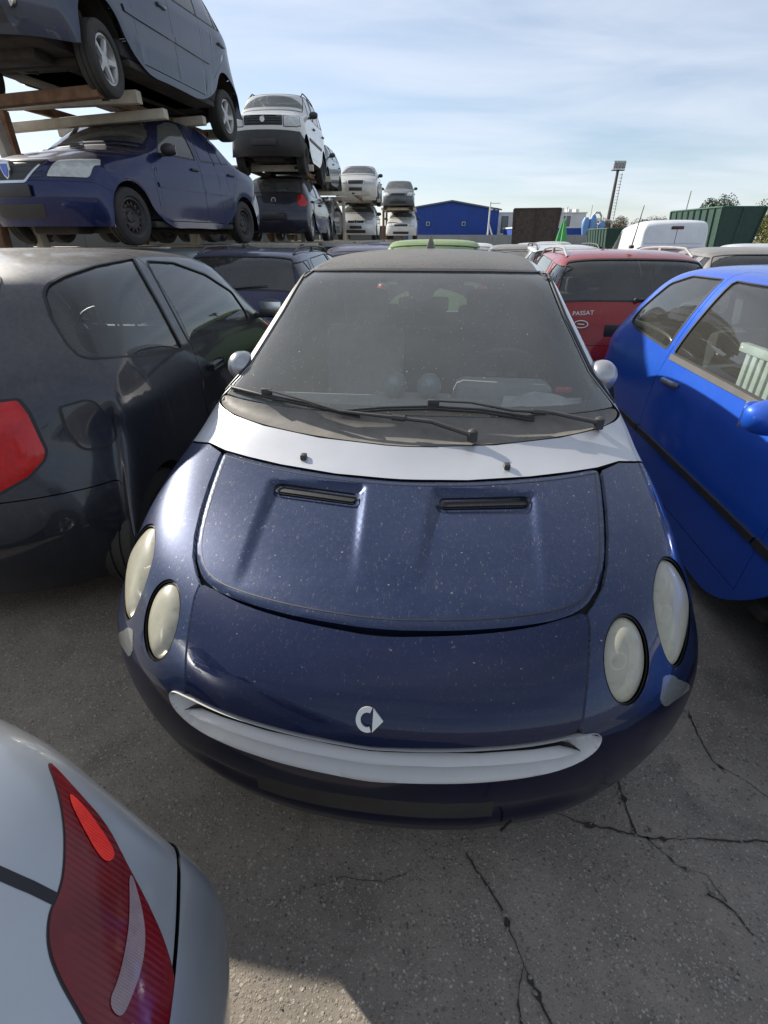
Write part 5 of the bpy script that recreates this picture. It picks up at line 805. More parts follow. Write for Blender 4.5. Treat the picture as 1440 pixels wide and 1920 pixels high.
def main_car():
    root = empty('hatchback_car', loc, TH)
    tag(root, 'navy and silver hatchback with black roof and four hazy oval headlights', 'car')
    S = Shell(smart_table(), 7, .9); U = S.nu-1; NV = S.nv-1; f = lambda k, c=True: feat('smart', k, S, root, c)
    NAVY = paint('navy_paint', (0.0040, 0.018, 0.066), .45, .34, .075, sp=.65, coat=.85, crough=.03)
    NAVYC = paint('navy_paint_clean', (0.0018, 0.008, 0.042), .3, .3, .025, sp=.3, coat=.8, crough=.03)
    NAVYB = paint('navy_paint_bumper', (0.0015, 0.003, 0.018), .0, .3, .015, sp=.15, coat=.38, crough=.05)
    SILVER = paint('silver_paint', (0.52, 0.53, 0.55), .55, .36, .10, sp=.15, coat=1, crough=.06)
    GRILLE = paint('grille_silver', (0.50, 0.50, 0.50), .35, .45, .22, sp=.2, coat=.4, crough=.2)
    ROOF = paint('black_roof', (0.03, 0.03, 0.032), .0, .45, .42, sp=.3, coat=.6, crough=.15)
    # bonnet with two sunken scoops
    hr = f('hood_r', False); hood = S.half2full(hr)
    def hd(p, n, V2, O):
        x = np.abs(p[:, 0]); y = p[:, 1]; d = segdist(V2, O)
        yb = .705+.06*(x-.12); fade = np.clip((y-.33)/(yb-.33), 0, 1)
        xo = .392-.02*(1-fade); xi = .108-.03*(1-fade)
        sm = lambda t: np.clip(t, 0, 1)**2*(3-2*np.clip(t, 0, 1))
        m = sm((xo-x)/.026+.5)*sm((x-xi)/.026+.5)*sm((yb+.012-y)/.02)
        q = p+n*(.004-.021*m*fade**.9)[:, None]
        return q-n*(.006*np.clip(1-d/.012, 0, 1)**2)[:, None]
    patch(S, 'bonnet', NAVY, root, hood, [], .0125, flange=.03, disp=hd)
    ribbon(S, 'bonnet_seam', SEAL_AND_SHADE, root, inset(hood*scale_of(S, hood), .026)/scale_of(S, hood), .0035, .0048, True)
    vr = chaikin(f('vent_r'), 1)
    mt, nt, b, o = newmat('honeycomb_mesh'); v = coords(nt); vo = N(nt, 'ShaderNodeTexVoronoi', feature='DISTANCE_TO_EDGE'); nt.links.new(v, vo.inputs['Vector']); vo.inputs['Scale'].default_value = 190
    nt.links.new(mixrgb(nt, mrange(nt, vo.outputs['Distance'], .05, .14), (0.02, 0.02, 0.022), (0.001, 0.001, 0.001)), b.inputs['Base Color']); b.inputs['Roughness'].default_value = .45
    for m_ in (0, 1):
        q = vr if m_ == 0 else S.mir(vr); o = patch(S, 'bonnet_vent', mt, root, q, [], .012, off=-.011, gap=.002)
        ribbon(S, 'vent_rim', SEAL_AND_SHADE, o, q, .005, -.008, True, th=.002, sp=.01)
    # front panel
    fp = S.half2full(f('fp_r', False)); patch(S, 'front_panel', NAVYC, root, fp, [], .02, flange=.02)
    # dark trough behind the panel gaps
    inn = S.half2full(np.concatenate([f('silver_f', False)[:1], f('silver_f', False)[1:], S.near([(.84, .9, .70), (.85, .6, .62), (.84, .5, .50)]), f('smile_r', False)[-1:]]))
    patch(S, 'inner_structure', SEAL_AND_SHADE, root, inn, [], .06, off=-.034)
    # fenders with lamp openings
    li, lo = chaikin(f('lamp_in'), 1), chaikin(f('lamp_out'), 1)
    bl = f('bline', False); fl = f('fen_l', False)      # from front panel line up the bonnet edge to the fender top
    ft = f('fentop', False); vE = S.near([(.852, .985, .66)])[0]
    side = S.near([(.822, .985, .84), (.84, .985, .74)])
    fen = np.concatenate([fl, ft, side, [[U, vE[1]]], [[U, lerp(vE[1], bl[-1, 1], t)] for t in np.linspace(.05, 1, 14)], bl[::-1]])
    for m_ in (0, 1):
        g = (lambda q: q) if m_ == 0 else S.mir
        fe = patch(S, 'fender', NAVY, root, g(fen), [g(li), g(lo)], .016, flange=.02)
        for l, rr in ((li, .05), (lo, .06)):
            def dome(p, n, V2, O, rr=rr):
                d = segdist(V2, O); return p+n*(-.010+.016*(1-(1-np.clip(d/rr, 0, 1))**2))[:, None]
            h = patch(S, 'headlight', HAZY, root, g(l), [], .010, gap=.0055, disp=dome, flange=.01)
            ribbon(S, 'lamp_rim', SEAL_AND_SHADE, h, g(l), .010, -.006, True, th=.001, sp=.012)
            def bowl(p, n, V2, O, rr=rr):
                d = segdist(V2, O); return p-n*(.016+.035*np.clip(d/rr, 0, 1)**.7)[:, None]
            patch(S, 'reflector', REFL, h, g(l), [], .012, gap=.007, disp=bowl)
            c_ = g(l).mean(0)[None]; pp, nn = S.ev(c_); disc_badge('bulb_cap', h, Vector(pp[0]-nn[0]*.045+np.array([0, 0, .012])), Vector(nn[0])+Vector((0, -.8, 0)), .022, STEEL, CHROME, th=.02)
    si = chaikin(f('side_ind'), 1)
    if si[:, 0].mean() < S.uc: si = S.mir(si)
    for m_ in (0, 1): patch(S, 'side_indicator', plain('smoked_lens', (0.16, .17, .17), .15, coat=1), root, si if m_ == 0 else S.mir(si), [], .012, off=.0015, gap=.001, flange=.004)
    # grille
    sm = S.half2full(f('smile_r', False))
    sp_, _ = S.ev(f('smile_r', False)); kk = int(np.argmax(sp_[:, 0])); SX = np.linspace(0, sp_[kk, 0], 24); SX = np.linspace(0, sp_[kk, 0], 200); SHI = evfit(sp_[:kk+1, 0], sp_[:kk+1, 2], SX); SLO = evfit(sp_[kk:, 0], sp_[kk:, 2], SX)
    def gd(p, n, V2, O):
        x = np.abs(p[:, 0]); d = segdist(V2, O); lo_ = np.interp(x, SX, SLO); hi_ = np.interp(x, SX, SHI)
        t = np.clip((p[:, 2]-lo_)/np.maximum(hi_-lo_, .006), 0, 1); dep = np.minimum(t/.5, 1)**1.3
        rim = np.clip(d/.008, 0, 1)**2; endf = np.clip((SX[-1]-x)/.05, 0, 1)
        return p+n*(.005-.042*dep*rim*(.35+.65*endf))[:, None]
    gr = patch(S, 'grille', GRILLE, root, sm, [], .006, disp=gd, flange=.012)
    bd = S.half2full(f('blade_r', False))
    bp_, _ = S.ev(f('blade_r', False)); kk = int(np.argmax(bp_[:, 0])); BX = np.linspace(0, bp_[kk, 0], 200)
    hi0 = bp_[:kk+1]; lo0 = bp_[kk:][::-1]; BHI = evfit(hi0[:, 0], hi0[:, 2], BX); BLO = evfit(lo0[:, 0], lo0[:, 2], BX)
    def bdp(p, n, V2, O):
        zc = p[:, 2]; x = np.abs(p[:, 0]); d = segdist(V2, O)
        lo_ = np.interp(x, BX, BLO); hi_ = np.interp(x, BX, BHI); t = np.clip((zc-lo_)/np.maximum(hi_-lo_, .004), 0, 1)
        return p+n*(.006-.026*t**1.5)[:, None]
    patch(S, 'blade', GRILLE, gr, bd, [], .005, disp=bdp, flange=.02)
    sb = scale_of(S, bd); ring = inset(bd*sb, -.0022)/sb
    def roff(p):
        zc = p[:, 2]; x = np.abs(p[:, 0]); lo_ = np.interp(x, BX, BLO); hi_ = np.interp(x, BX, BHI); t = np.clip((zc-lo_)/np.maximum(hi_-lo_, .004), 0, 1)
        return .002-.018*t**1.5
    ribbon(S, 'grille_gap_shade', SEAL_AND_SHADE, gr, ring, .0024, roff, True, sp=.02)  # dark line around the blade, painted in for the shade of its gap
    # bumper
    smf = f('smile_r', False); k = int(np.argmax(smf[:, 0])); bot = smf[k:][::-1]
    vb = bl[-1, 1]; hb = np.concatenate([bot, bl[1:], [[U, vb]], [[U, lerp(vb, 0, t)] for t in np.linspace(.1, 1, 10)], [[lerp(U, S.uc, t), 0] for t in np.linspace(.04, 1, 24)]])
    bo = S.half2full(hb)
    def bpd(p, n, V2, O):
        zc = p[:, 2]; s_ = lambda a, b_: np.clip((zc-a)/(b_-a), 0, 1)
        m = s_(.24, .31)*(1-s_(.35, .42))*np.clip((.58-np.abs(p[:, 0]))/.16, 0, 1); m = m*m*(3-2*m)
        lip = (1-s_(.215, .235))*.0
        return p-n*(.022*m)[:, None]
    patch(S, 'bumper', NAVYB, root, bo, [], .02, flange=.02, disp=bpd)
    pq = S.front([(x, .44) for x in np.linspace(-.28, .28, 9)], 9); pp, _ = S.ev(pq)
    mb = MB(); n = len(pp); vv = []
    for p in pp[:]: vv += [(p[0], p[1]-.002, .385), (p[0], p[1]+.000, .470)]
    vv2 = [(x, y+.012, z) for x, y, z in vv]; fs = [(2*i, 2*i+2, 2*i+3, 2*i+1) for i in range(n-1)]; mb.add(vv, fs); mb.add(vv+vv2, [(2*i+1, 2*i+3, 2*i+3+2*n, 2*i+1+2*n) for i in range(n-1)]+[(2*i, 2*i+2*n, 2*i+2+2*n, 2*i+2) for i in range(n-1)]+[(0, 1, 2*n+1, 2*n), (2*n-2, 2*n-1, 4*n-1, 4*n-2)])
    mb.obj('plate_holder', plain('dirty_black', (0.012, 0.012, 0.012), .6, var=.6, dust=.15, bump=.3, bs=40), root)
    MB().tube([(.33, .145, .20), (.335, .125, .27), (.34, .11, .32)], .003, 6).obj('bumper_split', SEAL_AND_SHADE, root)
    # silver cell
    sf = f('silver_f', False); tail = S.near([(.825, .992, .84), (.843, .992, .74)])
    wc = f('wscowl', False)        # top centre, right side, cowl, bottom centre
    roofside = S.top([(0, 3.36), (.2, 3.35), (.38, 3.31), (.46, 3.24), (.50, 3.1), (.515, 2.8), (.515, 2.4), (.51, 2.1), (.505, 1.9)], .08, False)
    hole = S.half2full(np.concatenate([roofside, wc[np.where(wc[:, 0] > S.uc+3.0)[0][0]:]]))
    sw = [chaikin(S.side(q), 1) for q in ([(1.50, 1.05), (1.80, 1.27), (2.3, 1.31), (2.34, 1.04)], [(2.42, 1.04), (2.38, 1.31), (2.85, 1.30), (3.12, 1.18), (3.16, 1.08)])]
    rg = S.rear([(-.46, 1.05), (-.40, 1.32), (.40, 1.32), (.46, 1.05)]); rg = chaikin(rg, 1)
    so = S.half2full(np.concatenate([sf, tail, [[U, vE[1]+.02]], [[U, lerp(vE[1], NV, t)] for t in np.linspace(.02, 1, 60)], [[lerp(U, S.uc, t), NV] for t in np.linspace(.05, 1, 20)]]))
    patch(S, 'body_shell', SILVER, root, so, [hole, rg]+sw+[S.mir(q) for q in sw], .03, flange=.012)
    for q in sw:
        for g in (lambda q: q, S.mir): patch(S, 'side_window', GLASS, root, g(q), [], .06, off=-.004); ribbon(S, 'window_seal', SEAL_AND_SHADE, root, g(q), .02, .002, True)
    patch(S, 'rear_window', GLASS, root, rg, [], .06, off=-.004)
    # windscreen, border, cowl, roof
    w1 = f('ws', False); top = np.array([[u, w1[0, 1]] for u in (S.uc,)])
    wsh = S.half2full(w1); patch(S, 'windscreen', GLASSW, root, wsh, [], .04, off=.0, flange=.004)
    fr = chaikin(f('frit'), 1)
    patch(S, 'windscreen_border', plain('ceramic_border', (0.035, 0.034, 0.033), .5), root, wsh, [fr], .03, off=-.005)
    tt = f('ws', False); tt = tt[:int(np.argmax(tt[:, 1] < tt[0, 1]-.5))]; tt = tt[tt[:, 0] < tt[:, 0].max()-.02]; tt = np.concatenate([S.mir(tt), tt[1:]]); ribbon(S, 'windscreen_trim', BLACKP, root, tt+[0, .02], .022, .003, False, th=.003)
    cw = S.half2full(f('cowl', False))
    def cd_(p, n, V2, O): d = segdist(V2, O); return p-n*(.012*np.clip(d/.03, 0, 1))[:, None]
    patch(S, 'scuttle_panel', DUSTYP, root, cw, [], .02, disp=cd_, flange=.012)
    for m_ in (0, 1):
        q = f('wseal', False); ribbon(S, 'windscreen_seal', SEAL_AND_SHADE, root, q if m_ == 0 else S.mir(q), .016, .003, False, th=.002)
    rs = roofside.copy(); rh = np.concatenate([rs, f('roof_f', False)])
    patch(S, 'roof_panel', ROOF, root, S.half2full(rh), [], .04, off=.001, flange=.015, gap=.003)
    # aerial
    q = S.top([(0, 2.72)], 9); pp, _ = S.ev(q); z = pp[0, 2]
    MB().add([(-.022, 2.66, z-.004), (.022, 2.66, z-.004), (.03, 2.76, z-.004), (-.03, 2.76, z-.004), (-.005, 2.745, z+.068), (.005, 2.745, z+.068), (.004, 2.762, z+.07), (-.004, 2.762, z+.07), (0, 2.80, z-.004)],
       [(0, 1, 5, 4), (1, 2, 6, 5), (3, 0, 4, 7), (2, 8, 6), (8, 3, 7), (8, 7, 6), (4, 5, 6, 7)]).obj('aerial', BLACKP, root)
    # washer jets
    q = f('nozzle')[:1]
    for g in (lambda q: q, S.mir):
        pp, nn = S.ev(g(q)); p = pp[0]; MB().box((p[0]-.010, p[1]-.014, p[2]-.004), (p[0]+.010, p[1]+.012, p[2]+.016), .005).obj('washer_jet', BLACKP, root)
    # emblem: open ring with an arrow head
    pp, nn = S.ev(f('emblem')[:1]); c = Vector(pp[0]); n = Vector(nn[0]); zx = n.to_track_quat('Z', 'Y').to_matrix(); 
    X = Vector((1, 0, 0)); X = (X-n*X.dot(n)).normalized(); Y = n.cross(X); P = lambda a, b_, h: tuple(c+X*(a*.80)+Y*(b_*.86)+n*h)
    ro, ri_ = .030, .0175; ang = [math.radians(t) for t in np.linspace(68, 292, 26)]; v = []; fs = []; m = len(ang)
    for h in (0.0, .0065):
        for a in ang: v += [P(-.004+ro*math.cos(a), ro*math.sin(a), h), P(-.004+ri_*math.cos(a), ri_*math.sin(a), h)]
    for i in range(m-1):
        t = 2*m; fs += [(t+2*i, t+2*i+2, t+2*i+3, t+2*i+1), (2*i, 2*i+2, t+2*i+2, t+2*i), (2*i+1, t+2*i+1, t+2*i+3, 2*i+3)]
    fs += [(0, 2*m, 2*m+1, 1), (2*m-2, 2*m-1, 4*m-1, 4*m-2)]
    e = mesh('emblem', v, fs, CHROME_D, root, False)
    tri = [(.011, .0275), (.011, .0165), (.0215, 0), (.011, -.0165), (.011, -.0275), (.034, 0)]
    tri = [(.0105, .029), (.0105, -.029), (.038, 0)]
    v = [P(a, b_, h) for h in (0, .0065) for a, b_ in tri]; mesh('arrow', v, [(3, 5, 4), (0, 3, 4, 1), (1, 4, 5, 2), (2, 5, 3, 0)], CHROME_D, e, False)
    bar = [(-.004, .0178), (.0095, .0178), (.0095, -.0178), (-.004, -.0178)]
    inner_ = [(.0095-.012, ri_), (.0095, ri_), (.0095, ro*.93), (-.004, ro)]
    # wipers
    def wiper(ak, bk):
        def pts(k, offs):
            uv = f(k, False); pp, nn = S.ev(uv); n_ = len(pp); return [tuple(pp[i]+nn[i]*lerp(offs[0], offs[1], i/(n_-1))) for i in range(n_)]
        a = pts(ak, (.025, .030)); n_ = len(a); m_ = MB().tube(a, [lerp(.0125, .006, min(1, i/n_*1.3)) for i in range(n_)], 8, flat=.7)
        m_.lathe([(-.02, .017), (.014, .016), (.020, .008), (.021, .001)], 14, a[0], 'z')
        for i in (int(n_*.33), int(n_*.36)): m_.tube([a[i], a[i+1]], .014, 8, flat=.8)
        o = m_.obj('wiper', BLACKP, root)
        b_ = pts(bk, (.008, .008)); MB().tube(b_, .004, 6).tube([(x, y, z+.010) for x, y, z in b_], .007, 6, flat=.6).obj('wiper_blade', SEAL_AND_SHADE, o)
        e_ = a[-1]; MB().box((e_[0]-.02, e_[1]-.008, e_[2]-.022), (e_[0]+.02, e_[1]+.008, e_[2]+.004), .004).obj('blade_clip', BLACKP, o)
    wiper('wip1', 'bl1'); wiper('wip2', 'bl2')
    # mirrors
    for s_ in (-1, 1):
        bm = bmesh.new(); bmesh.ops.create_uvsphere(bm, u_segments=24, v_segments=16, radius=1)
        for q in bm.verts:
            c_ = q.co; c_.y = c_.y if c_.y < 0 else c_.y*.45; q.co = Vector((s_*.722+c_.x*.058, 1.40+c_.y*.07, 1.088+c_.z*.060))
        bm.verts.index_update(); m_ = MB().add([q.co[:] for q in bm.verts], [[q.index for q in t.verts] for t in bm.faces]); bm.free()
        o = m_.obj('wing_mirror', paint('mirror_paint', (.34, .35, .37), .6, .30, .10, coat=1), root)
        MB().box((min(s_*.68, s_*.75), 1.36, 1.0), (max(s_*.68, s_*.75), 1.41, 1.04), .01).obj('mirror_arm', BLACKP, o)
        MB().lathe([(1.433, .001), (1.433, .054)], 20, (s_*.722, 0, 1.088), 'y').obj('mirror_glass', CHROME, o)
    # wheels, underbody
    for y in (.83, 3.18):
        for s_ in (-1, 1): wheel(root, s_*.74, y, .30, s_, 'alloy')
    MB().box((-.55, .3, .2), (.55, 3.4, .3), .02).box((-.8, 1.15, .2), (.8, 2.75, .26), .02).obj('underbody', UNDER, root)
    ln = MB()
    for c_ in (.83, 3.18):
        for s_ in (-1, 1):
            v = []; n = 12
            for i in range(n+1): a = math.pi*i/n; v += [(s_*.45, c_+math.cos(a)*.34, .28+math.sin(a)*.355), (s_*.84, c_+math.cos(a)*.34, .28+math.sin(a)*.355)]
            MB().add(v, [(2*i, 2*i+1, 2*i+3, 2*i+2) for i in range(n)]).obj('arch_liner', UNDER, root)
    # cabin
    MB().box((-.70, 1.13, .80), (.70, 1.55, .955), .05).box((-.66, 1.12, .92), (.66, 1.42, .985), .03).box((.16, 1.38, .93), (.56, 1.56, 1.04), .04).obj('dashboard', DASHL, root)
    MB().box((-.75, .9, .5), (.75, 1.2, .80), .02).box((-.75, 1.1, .28), (.75, 3.4, .4), .02).obj('cabin_floor', DASH, root)
    for x in (-.08, .06):
        mt = plain('gauge_green', (0.20, .27, .29), .35, coat=.6)
        Mx = Matrix.Translation((x, 1.37, 1.035)) @ Matrix.Rotation(R(-12), 4, 'X')
        m_ = MB().lathe([(-.062, .001), (-.058, .018), (-.046, .034), (-.026, .045), (.02, .05), (.022, .046), (.0, .04)], 24, axis='y'); m_.v = [tuple(Mx @ Vector(q)) for q in m_.v]
        m_.tube([(x, 1.36, .95), (x, 1.36, 1.02)], .018, 8); o = m_.obj('gauge_pod', mt, root)
    MB().box((-.18, 1.2, .95), (.16, 1.45, .99), .02).obj('gauge_plinth', DASHL, root)
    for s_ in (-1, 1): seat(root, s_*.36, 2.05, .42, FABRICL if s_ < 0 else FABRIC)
    MB().box((-.6, 2.7, .45), (.6, 3.1, .6), .05).box((-.6, 3.0, .55), (.6, 3.15, 1.0), .05).box((-.45, 3.03, 1.0), (-.2, 3.12, 1.15), .03).box((.2, 3.03, 1.0), (.45, 3.12, 1.15), .03).obj('rear_seat', FABRIC, root)
    steer_wheel(root, .37, 1.66, .98)
    MB().box((-.10, 1.72, 1.27), (.12, 1.74, 1.33), .012).obj('rear_view_mirror', BLACKP, root)
    MB().box((-.045, 1.66, 1.28), (.055, 1.71, 1.345), .02).obj('sensor_pod', BLACKP, root)
    # crumpled papers on the shelf by the windscreen
    r_ = random.Random(4); v = []; n = 9
    for i in range(n):
        for j in range(n):
            x, y = i/(n-1)-.5, j/(n-1)-.5; v.append((.50+x*.30+y*.03, 1.33+y*.15, .992+.035*max(0, 1-(x*x*6+y*y*5))+r_.uniform(0, .012)))
    fs = [(i*n+j, (i+1)*n+j, (i+1)*n+j+1, i*n+j+1) for i in range(n-1) for j in range(n-1)]
    tag(mesh('paper_bag', [(root.matrix_basis @ Vector(p)) for p in v], fs, plain('paper', (.5, .5, .5), .8), None, False), 'crumpled pale plastic bag on the dashboard behind the dusty windscreen', 'bag')
    MB().box((.55, 1.34, 1.035), (.61, 1.37, 1.05), .003).obj('red_tag', plain('red_card', (.6, .04, .03), .6), root)
    return root, S
CHROME_D = plain('emblem_metal', (0.62, 0.62, 0.60), .35, .6, var=.08, dust=.15)
main_car()

# ------------------------------------------------------------------ kinds of car
def spec(**k):
    p = dict(L=3.95, W=.85, H=1.48, fa=.80, ra=3.28, hood_z=.74, hood_y=.14, cowl=(.98, .98), wtop=(1.72, 1.40), roof_r=(3.25, 1.40), glass_b=(3.72, 1.0), belt=.93,
             lamp=[(.44, .62), (.52, .76), (.74, .80), (.78, .70), (.72, .62)], tail=[(.60, .72), (.60, .98), (.76, 1.0), (.80, .72)],
             grille=[(-.36, .62), (-.36, .72), (.36, .72), (.36, .62)], lower=[(-.42, .26), (-.42, .38), (.42, .38), (.42, .26)],
             plates=[('f', .47, .26, .055)], side=[], door=[], handle=[])
    p.update(k)
    if p.get('auto', True) and not p['side']:
        cy, b, L = p['cowl'][0], p['belt'], p['L']; wy, wz = p['wtop']; ry, rz = p['roof_r']; gy = p['glass_b'][0]; t = p['H']-.12
        n = p.get('ndoor', 4); a0 = cy+.34; dz = .27
        bm_ = p.get('Bp', wy+.55 if n == 4 else wy+.75)
        w1 = [(a0+.02, b+.05), (wy+.02, t-.03), (bm_-.06, t+.01), (bm_-.04, b+.05)]
        if n == 4:
            c_ = p['ra']-.05; w2 = [(bm_+.05, b+.05), (bm_+.03, t+.01), (c_-.02, t-.02), (c_+.12, b+.09)]
            p['door'] = [[(cy+.20, dz), (cy+.16, b-.05), (cy+.22, b+.02), (wy-.06, t+.03), (bm_-.01, t+.055), (bm_, dz)], [(bm_+.008, dz), (bm_+.008, t+.055), (c_+.04, t+.03), (c_+.2, b+.04), (c_+.1, b-.15), (p['ra']-.38, .50), (p['ra']-.40, dz)]]
            p['handle'] = [(bm_-.16, b-.10), (c_+.02, b-.07)]
        else:
            w2 = [(bm_+.07, b+.06), (bm_+.05, t), (ry-.25, t-.03), (min(gy-.25, ry+.05), b+.14)]
            p['door'] = [[(cy+.20, dz), (cy+.16, b-.05), (cy+.22, b+.02), (wy-.06, t+.03), (bm_-.0, t+.055), (bm_+.03, b), (bm_+.05, dz)]]; p['handle'] = [(bm_-.12, b-.10)]
        p['side'] = [w1, w2]
        if p.get('third'):
            c_ = p['ra']; p['side'].append([(c_+.22, b+.10), (c_+.08, t-.03), (gy-.32, t-.05), (gy-.22, b+.13)])
    return p
def estate(**k):
    d = dict(L=4.55, roof_r=(4.05, 1.40), glass_b=(4.40, 1.0), ra=3.50, third=True, tail=[(.62, .62), (.62, .98), (.74, 1.0), (.80, .64)])
    d.update(k); return spec(**d)
VW = dict()

def place_rear(p, xr, yr, head):        # rear centre at (xr, yr), front pointing along head degrees right of +Y
    h = R(head); return (xr+math.sin(h)*p['L'], yr+math.cos(h)*p['L'], 0), math.pi-h
def place_front(xf, yf, head, z=0):     # front facing the viewer, tail pointing head degrees right of +Y
    return (xf, yf, z), -R(head)

GREYB = paint('graphite_paint', (0.018, 0.022, 0.036), .45, .32, .32, sp=.2, crough=.03)
BLUE = paint('bright_blue_paint', (0.010, 0.085, 0.50), .25, .38, .16, sp=.1, crough=.08, coat=.8)
SILV = paint('silver_car_paint', (0.40, 0.42, 0.44), .65, .34, .10, sp=.2)
NAVY2 = paint('dark_blue_paint', (0.012, 0.018, 0.09), .3, .36, .35)
REDP = paint('red_paint', (0.24, 0.006, 0.010), .25, .36, .14)
ESTB = paint('deep_blue_paint', (0.008, 0.011, 0.06), .3, .36, .22)
LOGP = paint('rack_blue_paint', (0.007, 0.014, 0.075), .35, .38, .12)
MERP = paint('blue_grey_paint', (0.045, 0.055, 0.085), .4, .36, .20)
POLP = paint('charcoal_paint', (0.022, 0.024, 0.040), .4, .38, .22)
WHITE = paint('white_paint', (0.62, 0.62, 0.58), .0, .4, .25)
SILF = paint('far_silver_paint', (0.55, 0.56, 0.56), .3, .4, .2)
BEIGE = paint('beige_silver_paint', (0.52, 0.51, 0.47), .3, .4, .25)
GREEN = paint('lime_green_paint', (0.20, 0.36, 0.09), .1, .4, .5)
ORANGE = paint('orange_paint', (0.55, 0.13, 0.03), .0, .45, .3)
GREYF = paint('far_grey_paint', (0.16, 0.16, 0.165), .4, .4, .5)
VANW = paint('van_white_paint', (0.66, 0.68, 0.70), .0, .4, .12)
TEAL = paint('teal_grey_paint', (0.09, 0.13, 0.14), .3, .4, .35)

# graphite three-door hatchback on the left, seen from its rear quarter
pB = spec(traced='graphite', liner=.62, L=3.89, W=.87, H=1.54, ndoor=3, fa=.80, ra=3.36, crease=[(.9, .80, 3.9, .93, .014, .10), (.9, .40, 3.1, .46, .012, .08)], cowl=(.98, 1.02), wtop=(1.70, 1.46), roof_r=(3.35, 1.46), glass_b=(3.64, 1.12), rgu=2.0, sharp_tail=True, belt=.98, belt_r=1.09, rbulge=.05,
   side=['door_glass', 'quarter'],
   door=[[(1.18, .27), (1.12, .9), (1.20, 1.02), (1.42, 1.18), (1.68, 1.345), (2.02, 1.46), (2.66, 1.49), (2.685, 1.02), (2.72, .80), (2.72, .27)]], handle=[(2.48, .90)], handle_mat=GREYB, mirror_at=(1.40, 1.05),
   tail=[(.26, .74), (.28, 1.02), (.46, 1.07), (.55, 1.01), (.61, .88), (.58, .75), (.45, .69)], plates=[], wheel='steel', rail=.76, sub=6, tr=.32)
l_, r_ = place_rear(pB, -1.94, 1.56, 3)
carB, SB = build_car('hatchback_car', pB, l_, r_, GREYB, 'graphite three-door hatchback seen from its rear quarter, left of the navy and silver car', sp=.04)
def sgp(v): return math.copysign(abs(v)**.55, v)
def filler(S, root, y, z, w_, mt):
    uv = chaikin(feat('graphite', 'flap', S, root), 1)
    patch(S, 'fuel_flap', mt, root, uv, [], .03, off=.011, gap=.004, flange=.012); ribbon(S, 'flap_seam', SEAL_AND_SHADE, root, uv, .009, .0085, True)
filler(SB, carB, 3.54, .87, .088, GREYB)
# bright blue three-door hatchback on the right
pD = spec(sill=.11, crease=[(.6, .78, 3.9, .86, .008, .09)], L=4.05, W=.83, H=1.45, ndoor=3, fa=.80, ra=3.42, cowl=(1.15, .98), wtop=(1.88, 1.38), roof_r=(3.35, 1.39), glass_b=(3.80, 1.02), rgu=2.9, belt=.93, belt_r=.97,
   side=[[(1.54, .965), (1.95, 1.31), (2.15, 1.355), (2.48, 1.36), (2.57, .975)], [(2.67, .985), (2.59, 1.36), (2.95, 1.355), (3.16, 1.30), (3.36, 1.12), (3.38, 1.04), (3.25, 1.015)]],
   door=[[(1.33, .25), (1.27, .86), (1.35, .93), (1.82, 1.33), (2.1, 1.395), (2.55, 1.40), (2.62, .96), (2.66, .75), (2.66, .25)]], handle=[], mirror_mat=BLUE, mirror_at=(1.42, .95),
   strip=(1.19, 3.02, .50, .034, BLACKP), strip_cuts=[1.33, 2.66], plates=[], rail=.77, sub=6, tail=[(.40, .72), (.40, .9), (.60, .9), (.62, .74)])
l_, r_ = place_front(2.17, .20, 6)
carD, SD = build_car('hatchback_car', pD, l_, r_, BLUE, 'bright blue three-door hatchback with a black rub strip, right of the navy and silver car', sp=.04)
def pull(S, root, y, z, mt, side=-1):
    uv = S.side([(y, z)], 9); uv = uv if side > 0 else S.mir(uv); pp, nn = S.ev(uv); p = Vector(pp[0]); n = Vector(nn[0])
    m = MB().tube([p+Vector((0, -.085, .0))+n*.004, p+Vector((0, -.07, 0))+n*.022, p+Vector((0, .07, -.006))+n*.026, p+Vector((0, .09, -.008))+n*.01], [.012, .015, .015, .012], 10, flat=1.0); o = m.obj('handle', mt, root)
    q = np.array([(y+math.cos(a)*.07, z-.006+math.sin(a)*.042) for a in np.linspace(0, 2*math.pi, 20)[:-1]]); uv = S.side(q, 9); uv = uv if side > 0 else S.mir(uv)
    patch(S, 'handle_cup', SEAL_AND_SHADE, o, uv, [], .02, off=.0012)
pull(SD, carD, 2.44, .845, plain('grey_plastic', (.13, .135, .14), .45, coat=.3))
ribbonD = SD.mir(SD.side([(1.50, .95), (2.58, .958)], .1, False)); ribbon(SD, 'sill_trim', plain('grey_trim', (.07, .07, .068), .6, dust=.2), carD, ribbonD, .026, .003, th=.006)
# things inside the blue car
ra_ = MB()
for k in range(12): ra_.box((-.012, .0+k*.055, .0), (.012, .035+k*.055, .50), .004)
ra_.box((-.02, -.02, .48), (.02, .70, .52), .006).box((-.02, -.02, -.02), (.02, .70, .02), .006)
o = ra_.obj('radiator', plain('radiator_enamel', (.55, .60, .55), .4)); o.matrix_world = Matrix.Translation((1.655, 1.70, .60)) @ Matrix.Rotation(R(-6), 4, 'Z'); tag(o, 'pale green panel radiator standing inside the bright blue hatchback', 'radiator')

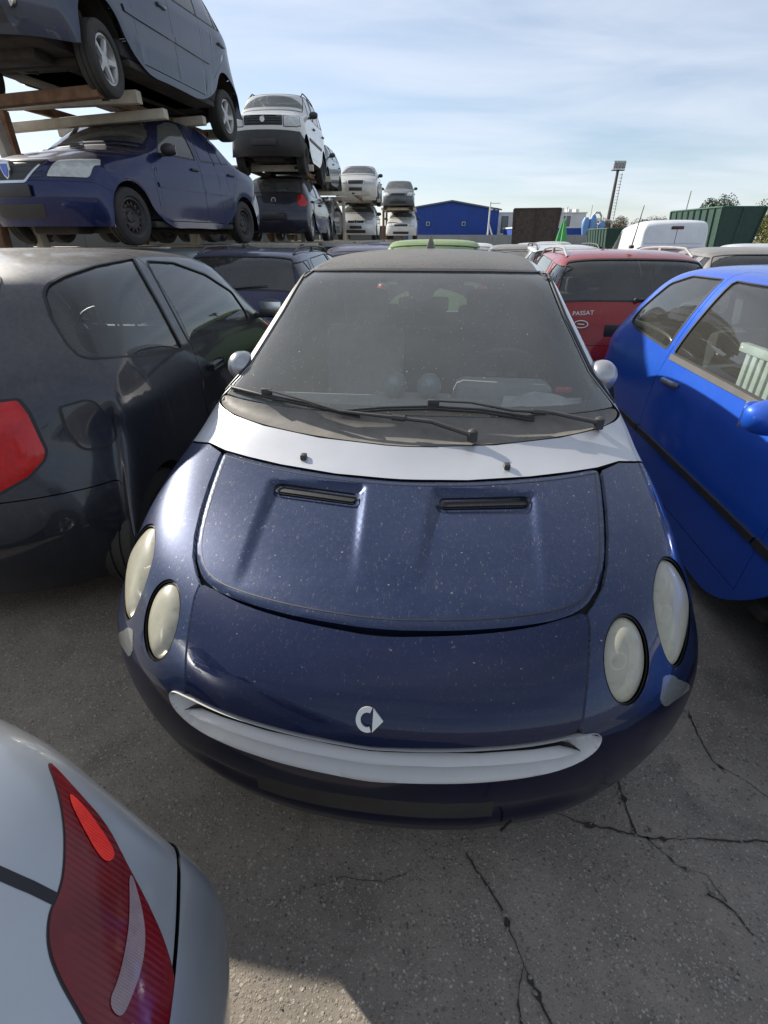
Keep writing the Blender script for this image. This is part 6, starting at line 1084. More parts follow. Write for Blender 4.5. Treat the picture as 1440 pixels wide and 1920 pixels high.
# silver saloon corner, lower left
pC = spec(L=4.15, W=.84, H=1.44, fa=.82, ra=3.36, cowl=(1.0, .97), wtop=(1.68, 1.38), roof_r=(2.85, 1.36), glass_b=(3.25, 1.0), boot=(3.72, .955), belt=.92, belt_r=.95, tail=None, plates=[], tr=.24, nr=.36, sub=7, wheel='alloy', bump_off=.004)
del pC['tail']
carC, SC = build_car('saloon_car', pC, (-4.300, .690, 0), R(-105), SILV, 'pale silver saloon showing only its corner with a long dark red tail lamp', sp=.025)
lampc = feat('silver_corner', 'lamp', SC, carC); stripc = feat('silver_corner', 'strip', SC, carC); hotc = feat('silver_corner', 'hot', SC, carC); seam = feat('silver_corner', 'seam', SC, carC, False)
o = patch(SC, 'tail_light', DREDL, carC, chaikin(lampc, 1), [], .012, off=.003, flange=.006); ribbon(SC, 'lamp_seal', SEAL_AND_SHADE, o, chaikin(lampc, 1), .005, .0012, True, sp=.015)
patch(SC, 'reversing_lens', CLEARL, o, chaikin(stripc, 1), [], .012, off=.0045); patch(SC, 'brake_lens', HREDL, o, chaikin(hotc, 1), [], .012, off=.0045)
ribbon(SC, 'boot_seam', SEAL_AND_SHADE, carC, seam, .014, .0012)

# dark blue estate behind
pE = estate(L=4.4, W=.87, H=1.47, roof_r=(3.90, 1.415), glass_b=(4.22, 1.02), rails=(1.9, 3.7), wtop=(1.75, 1.39), rail=.74, ra=3.35, plates=[('r', .72, .26, .055)])
l_, r_ = place_rear(pE, -1.72, 5.75, 6.5)
carE, SE = build_car('estate_car', pE, l_, r_, ESTB, 'dark blue estate car with black roof rails, behind the graphite hatchback', 'car')
pF = estate(L=4.65, W=.87, H=1.475, roof_r=(4.10, 1.42), glass_b=(4.46, 1.0), rails=(1.9, 3.9), rail_mat=plain('grey_rail', (.25, .25, .25), .5), wtop=(1.80, 1.39), rail=.76, ra=3.55, plates=[('r', .78, .26, .055)], mirror=True)
l_, r_ = place_rear(pF, 2.36, 4.75, 9)
carF, SF = build_car('estate_car', pF, l_, r_, REDP, 'red estate car with lettering on its tailgate, behind the bright blue hatchback', 'car')
def tail_text(S, root, txt, x, z, size, mt, name='model_lettering'):
    cu = bpy.data.curves.new(name, 'FONT'); cu.body = txt; cu.size = size; cu.extrude = .002; cu.align_x = 'CENTER'; o = bpy.data.objects.new(name, cu); col.objects.link(o)
    q = S.rear([(x, z)], 9); pp, nn = S.ev(q); p = Vector(pp[0]); n = Vector(nn[0]); p += n*.003; o.parent = root; cu.materials.append(mt)
    X = Vector((-1, 0, 0)); X = (X-n*X.dot(n)).normalized(); Y = n.cross(X); o.matrix_local = Matrix(((X.x, Y.x, n.x, p.x), (X.y, Y.y, n.y, p.y), (X.z, Y.z, n.z, p.z), (0, 0, 0, 1)))
    bpy.context.view_layer.update(); me = bpy.data.meshes.new_from_object(o.evaluated_get(bpy.context.evaluated_depsgraph_get())); o2 = bpy.data.objects.new(name, me); col.objects.link(o2); o2.parent = root; o2.matrix_local = o.matrix_local.copy(); bpy.data.objects.remove(o); return o2
tail_text(SF, carF, 'PASSAT', .46, .90, .058, CHROME_D)
pp, nn = SF.ev(SF.rear([(.47, .82)], 9)); n = Vector(nn[0]); m = MB(); N_ = 24
Rt = n.to_track_quat('Z', 'Y').to_matrix()
for k in range(N_+1):
    a = 2*math.pi*k/N_
m.tube([Vector(pp[0])+Rt @ Vector((math.cos(2*math.pi*k/N_)*.062, math.sin(2*math.pi*k/N_)*.034, .006)) for k in range(N_+1)], .006, 6, cap=False).tube([Vector(pp[0])+Rt @ Vector((-.03, 0, .006)), Vector(pp[0])+Rt @ Vector((.03, 0, .006))], .006, 6)
m.obj('oval_badge', CHROME_D, carF)
def wiper_r(S, root, x0, x1, z0, z1):
    a = S.ev(S.rear([(x0, z0)], 9)); b_ = S.ev(S.rear([(x1, z1)], 9)); A_ = Vector(a[0][0])+Vector(a[1][0])*.02; B_ = Vector(b_[0][0])+Vector(b_[1][0])*.02
    MB().tube([A_, B_], [.012, .007], 6).lathe([(-.012, .02), (.012, .018), (.013, .001)], 12, tuple(A_), 'y').obj('rear_wiper', BLACKP, root)
wiper_r(SF, carF, 0, -.40, 1.03, 1.06); wiper_r(SE, carE, 0, -.38, 1.05, 1.08)
def aerial(root, x, y, z, h, lean=.25, r=.004):
    MB().box((x-.02, y-.03, z-.01), (x+.02, y+.03, z+.02), .008).tube([(x, y, z), (x, y+lean*h, z+h)], [r*1.6, r*.8], 6).obj('aerial', BLACKP, root)
aerial(carE, 0, 3.70, 1.47, .18, .5); aerial(carF, 0.0, 3.9, 1.47, .35, .35); aerial(carD, 0, 2.05, 1.44, .26, .35, .005)

# ------------------------------------------------------------------ stacked cars on the racks
LV1, LV2 = 1.47, 2.86
pL = spec(crease=[(.9, .80, 3.9, .88, .010, .09)], L=4.25, W=.87, H=1.53, fa=.80, ra=3.43, AR=.36, hood_z=.80, cowl=(1.12, 1.02), wtop=(1.82, 1.43), roof_r=(3.0, 1.44), glass_b=(3.55, 1.08), boot=(4.02, 1.04), belt=.95, belt_r=1.0, Bp=2.32,
   lamp=[(.42, .64), (.50, .80), (.74, .84), (.80, .76), (.76, .64)], grille=[(-.20, .60), (-.42, .79), (.42, .79), (.20, .60)], slats=3, grille_rim=True, tail=[(.62, .78), (.62, .98), (.78, .98), (.80, .78)],
   side=[[(1.48, 1.0), (1.80, 1.32), (2.05, 1.40), (2.26, 1.405), (2.28, 1.01)], [(2.40, 1.01), (2.38, 1.405), (2.78, 1.39), (3.05, 1.27), (3.14, 1.05)]],
   lower=[(-.30, .27), (-.34, .40), (.34, .40), (.30, .27)], plates=[('f', .52, .26, .055)], wheel='steel', strip=(1.32, 3.0, .66, .05, LOGP), strip_cuts=[2.33], glass=GLASSR, detail_under=True, sub=6)
pL['door'] = [[(1.28, .27), (1.26, .93), (1.36, 1.02), (1.74, 1.36), (2.02, 1.45), (2.32, 1.455), (2.33, .27)], [(2.338, .27), (2.328, 1.455), (2.82, 1.44), (3.14, 1.30), (3.28, 1.03), (3.26, .85), (3.06, .55), (3.02, .27)]]; pL['handle'] = [(2.18, .89), (3.12, .91)]
a = place_front(-3.98, 6.15, 15, LV1)
carL, SL = build_car('saloon_car', pL, a[0], a[1], LOGP, 'dark blue saloon with steel wheels on the lower level of the nearest rack', 'car', sp=.045)
pp, nn = SL.ev(SL.front([(0, .70)], 9)); c = Vector(pp[0])+Vector((0, -.02, 0)); shv = [(-.055, .07), (.055, .07), (.05, .0), (.03, -.05), (0, -.08), (-.03, -.05), (-.05, 0)]
v = [(c.x+x*k, c.y-h, c.z+z*k) for (h, k) in ((0, 1.15), (.012, 1.0)) for x, z in shv]; n7 = 7
o = mesh('shield_badge', v, [tuple(range(7, 14))]+[(i, (i+1) % 7, 7+(i+1) % 7, 7+i) for i in range(7)], CHROME, carL, False)
v = [(c.x+x*.8, c.y-.015, c.z+z*.8) for x, z in shv]; mesh('badge_field', v, [tuple(range(7))], plain('badge_blue', (.02, .08, .5), .3, coat=1), o, False)
pM = spec(crease=[(.9, .86, 3.8, .96, .010, .09), (1.1, .38, 3.1, .42, .012, .07)], L=4.05, W=.86, H=1.62, fa=.82, ra=3.45, hood_z=.86, cowl=(.95, 1.08), wtop=(1.65, 1.52), roof_r=(3.45, 1.53), glass_b=(3.85, 1.12), belt=1.0, belt_r=1.08, Bp=2.15, AR=.36, wheel='alloy', hang=.13, detail_under=True, glass=GLASSR,
   lamp=[(.46, .72), (.52, .88), (.74, .92), (.78, .80), (.72, .72)], strip=(1.2, 3.0, .66, .055, MERP), strip_cuts=[2.16], handle_mat=MERP, sub=6, plates=[('f', .45, .26, .055)], steer=8)
a = place_front(-3.72, 5.75, 10.5, 2.93)
carM, SM = build_car('hatchback_car', pM, a[0], a[1], MERP, 'blue grey five-door car with alloy wheels on top of the nearest rack', 'car', sp=.045)
MB().lathe([(-.03, .055), (.0, .055), (.004, .045), (-.01, .001)], 18, (.5, .10, .40), 'y').obj('fog_lamp', CHROME, carM)
pP = spec(L=3.85, W=.82, H=1.43, ndoor=4, fa=.75, ra=3.15, belt=.92, roof_r=(3.35, 1.36), glass_b=(3.66, 1.0), tail=[(.56, .72), (.54, .98), (.68, 1.0), (.80, .74)], plates=[('r', .52, .26, .055)], wheel='alloy', glass=GLASSR, bump_mat=POLP)
l_, r_ = place_rear(pP, -2.62, 13.4, 4); l_ = (l_[0], l_[1], LV1)
carP, SP = build_car('hatchback_car', pP, l_, r_, POLP, 'charcoal hatchback with red tail lamps, beneath the white car on the second rack', 'car')
disc_badge('round_badge', carP, Vector(SP.ev(SP.rear([(0, .86)], 9))[0][0]), (0, 1, .2), .055, STEEL, CHROME_D)
pW = spec(L=3.54, W=.79, H=1.56, fa=.66, ra=2.96, hood_z=.88, hood_y=.10, cowl=(.80, 1.05), wtop=(1.35, 1.47), roof_r=(3.05, 1.48), glass_b=(3.38, 1.08), belt=.97, belt_r=1.02, Bp=1.85, nr=.26, rail=.80,
   lamp=[(.42, .68), (.42, .88), (.70, .90), (.74, .70)], grille=[(-.40, .70), (-.40, .88), (.40, .88), (.40, .70)], rails=(1.4, 3.0), bump_mat=BLACKP, hang=.10, strip=(1.02, 2.6, .60, .05, BLACKP), strip_cuts=[1.86], detail_under=True, glass=GLASSR, wglass=GLASSW, plates=[('f', .42, .26, .055)])
a = place_front(-2.50, 12.5, 3, 2.87)
carW, SW_ = build_car('hatchback_car', pW, a[0], a[1], WHITE, 'white boxy hatchback with black bumper on top of the second rack', 'car')
disc_badge('round_badge', carW, Vector(SW_.ev(SW_.front([(0, .80)], 9))[0][0])+Vector((0, -.01, 0)), (0, -1, .1), .05, CHROME_D, CHROME)
pG = spec(L=4.15, W=.86, H=1.44, rail=.74, grille=[(-.34, .64), (-.36, .73), (.36, .73), (.34, .64)], lamp=[(.42, .63), (.44, .76), (.72, .77), (.74, .64)], plates=[('f', .48, .26, .055)], wheel='alloy', glass=GLASSR)
a = place_front(-1.22, 24.0, 3, LV1); carG, SG = build_car('hatchback_car', pG, a[0], a[1], SILF, 'silver hatchback on the lower level of the third rack', 'car', sp=.07)
disc_badge('round_badge', carG, Vector(SG.ev(SG.front([(0, .69)], 9))[0][0])+Vector((0, -.02, 0)), (0, -1, .1), .06, STEEL, CHROME_D)
pS = spec(L=4.5, W=.86, H=1.45, roof_r=(3.2, 1.37), glass_b=(3.9, 1.05), boot=(4.25, 1.0), ra=3.45, grille=[(-.28, .62), (-.32, .76), (.32, .76), (.28, .62)], lamp=[(.36, .64), (.40, .78), (.70, .80), (.74, .66)], wheel='alloy', glass=GLASSR, plates=[('f', .45, .26, .055)], slats=5)
a = place_front(-1.15, 23.3, 3, 2.82); build_car('saloon_car', pS, a[0], a[1], BEIGE, 'beige silver saloon on top of the third rack', 'car', sp=.07)
pQ = spec(L=4.1, W=.84, plates=[], glass=GLASSR)
l_, r_ = place_rear(pQ, .55, 33.5, 2)
a = place_front(.72, 30.0, 4, 2.86); build_car('hatchback_car', pQ, a[0], a[1], paint('dusty_slate_paint', (.07, .09, .10), .3, .4, .4), 'dark slate hatchback on top of the farthest rack', 'car', sp=.08)
a = place_front(.90, 30.0, 5, LV1); build_car('hatchback_car', dict(pQ), a[0], a[1], WHITE, 'white hatchback on the lower level of the farthest rack', 'car', sp=.08)
a = place_front(-2.75, 18.6, 4, 2.95); build_car('estate_car', estate(plates=[], glass=GLASSR), a[0], a[1], TEAL, 'blue grey estate on the rack between the white car and the beige saloon', 'car', sp=.08)
a = place_front(-2.75, 20.0, 4, LV1); build_car('hatchback_car', dict(pQ), a[0], a[1], GREYF, 'grey hatchback in shade on the rack behind the charcoal one', 'car', sp=.08)
a = place_front(-5.0, 8.6, 12, 1.47); build_car('hatchback_car', dict(pQ), a[0], a[1], GREYF, 'grey hatchback on the rack, seen past the bonnet of the dark blue saloon', 'car', sp=.08)

# racks: welded box beams on posts
def rack(name, x, y, head, wd, ln, label, levels=(1.36, 2.96), posts=True, top=True, zh=.12):
    root = empty(name, (x, y, 0), -R(head)); tag(root, label, 'storage rack', 'car storage racks')
    H_ = levels[-1]
    for lv in levels:
        for yy in (0, ln):
            m = MB().box((-wd/2, yy-.05, lv-zh), (wd/2, yy+.05, lv), .008); b_ = m.obj('beam', CREAM, root)
            mm = MB()
            for k in (-.42, .30): mm.add([(k*wd-.05, yy-.053, lv-zh*.75), (k*wd+.05, yy-.053, lv-zh*.75), (k*wd+.05, yy-.053, lv-zh*.3), (k*wd-.05, yy-.053, lv-zh*.3)], [(0, 1, 2, 3)])
            mm.obj('beam_opening', SEAL_AND_SHADE, b_, smooth=False)
        for xx in (-wd*.30, wd*.30): MB().box((xx-.04, .06, lv-zh*.95), (xx+.04, ln-.06, lv-.02), .006).obj('runner', RUST, root)
    for yy in (0, ln):
        for s_ in ((-1,) if yy == 0 else (-1, .1)): MB().box((s_*(wd/2-.12)-.06, yy-.045, 0), (s_*(wd/2-.12)+.06, yy+.045, H_-zh-.004 if not s_ == 9 else H_), .008).obj('post', RUST if s_ < 0 else CREAM, root)
    return root
rack('steel_rack', -3.80, 7.35, 10.5, 2.0, 2.3, 'nearest cream and rusty steel rack, holding the dark blue saloon', (1.45, 3.02))
rack('steel_rack', -2.55, 13.4, 4, 1.9, 2.4, 'cream steel rack under the white boxy hatchback and charcoal hatchback', (1.45, 2.99))
rack('steel_rack', -2.1, 24.2, 3, 3.9, 2.6, 'third steel rack with two cream beams jutting out under the beige saloon', (1.46, 2.98))
rack('steel_rack', .80, 30.8, 4, 1.9, 2.6, 'farthest steel rack under the slate hatchback and the white hatchback', (1.46, 2.98))
rack('steel_rack', -1.95, 20.4, 4, 2.9, 2.6, 'shaded steel rack between the second and third rack', (1.45, 2.98))
# beams reaching left from the nearest rack to its outer frame
root = empty('storage_gantry', (-4.75, 6.6, 0), -R(10)); tag(root, 'leaning rusty outer frame left of the nearest rack', 'rack frame')
MB().box((-.10, -.06, 0), (.12, .06, 3.0), .01, Matrix.Rotation(R(6), 4, 'Y')).obj('post', RUST, root); MB().box((-.05, -.02, 0), (.05, .10, 2.9), .01, Matrix.Translation((.45, .5, 0)) @ Matrix.Rotation(R(-7), 4, 'Y')).obj('post', CREAM, root)
for y_, z_ in ((0, 2.72), (1.2, 2.75), (2.2, 2.85)): MB().box((-.3, y_, z_), (2.0, y_+.10, z_+.10), .008, Matrix.Rotation(R(-2), 4, 'Y')).obj('beam', CREAM if y_ else RUST, root)
# ------------------------------------------------------------------ parked cars behind
def simple(kind, p, x, y, head, facing, mt, label, z=0, sp=.08):
    if facing == 'rear': l_, r_ = place_rear(p, x, y, head)
    else: l_, r_ = place_front(x, y, head)
    return build_car(kind, p, l_, r_, mt, label, 'car', sp=sp)
TE, _ = simple('hatchback_car', spec(plates=[], H=1.44), -3.15, 5.9, 8, 'rear', TEAL, 'teal grey hatchback half hidden between graphite hatchback and dark blue estate')
g_, SGR = simple('hatchback_car', spec(plates=[], H=1.575, L=3.5, ra=2.9, roof_r=(2.85, 1.515), wtop=(1.72, 1.47), glass_b=(3.25, 1.05), rail=.80, W=.80), .60, 6.9, 7, 'rear', GREEN, 'lime green small car right behind the black roof of the navy and silver car')
DK, _ = simple('hatchback_car', spec(plates=[], H=1.50), -.50, 8.6, 7, 'rear', NAVY2, 'dark hatchback roof left of the lime green car')
simple('hatchback_car', spec(plates=[]), 2.15, 13.6, 8, 'rear', WHITE, 'white hatchback just right of the lime green roof')
simple('saloon_car', spec(plates=[], L=4.3, roof_r=(3.0, 1.38), glass_b=(3.7, 1.02), boot=(4.1, .98), ra=3.4, H=1.45), 2.75, 10.4, 8, 'rear', GREYF, 'grey blue saloon in front of the brown skip')
simple('hatchback_car', spec(plates=[], H=1.50), 4.3, 14.5, 8, 'rear', SILF, 'silver hatchback roof below the brown skip')
simple('estate_car', estate(plates=[], rails=(1.9, 3.9), rail_mat=BLACKP), 3.35, 9.6, 9, 'rear', SILF, 'silver estate with black roof rails beyond the red estate')
GY, _ = simple('hatchback_car', spec(plates=[], H=1.45), 5.0, 6.7, 10, 'rear', GREYF, 'dusty grey hatchback right of the red estate')
simple('saloon_car', spec(plates=[], L=4.4, roof_r=(3.1, 1.38), glass_b=(3.8, 1.02), boot=(4.2, .98), ra=3.45), 6.0, 10.2, 12, 'rear', NAVY2, 'dark blue saloon in front of the white van')
simple('hatchback_car', spec(plates=[], H=1.47), 8.7, 11.8, 12, 'rear', SILF, 'silver hatchback with thin aerial below the green skip')
simple('hatchback_car', spec(plates=[]), 2.0, 19, 6, 'rear', SILF, 'small silver hatchback far off below the blue warehouse')
simple('hatchback_car', spec(plates=[], H=1.42), 6.4, 20, 6, 'rear', BEIGE, 'beige hatchback far off in front of the blue pipes')
def copy_tree(o, parent=None):
    c = o.copy(); col.objects.link(c); c.parent = parent
    for ch in [q for q in bpy.data.objects if q.parent == o]: copy_tree(ch, c)
    return c
def again(src, x, y, head, facing, label, z=0):
    c = copy_tree(src); p = dict(L=3.95); l_, r_ = place_rear(p, x, y, head) if facing == 'rear' else place_front(x, y, head); c.location = (l_[0], l_[1], z); c.rotation_euler = (0, 0, r_); c['label'] = label; return c
for src, x, y, head, fc, z, lb in (
    (TE, -5.9, 9.6, 12, 'front', LV1, 'teal grey hatchback far left on the rack behind the dark blue saloon'),
    (DK, -4.9, 13.4, 5, 'rear', LV1, 'dark hatchback on the rack left of the charcoal hatchback'),
    (TE, -3.9, 10.9, 8, 'rear', 0, 'teal grey hatchback on the ground under the second rack'),
    (DK, -2.5, 14.5, 5, 'front', 0, 'dark hatchback on the ground beneath the charcoal hatchback'),
    (GY, -4.6, 18.0, 5, 'front', LV1, 'grey hatchback deep in the shade behind the second rack'),
    (DK, -1.4, 23.6, 3, 'front', 0, 'dark hatchback on the ground under the third rack'),
    (GY, .85, 29.5, 4, 'front', 0, 'grey hatchback on the ground under the farthest rack'),
    (GY, -7.6, 13.0, 10, 'front', LV1, 'grey hatchback at the far left edge beyond the rusty gantry'),
    (GY, -1.2, 13.0, 7, 'rear', 0, 'grey hatchback parked in the aisle in front of the third rack'),
    (DK, -.3, 17.0, 6, 'rear', 0, 'dark hatchback parked in the aisle behind the lime green car')):
    again(src, x, y, head, fc, lb, z)
# vans
pV = spec(L=4.8, W=.96, H=2.02, fa=.9, ra=3.9, hood_z=.95, cowl=(.95, 1.2), wtop=(1.70, 1.85), roof_r=(4.60, 1.99), glass_b=(4.72, 1.35), belt=1.1, belt_r=1.15, rail=.86, nr=.35, tr=.10, plates=[], doors=False, auto=False,
    side=[[(1.35, 1.22), (1.80, 1.72), (2.15, 1.76), (2.2, 1.22)]], tail=[(.80, .8), (.80, 1.25), (.9, 1.25), (.92, .8)], interior=False)
l_, r_ = place_rear(pV, 8.05, 15.2, 11)
rootV = empty('panel_van', l_, r_); tag(rootV, 'white panel van with blank rear doors and a high brake light', 'van')
SV = Shell(car_shell(pV)); U = SV.nu-1
wsv = rect_uv(SV, 3.75, 3.6, 9.3, 11.9, -.12); sv = chaikin(SV.side(pV['side'][0]), 1)
patch(SV, 'body', VANW, rootV, [(0, .01), (U, .01), (U, SV.nv-1.01), (0, SV.nv-1.01)], [wsv, sv, SV.mir(sv)], .08); patch(SV, 'windscreen', GLASS, rootV, wsv, [], .1, off=-.004)
for g in (lambda q: q, SV.mir): patch(SV, 'side_window', GLASS, rootV, g(sv), [], .1, off=-.004)
ribbon(SV, 'door_seam', SEAL_AND_SHADE, rootV, SV.rear([(0, .55), (0, 1.80)], .1, False), .012, .002)
ribbon(SV, 'door_crease', plain('van_trim', (.45, .47, .5), .5), rootV, SV.rear([(-.75, 1.42), (.75, 1.42)], .1, False), .012, .004)
c = SV.ev(SV.rear([(0.0, 1.80)], 9))[0][0]; MB().box((c[0]-.16, c[1]-.02, c[2]-.045), (c[0]+.16, c[1]+.02, c[2]+.035), .02).obj('brake_light', plain('dark_brake_lens', (.06, .01, .01), .3), rootV)
for y in (.9, 3.9):
    for s_ in (-1, 1): wheel(rootV, s_*.83, y, .32, s_, 'steel', .32)
pO = spec(L=4.4, W=.85, H=1.95, hood_z=1.0, cowl=(.35, 1.15), wtop=(.85, 1.80), roof_r=(4.2, 1.90), glass_b=(4.32, 1.2), fa=.7, ra=3.4, belt=1.15, belt_r=1.15, rail=.86, tr=.1, nr=.2, plates=[], mirror=False,
    side=[[(.75, 1.22), (1.0, 1.70), (1.55, 1.74), (1.55, 1.22)], [(1.65, 1.22), (1.65, 1.74), (2.8, 1.74), (2.8, 1.22)], [(2.9, 1.22), (2.9, 1.74), (4.0, 1.72), (4.0, 1.22)]], door=[], tail=[(.7, .8), (.7, 1.0), (.8, 1.0), (.8, .8)])
pO['interior'] = False
l_, r_ = place_rear(pO, 12.6, 14.2, 14); build_car('minibus', pO, l_, r_, ORANGE, 'orange minibus with side windows at the far right', 'minibus', sp=.1)

# ------------------------------------------------------------------ buildings and yard
def clad(name, c):
    m, nt, b, o = newmat(name); v = coords(nt); n = noise(nt, v, .4, 5, .6)
    nt.links.new(mixrgb(nt, mrange(nt, n, .3, .7), tuple(x*.88 for x in c), tuple(x*1.1 for x in c)), b.inputs['Base Color']); b.inputs['Roughness'].default_value = .5; return m
BLUEW = clad('blue_cladding', (0.008, 0.055, 0.30)); WW = clad('white_render', (0.62, 0.62, 0.60)); GW = clad('grey_wall', (0.25, 0.25, 0.24))
def warehouse():
    root = empty('warehouse', (3.6, 110, 0), R(0)); tag(root, 'bright blue corrugated gable warehouse left of the skips', 'warehouse')
    W_, e, rdg, D = 18.8, 6.5, 7.75, 40; xr = 9.5
    # gable wall of folded sheet: real ribs
    m = MB(); n = 76
    for i in range(n):
        x0, x1 = W_*i/n, W_*(i+1)/n; a, b_ = x0+(x1-x0)*.35, x0+(x1-x0)*.5
        top = lambda x: e+(rdg-e)*(1-abs(x-xr)/max(xr, W_-xr))
        for p0, p1, y0, y1 in ((x0, a, 0, 0), (a, b_, 0, -.06), (b_, x1-.03, -.06, -.06), (x1-.03, x1, -.06, 0)): m.add([(p0, y0, 0), (p1, y1, 0), (p1, y1, top(p1)), (p0, y0, top(p0))], [(0, 1, 2, 3)])
    m.obj('gable_wall', BLUEW, root, smooth=False)
    MB().add([(0, 0, 0), (0, D, 0), (0, D, e), (0, 0, e), (W_, 0, 0), (W_, D, 0), (W_, D, e), (W_, 0, e)], [(0, 3, 2, 1), (4, 5, 6, 7)]).obj('side_wall', BLUEW, root, smooth=False)
    rf = MB().add([(-.4, -.5, e-.1), (xr, -.5, rdg+.12), (xr, D, rdg+.12), (-.4, D, e-.1), (W_+.4, -.5, e-.1), (W_+.4, D, e-.1)], [(0, 1, 2, 3), (1, 4, 5, 2)]).add([(-.4, -.5, e-.35), (xr, -.5, rdg-.13), (xr, -.5, rdg+.12), (-.4, -.5, e-.1), (W_+.4, -.5, e-.35), (W_+.4, -.5, e-.1)], [(0, 1, 2, 3), (1, 4, 5, 2)]).obj('roof', clad('roof_grey_green', (.10, .12, .11)), root, smooth=False)
    for x in (5.0, 12.0): o = MB().box((x-.35, -.35, 3.6), (x+.35, -.08, 4.3), .03).obj('vent_box', clad('vent_pale', (.4, .45, .42)), root); MB().box((x-.22, -.37, 3.72), (x+.22, -.355, 4.18)).obj('vent_louvre', SEAL_AND_SHADE, o)
    MB().box((1.2, -.2, 1.0), (W_*.86, -.08, 1.9)).obj('plinth', GW, root)
    for x in (17.2, 18.2): MB().box((x-.3, -.5, 6.2), (x+.3, -.1, 6.5), .02).obj('floodlight', WW, root)
warehouse()
def pole(x, y, h, r, mt, label, brace=False, cat='pole'):
    root = empty('pole', (x, y, 0)); tag(root, label, cat); MB().tube([(0, 0, 0), (0, 0, h)], [r, r*.7], 8).obj('shaft', mt, root)
    if brace: MB().tube([(0, 0, h*.55), (1.6, 0, 0)], r*.7, 8).obj('brace', mt, root); MB().box((-.05, -.1, h-.25), (1.6, .1, h-.15)).obj('crossarm', mt, root)
pole(17.2, 92, 6.6, .16, WW, 'white pole with a slanting brace in front of the blue warehouse', True)
pole(34.0, 105, 6.6, .10, GW, 'thin grey pole over the white building behind the brown skip')
pole(38.5, 105, 6.8, .07, GW, 'thinnest grey pole just right of the white building')
pole(32.0, 60, 5.8, .07, GW, 'thin dark pole rising behind the green skip')
pole(24.6, 33.0, 3.9, .05, RUST, 'thin dark pole in front of the tree at the far right')
def block(name, x, y, w_, d, h, mt, label, wins=(), parapets=()):
    root = empty(name, (x, y, 0)); tag(root, label, 'building')
    MB().box((0, 0, 0), (w_, d, h)).obj('wall', mt, root, smooth=False)
    MB().box((-.15, -.15, h), (w_+.15, d+.15, h+.22)).obj('roof', WW, root, smooth=False)
    for (x0, x1, z0, z1) in wins:
        f = MB().box((x0-.1, -.10, z0-.1), (x1+.1, -.002, z1+.1)).obj('window', SEAL_AND_SHADE, root, smooth=False); MB().box((x0, -.13, z0), (x1, -.105, z1)).obj('pane', GLASSD if 0 else plain('far_pane', (.10, .13, .15), .1), f, smooth=False)
    for (x0, x1, h1) in parapets: MB().box((x0, 1, h+.22), (x1, 3, h+h1)).obj('roof_unit', WW, root, smooth=False)
block('office_building', 23.8, 118, 18.5, 16, 6.0, WW, 'white flat-roofed building between blue warehouse and brown skip', [(1.0+2.6*i, 2.2+2.6*i, 2.6, 5.4) for i in range(6)], [(12, 14, 1.0), (15, 15.7, .8), (16.5, 17.2, .8)])
block('low_building', 23, 95, 15, 12, 3.0, BLUEW, 'low blue building to the right of the brown skip', [])
root = empty('perimeter_wall', (4, 84, 0)); tag(root, 'long low grey wall in front of the blue warehouse', 'wall')
for i in range(16): MB().box((i*2.5, 0, 0), (i*2.5+2.47, .2, 1.95)).obj('panel', GW, root, smooth=False)
root = empty('perimeter_wall', (-58, 46, 0), R(2)); tag(root, 'dark wall added to cover the bright strip low down between the car racks', 'wall')  # made-up wall, added to darken the bright horizon strip under the racks
DW = clad('added_dark_wall', (.07, .07, .062))
for i in range(24): MB().box((i*2.5, 0, 0), (i*2.5+2.46, .2, 2.45)).obj('panel', DW, root, smooth=False)
def skip(name, x, y, head, w_, d, h, base, flare, mt, rimmt, label, nrib=6, dirn=1):
    root = empty(name, (x, y, base), -R(head)); tag(root, label, 'skip')
    def wall(P, nm): return MB().add(P, [(0, 1, 2, 3)])
    a = w_/2; b_ = a+flare; v = [(-a, 0, 0), (a, 0, 0), (a, d, 0), (-a, d, 0), (-b_, -flare*.6, h), (b_, -flare*.6, h), (b_, d+flare*.6, h), (-b_, d+flare*.6, h)]
    MB().add(v, [(0, 1, 5, 4), (1, 2, 6, 5), (2, 3, 7, 6), (3, 0, 4, 7), (3, 2, 1, 0)]).obj('tub', mt, root, smooth=False)
    for i in range(nrib+1):
        t = i/nrib
        for s_ in (-1, 1): MB().tube([(s_*(a+.03), t*d, .0), (s_*(b_+.03), lerp(-flare*.6, d+flare*.6, t), h)], .06, 4).obj('rib', rimmt, root, smooth=False)
    for t in (0, .5, 1): MB().tube([(lerp(-a, a, t), -.03, 0), (lerp(-b_, b_, t), -flare*.6-.03, h)], .055, 4).obj('rib', rimmt if t == .5 else mt, root, smooth=False)
    MB().tube([(-b_, -flare*.6, h), (b_, -flare*.6, h), (b_, d+flare*.6, h), (-b_, d+flare*.6, h), (-b_, -flare*.6, h)], .06, 4).obj('rim', rimmt, root, smooth=False)
    MB().box((-a*.9, .1, -base), (a*.9, .3, -.02)).box((-a*.9, d-.4, -base), (a*.9, d-.2, -.02)).obj('support', UNDER, root, smooth=False)
    return root
RB = plain('skip_brown', (.055, .042, .035), .75, var=.5, bump=.4, bs=3); RBL = plain('skip_rib_pale', (.30, .27, .23), .7, var=.3)
GS = plain('skip_green', (.012, .045, .035), .6, var=.3); GSL = plain('skip_green_rib', (.02, .075, .055), .6, var=.3)
skip('open_skip', 9.75, 36, 13, 2.55, 5.0, 2.25, .9, .14, RB, RB, 'tall rust brown open skip with faint ribs beside the blue warehouse')
skip('open_skip', 20.9, 33, 0, 2.1, 5.5, 2.15, .95, .22, GS, GSL, 'large dark green ribbed skip standing high behind the white van', 8)
skip('open_skip', 23.4, 56, 0, 1.6, 5.0, 1.6, .75, .2, GS, GSL, 'small green skip glimpsed beside the foot of the floodlight mast', 7)
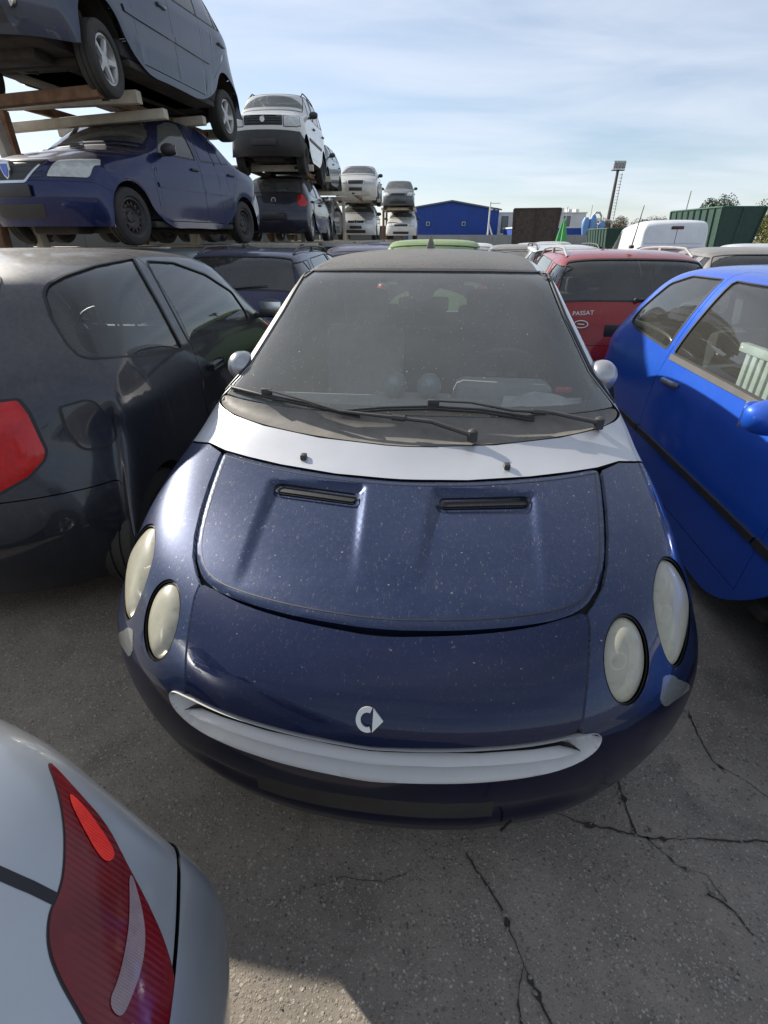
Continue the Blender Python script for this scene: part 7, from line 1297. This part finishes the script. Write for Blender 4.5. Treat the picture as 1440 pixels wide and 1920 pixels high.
# floodlight mast with ladder
root = empty('floodlight_mast', (39.9, 100, 0)); tag(root, 'tall slender floodlight mast with a ladder on its side', 'floodlight mast')
MB().tube([(0, 0, 0), (0, 0, 11.7)], [.36, .22], 10).obj('mast', plain('mast_metal', (.07, .06, .055), .6), root)
m = MB()
for k in range(23): m.box((.45, -.04, 1+k*.45), (1.0, .04, 1.06+k*.45))
m.tube([(.95, 0, 1), (.85, 0, 11.2)], .05, 4); m.obj('ladder', plain('ladder_metal', (.2, .18, .17), .6), root)
MB().box((-1.0, -.4, 11.5), (1.0, .4, 11.65)).box((-1.0, -.3, 12.75), (1.0, -.2, 12.85)).obj('head_frame', BLACKP, root)
for x in (-.78, -.26, .26, .78): MB().box((x-.22, -.45, 11.75), (x+.22, -.05, 12.7), .05).obj('floodlight', plain('flood_glass', (.25, .25, .25), .3), root)
# blue cyclone pipes
root = empty('extraction_pipes', (32.4, 90, 0)); tag(root, 'cluster of pale blue ducts and grey bent pipes over the low blue building', 'ducts')
PB = plain('duct_blue', (.12, .25, .50), .5); PG = plain('duct_grey', (.4, .4, .4), .4, .3)
for x, h in ((0, 4.4), (1.1, 4.7), (2.6, 3.9)): MB().lathe([(1.0, .1), (3.0, .55), (h-.6, .6), (h, .3), (h, .01)], 16, (x, 0, 0), 'z').obj('duct', PB, root)
for x, z, w_ in ((1.0, 3.7, 1.3), (2.7, 2.6, 1.6)): MB().tube([(x, 0, z), (x, 0, z+.9), (x+.35, 0, z+1.35), (x+w_-.35, 0, z+1.35), (x+w_, 0, z+.9), (x+w_, 0, z-1.6)], .16, 8).obj('bent_pipe', PG, root)
# folded parasol
root = empty('parasol', (8.35, 26, 0)); tag(root, 'closed bright green parasol in front of the low blue building', 'parasol')
MB().tube([(0, 0, 0), (0, 0, 2.3)], .03, 8).obj('pole', GW, root); m = MB(); pr_ = [(.9, .12), (1.0, .24), (1.3, .23), (1.7, .17), (2.15, .08), (2.35, .02)]
n = 24; v = []
for k in range(n):
    a = 2*math.pi*k/n; fo_ = 1+.28*math.cos(4*a)
    for z, r in pr_: v.append((r*fo_*math.cos(a), r*fo_*math.sin(a), z))
m.add(v, [(k*6+i, ((k+1) % n)*6+i, ((k+1) % n)*6+i+1, k*6+i+1) for k in range(n) for i in range(5)]); m.obj('canopy', plain('parasol_green', (.07, .33, .10), .8), root)
# ------------------------------------------------------------------ trees
def tree(x, y, h, cr, seed, label, c=(.16, .165, .04)):
    root = empty('tree', (x, y, 0)); tag(root, label, 'tree', None); r = random.Random(seed)
    MB().tube([(0, 0, 0), (.1, 0, h*.3), (-.1, .1, h*.6), (0, 0, h*.85)], [h*.03, h*.024, h*.014, h*.005], 8).obj('trunk', plain('bark', (.10, .08, .06), .9, var=.4), root)
    m = newmat('leaf_'+str(seed)); mt, nt, b, o = m; v_ = coords(nt)
    oi = noise(nt, v_, 1.2, 3, .6); nt.links.new(mixrgb(nt, mrange(nt, oi, .3, .7), tuple(q*.6 for q in c), tuple(q*1.5 for q in c)), b.inputs['Base Color']); b.inputs['Roughness'].default_value = .6
    cl = [(r.gauss(0, cr*.42), r.gauss(0, cr*.42), h*.62+r.gauss(0, h*.17), r.uniform(.25, .5)*cr) for _ in range(26)]; v = []; f = []
    nl = 20000
    for i in range(nl):
        c_ = cl[r.randrange(len(cl))]; d = Vector((r.gauss(0, 1), r.gauss(0, 1), r.gauss(0, 1))).normalized()*c_[3]*r.uniform(.55, 1.05)
        p = Vector(c_[:3])+d
        if p.z < h*.12: continue
        a = Vector((r.uniform(-1, 1), r.uniform(-1, 1), r.uniform(-1, 1))).normalized(); b2 = a.cross(Vector((r.uniform(-1, 1), r.uniform(-1, 1), r.uniform(-1, 1)))).normalized(); s_ = r.uniform(.10, .20)*h/7
        k = len(v); v += [tuple(p-a*s_), tuple(p+b2*s_*.5), tuple(p+a*s_), tuple(p-b2*s_*.5)]; f.append((k, k+1, k+2, k+3))
    mesh('crown', v, f, mt, root, smooth=False)
tree(29.0, 40, 3.7, 3.0, 11, 'leafy olive green tree at the far right beyond the green skip')
tree(40.0, 52, 4.6, 3.4, 12, 'second olive green tree at the far right edge, behind the first', (.085, .10, .03))
tree(47.0, 98, 4.2, 3.0, 13, 'small pale tree behind the white van', (.12, .115, .06))
tree(37.6, 92, 3.9, 2.6, 14, 'sparse brownish tree at the foot of the floodlight mast', (.13, .11, .07))
tree(29.5, 50, 3.9, 2.2, 15, 'dark tree top poking up over the green skip', (.04, .07, .03))
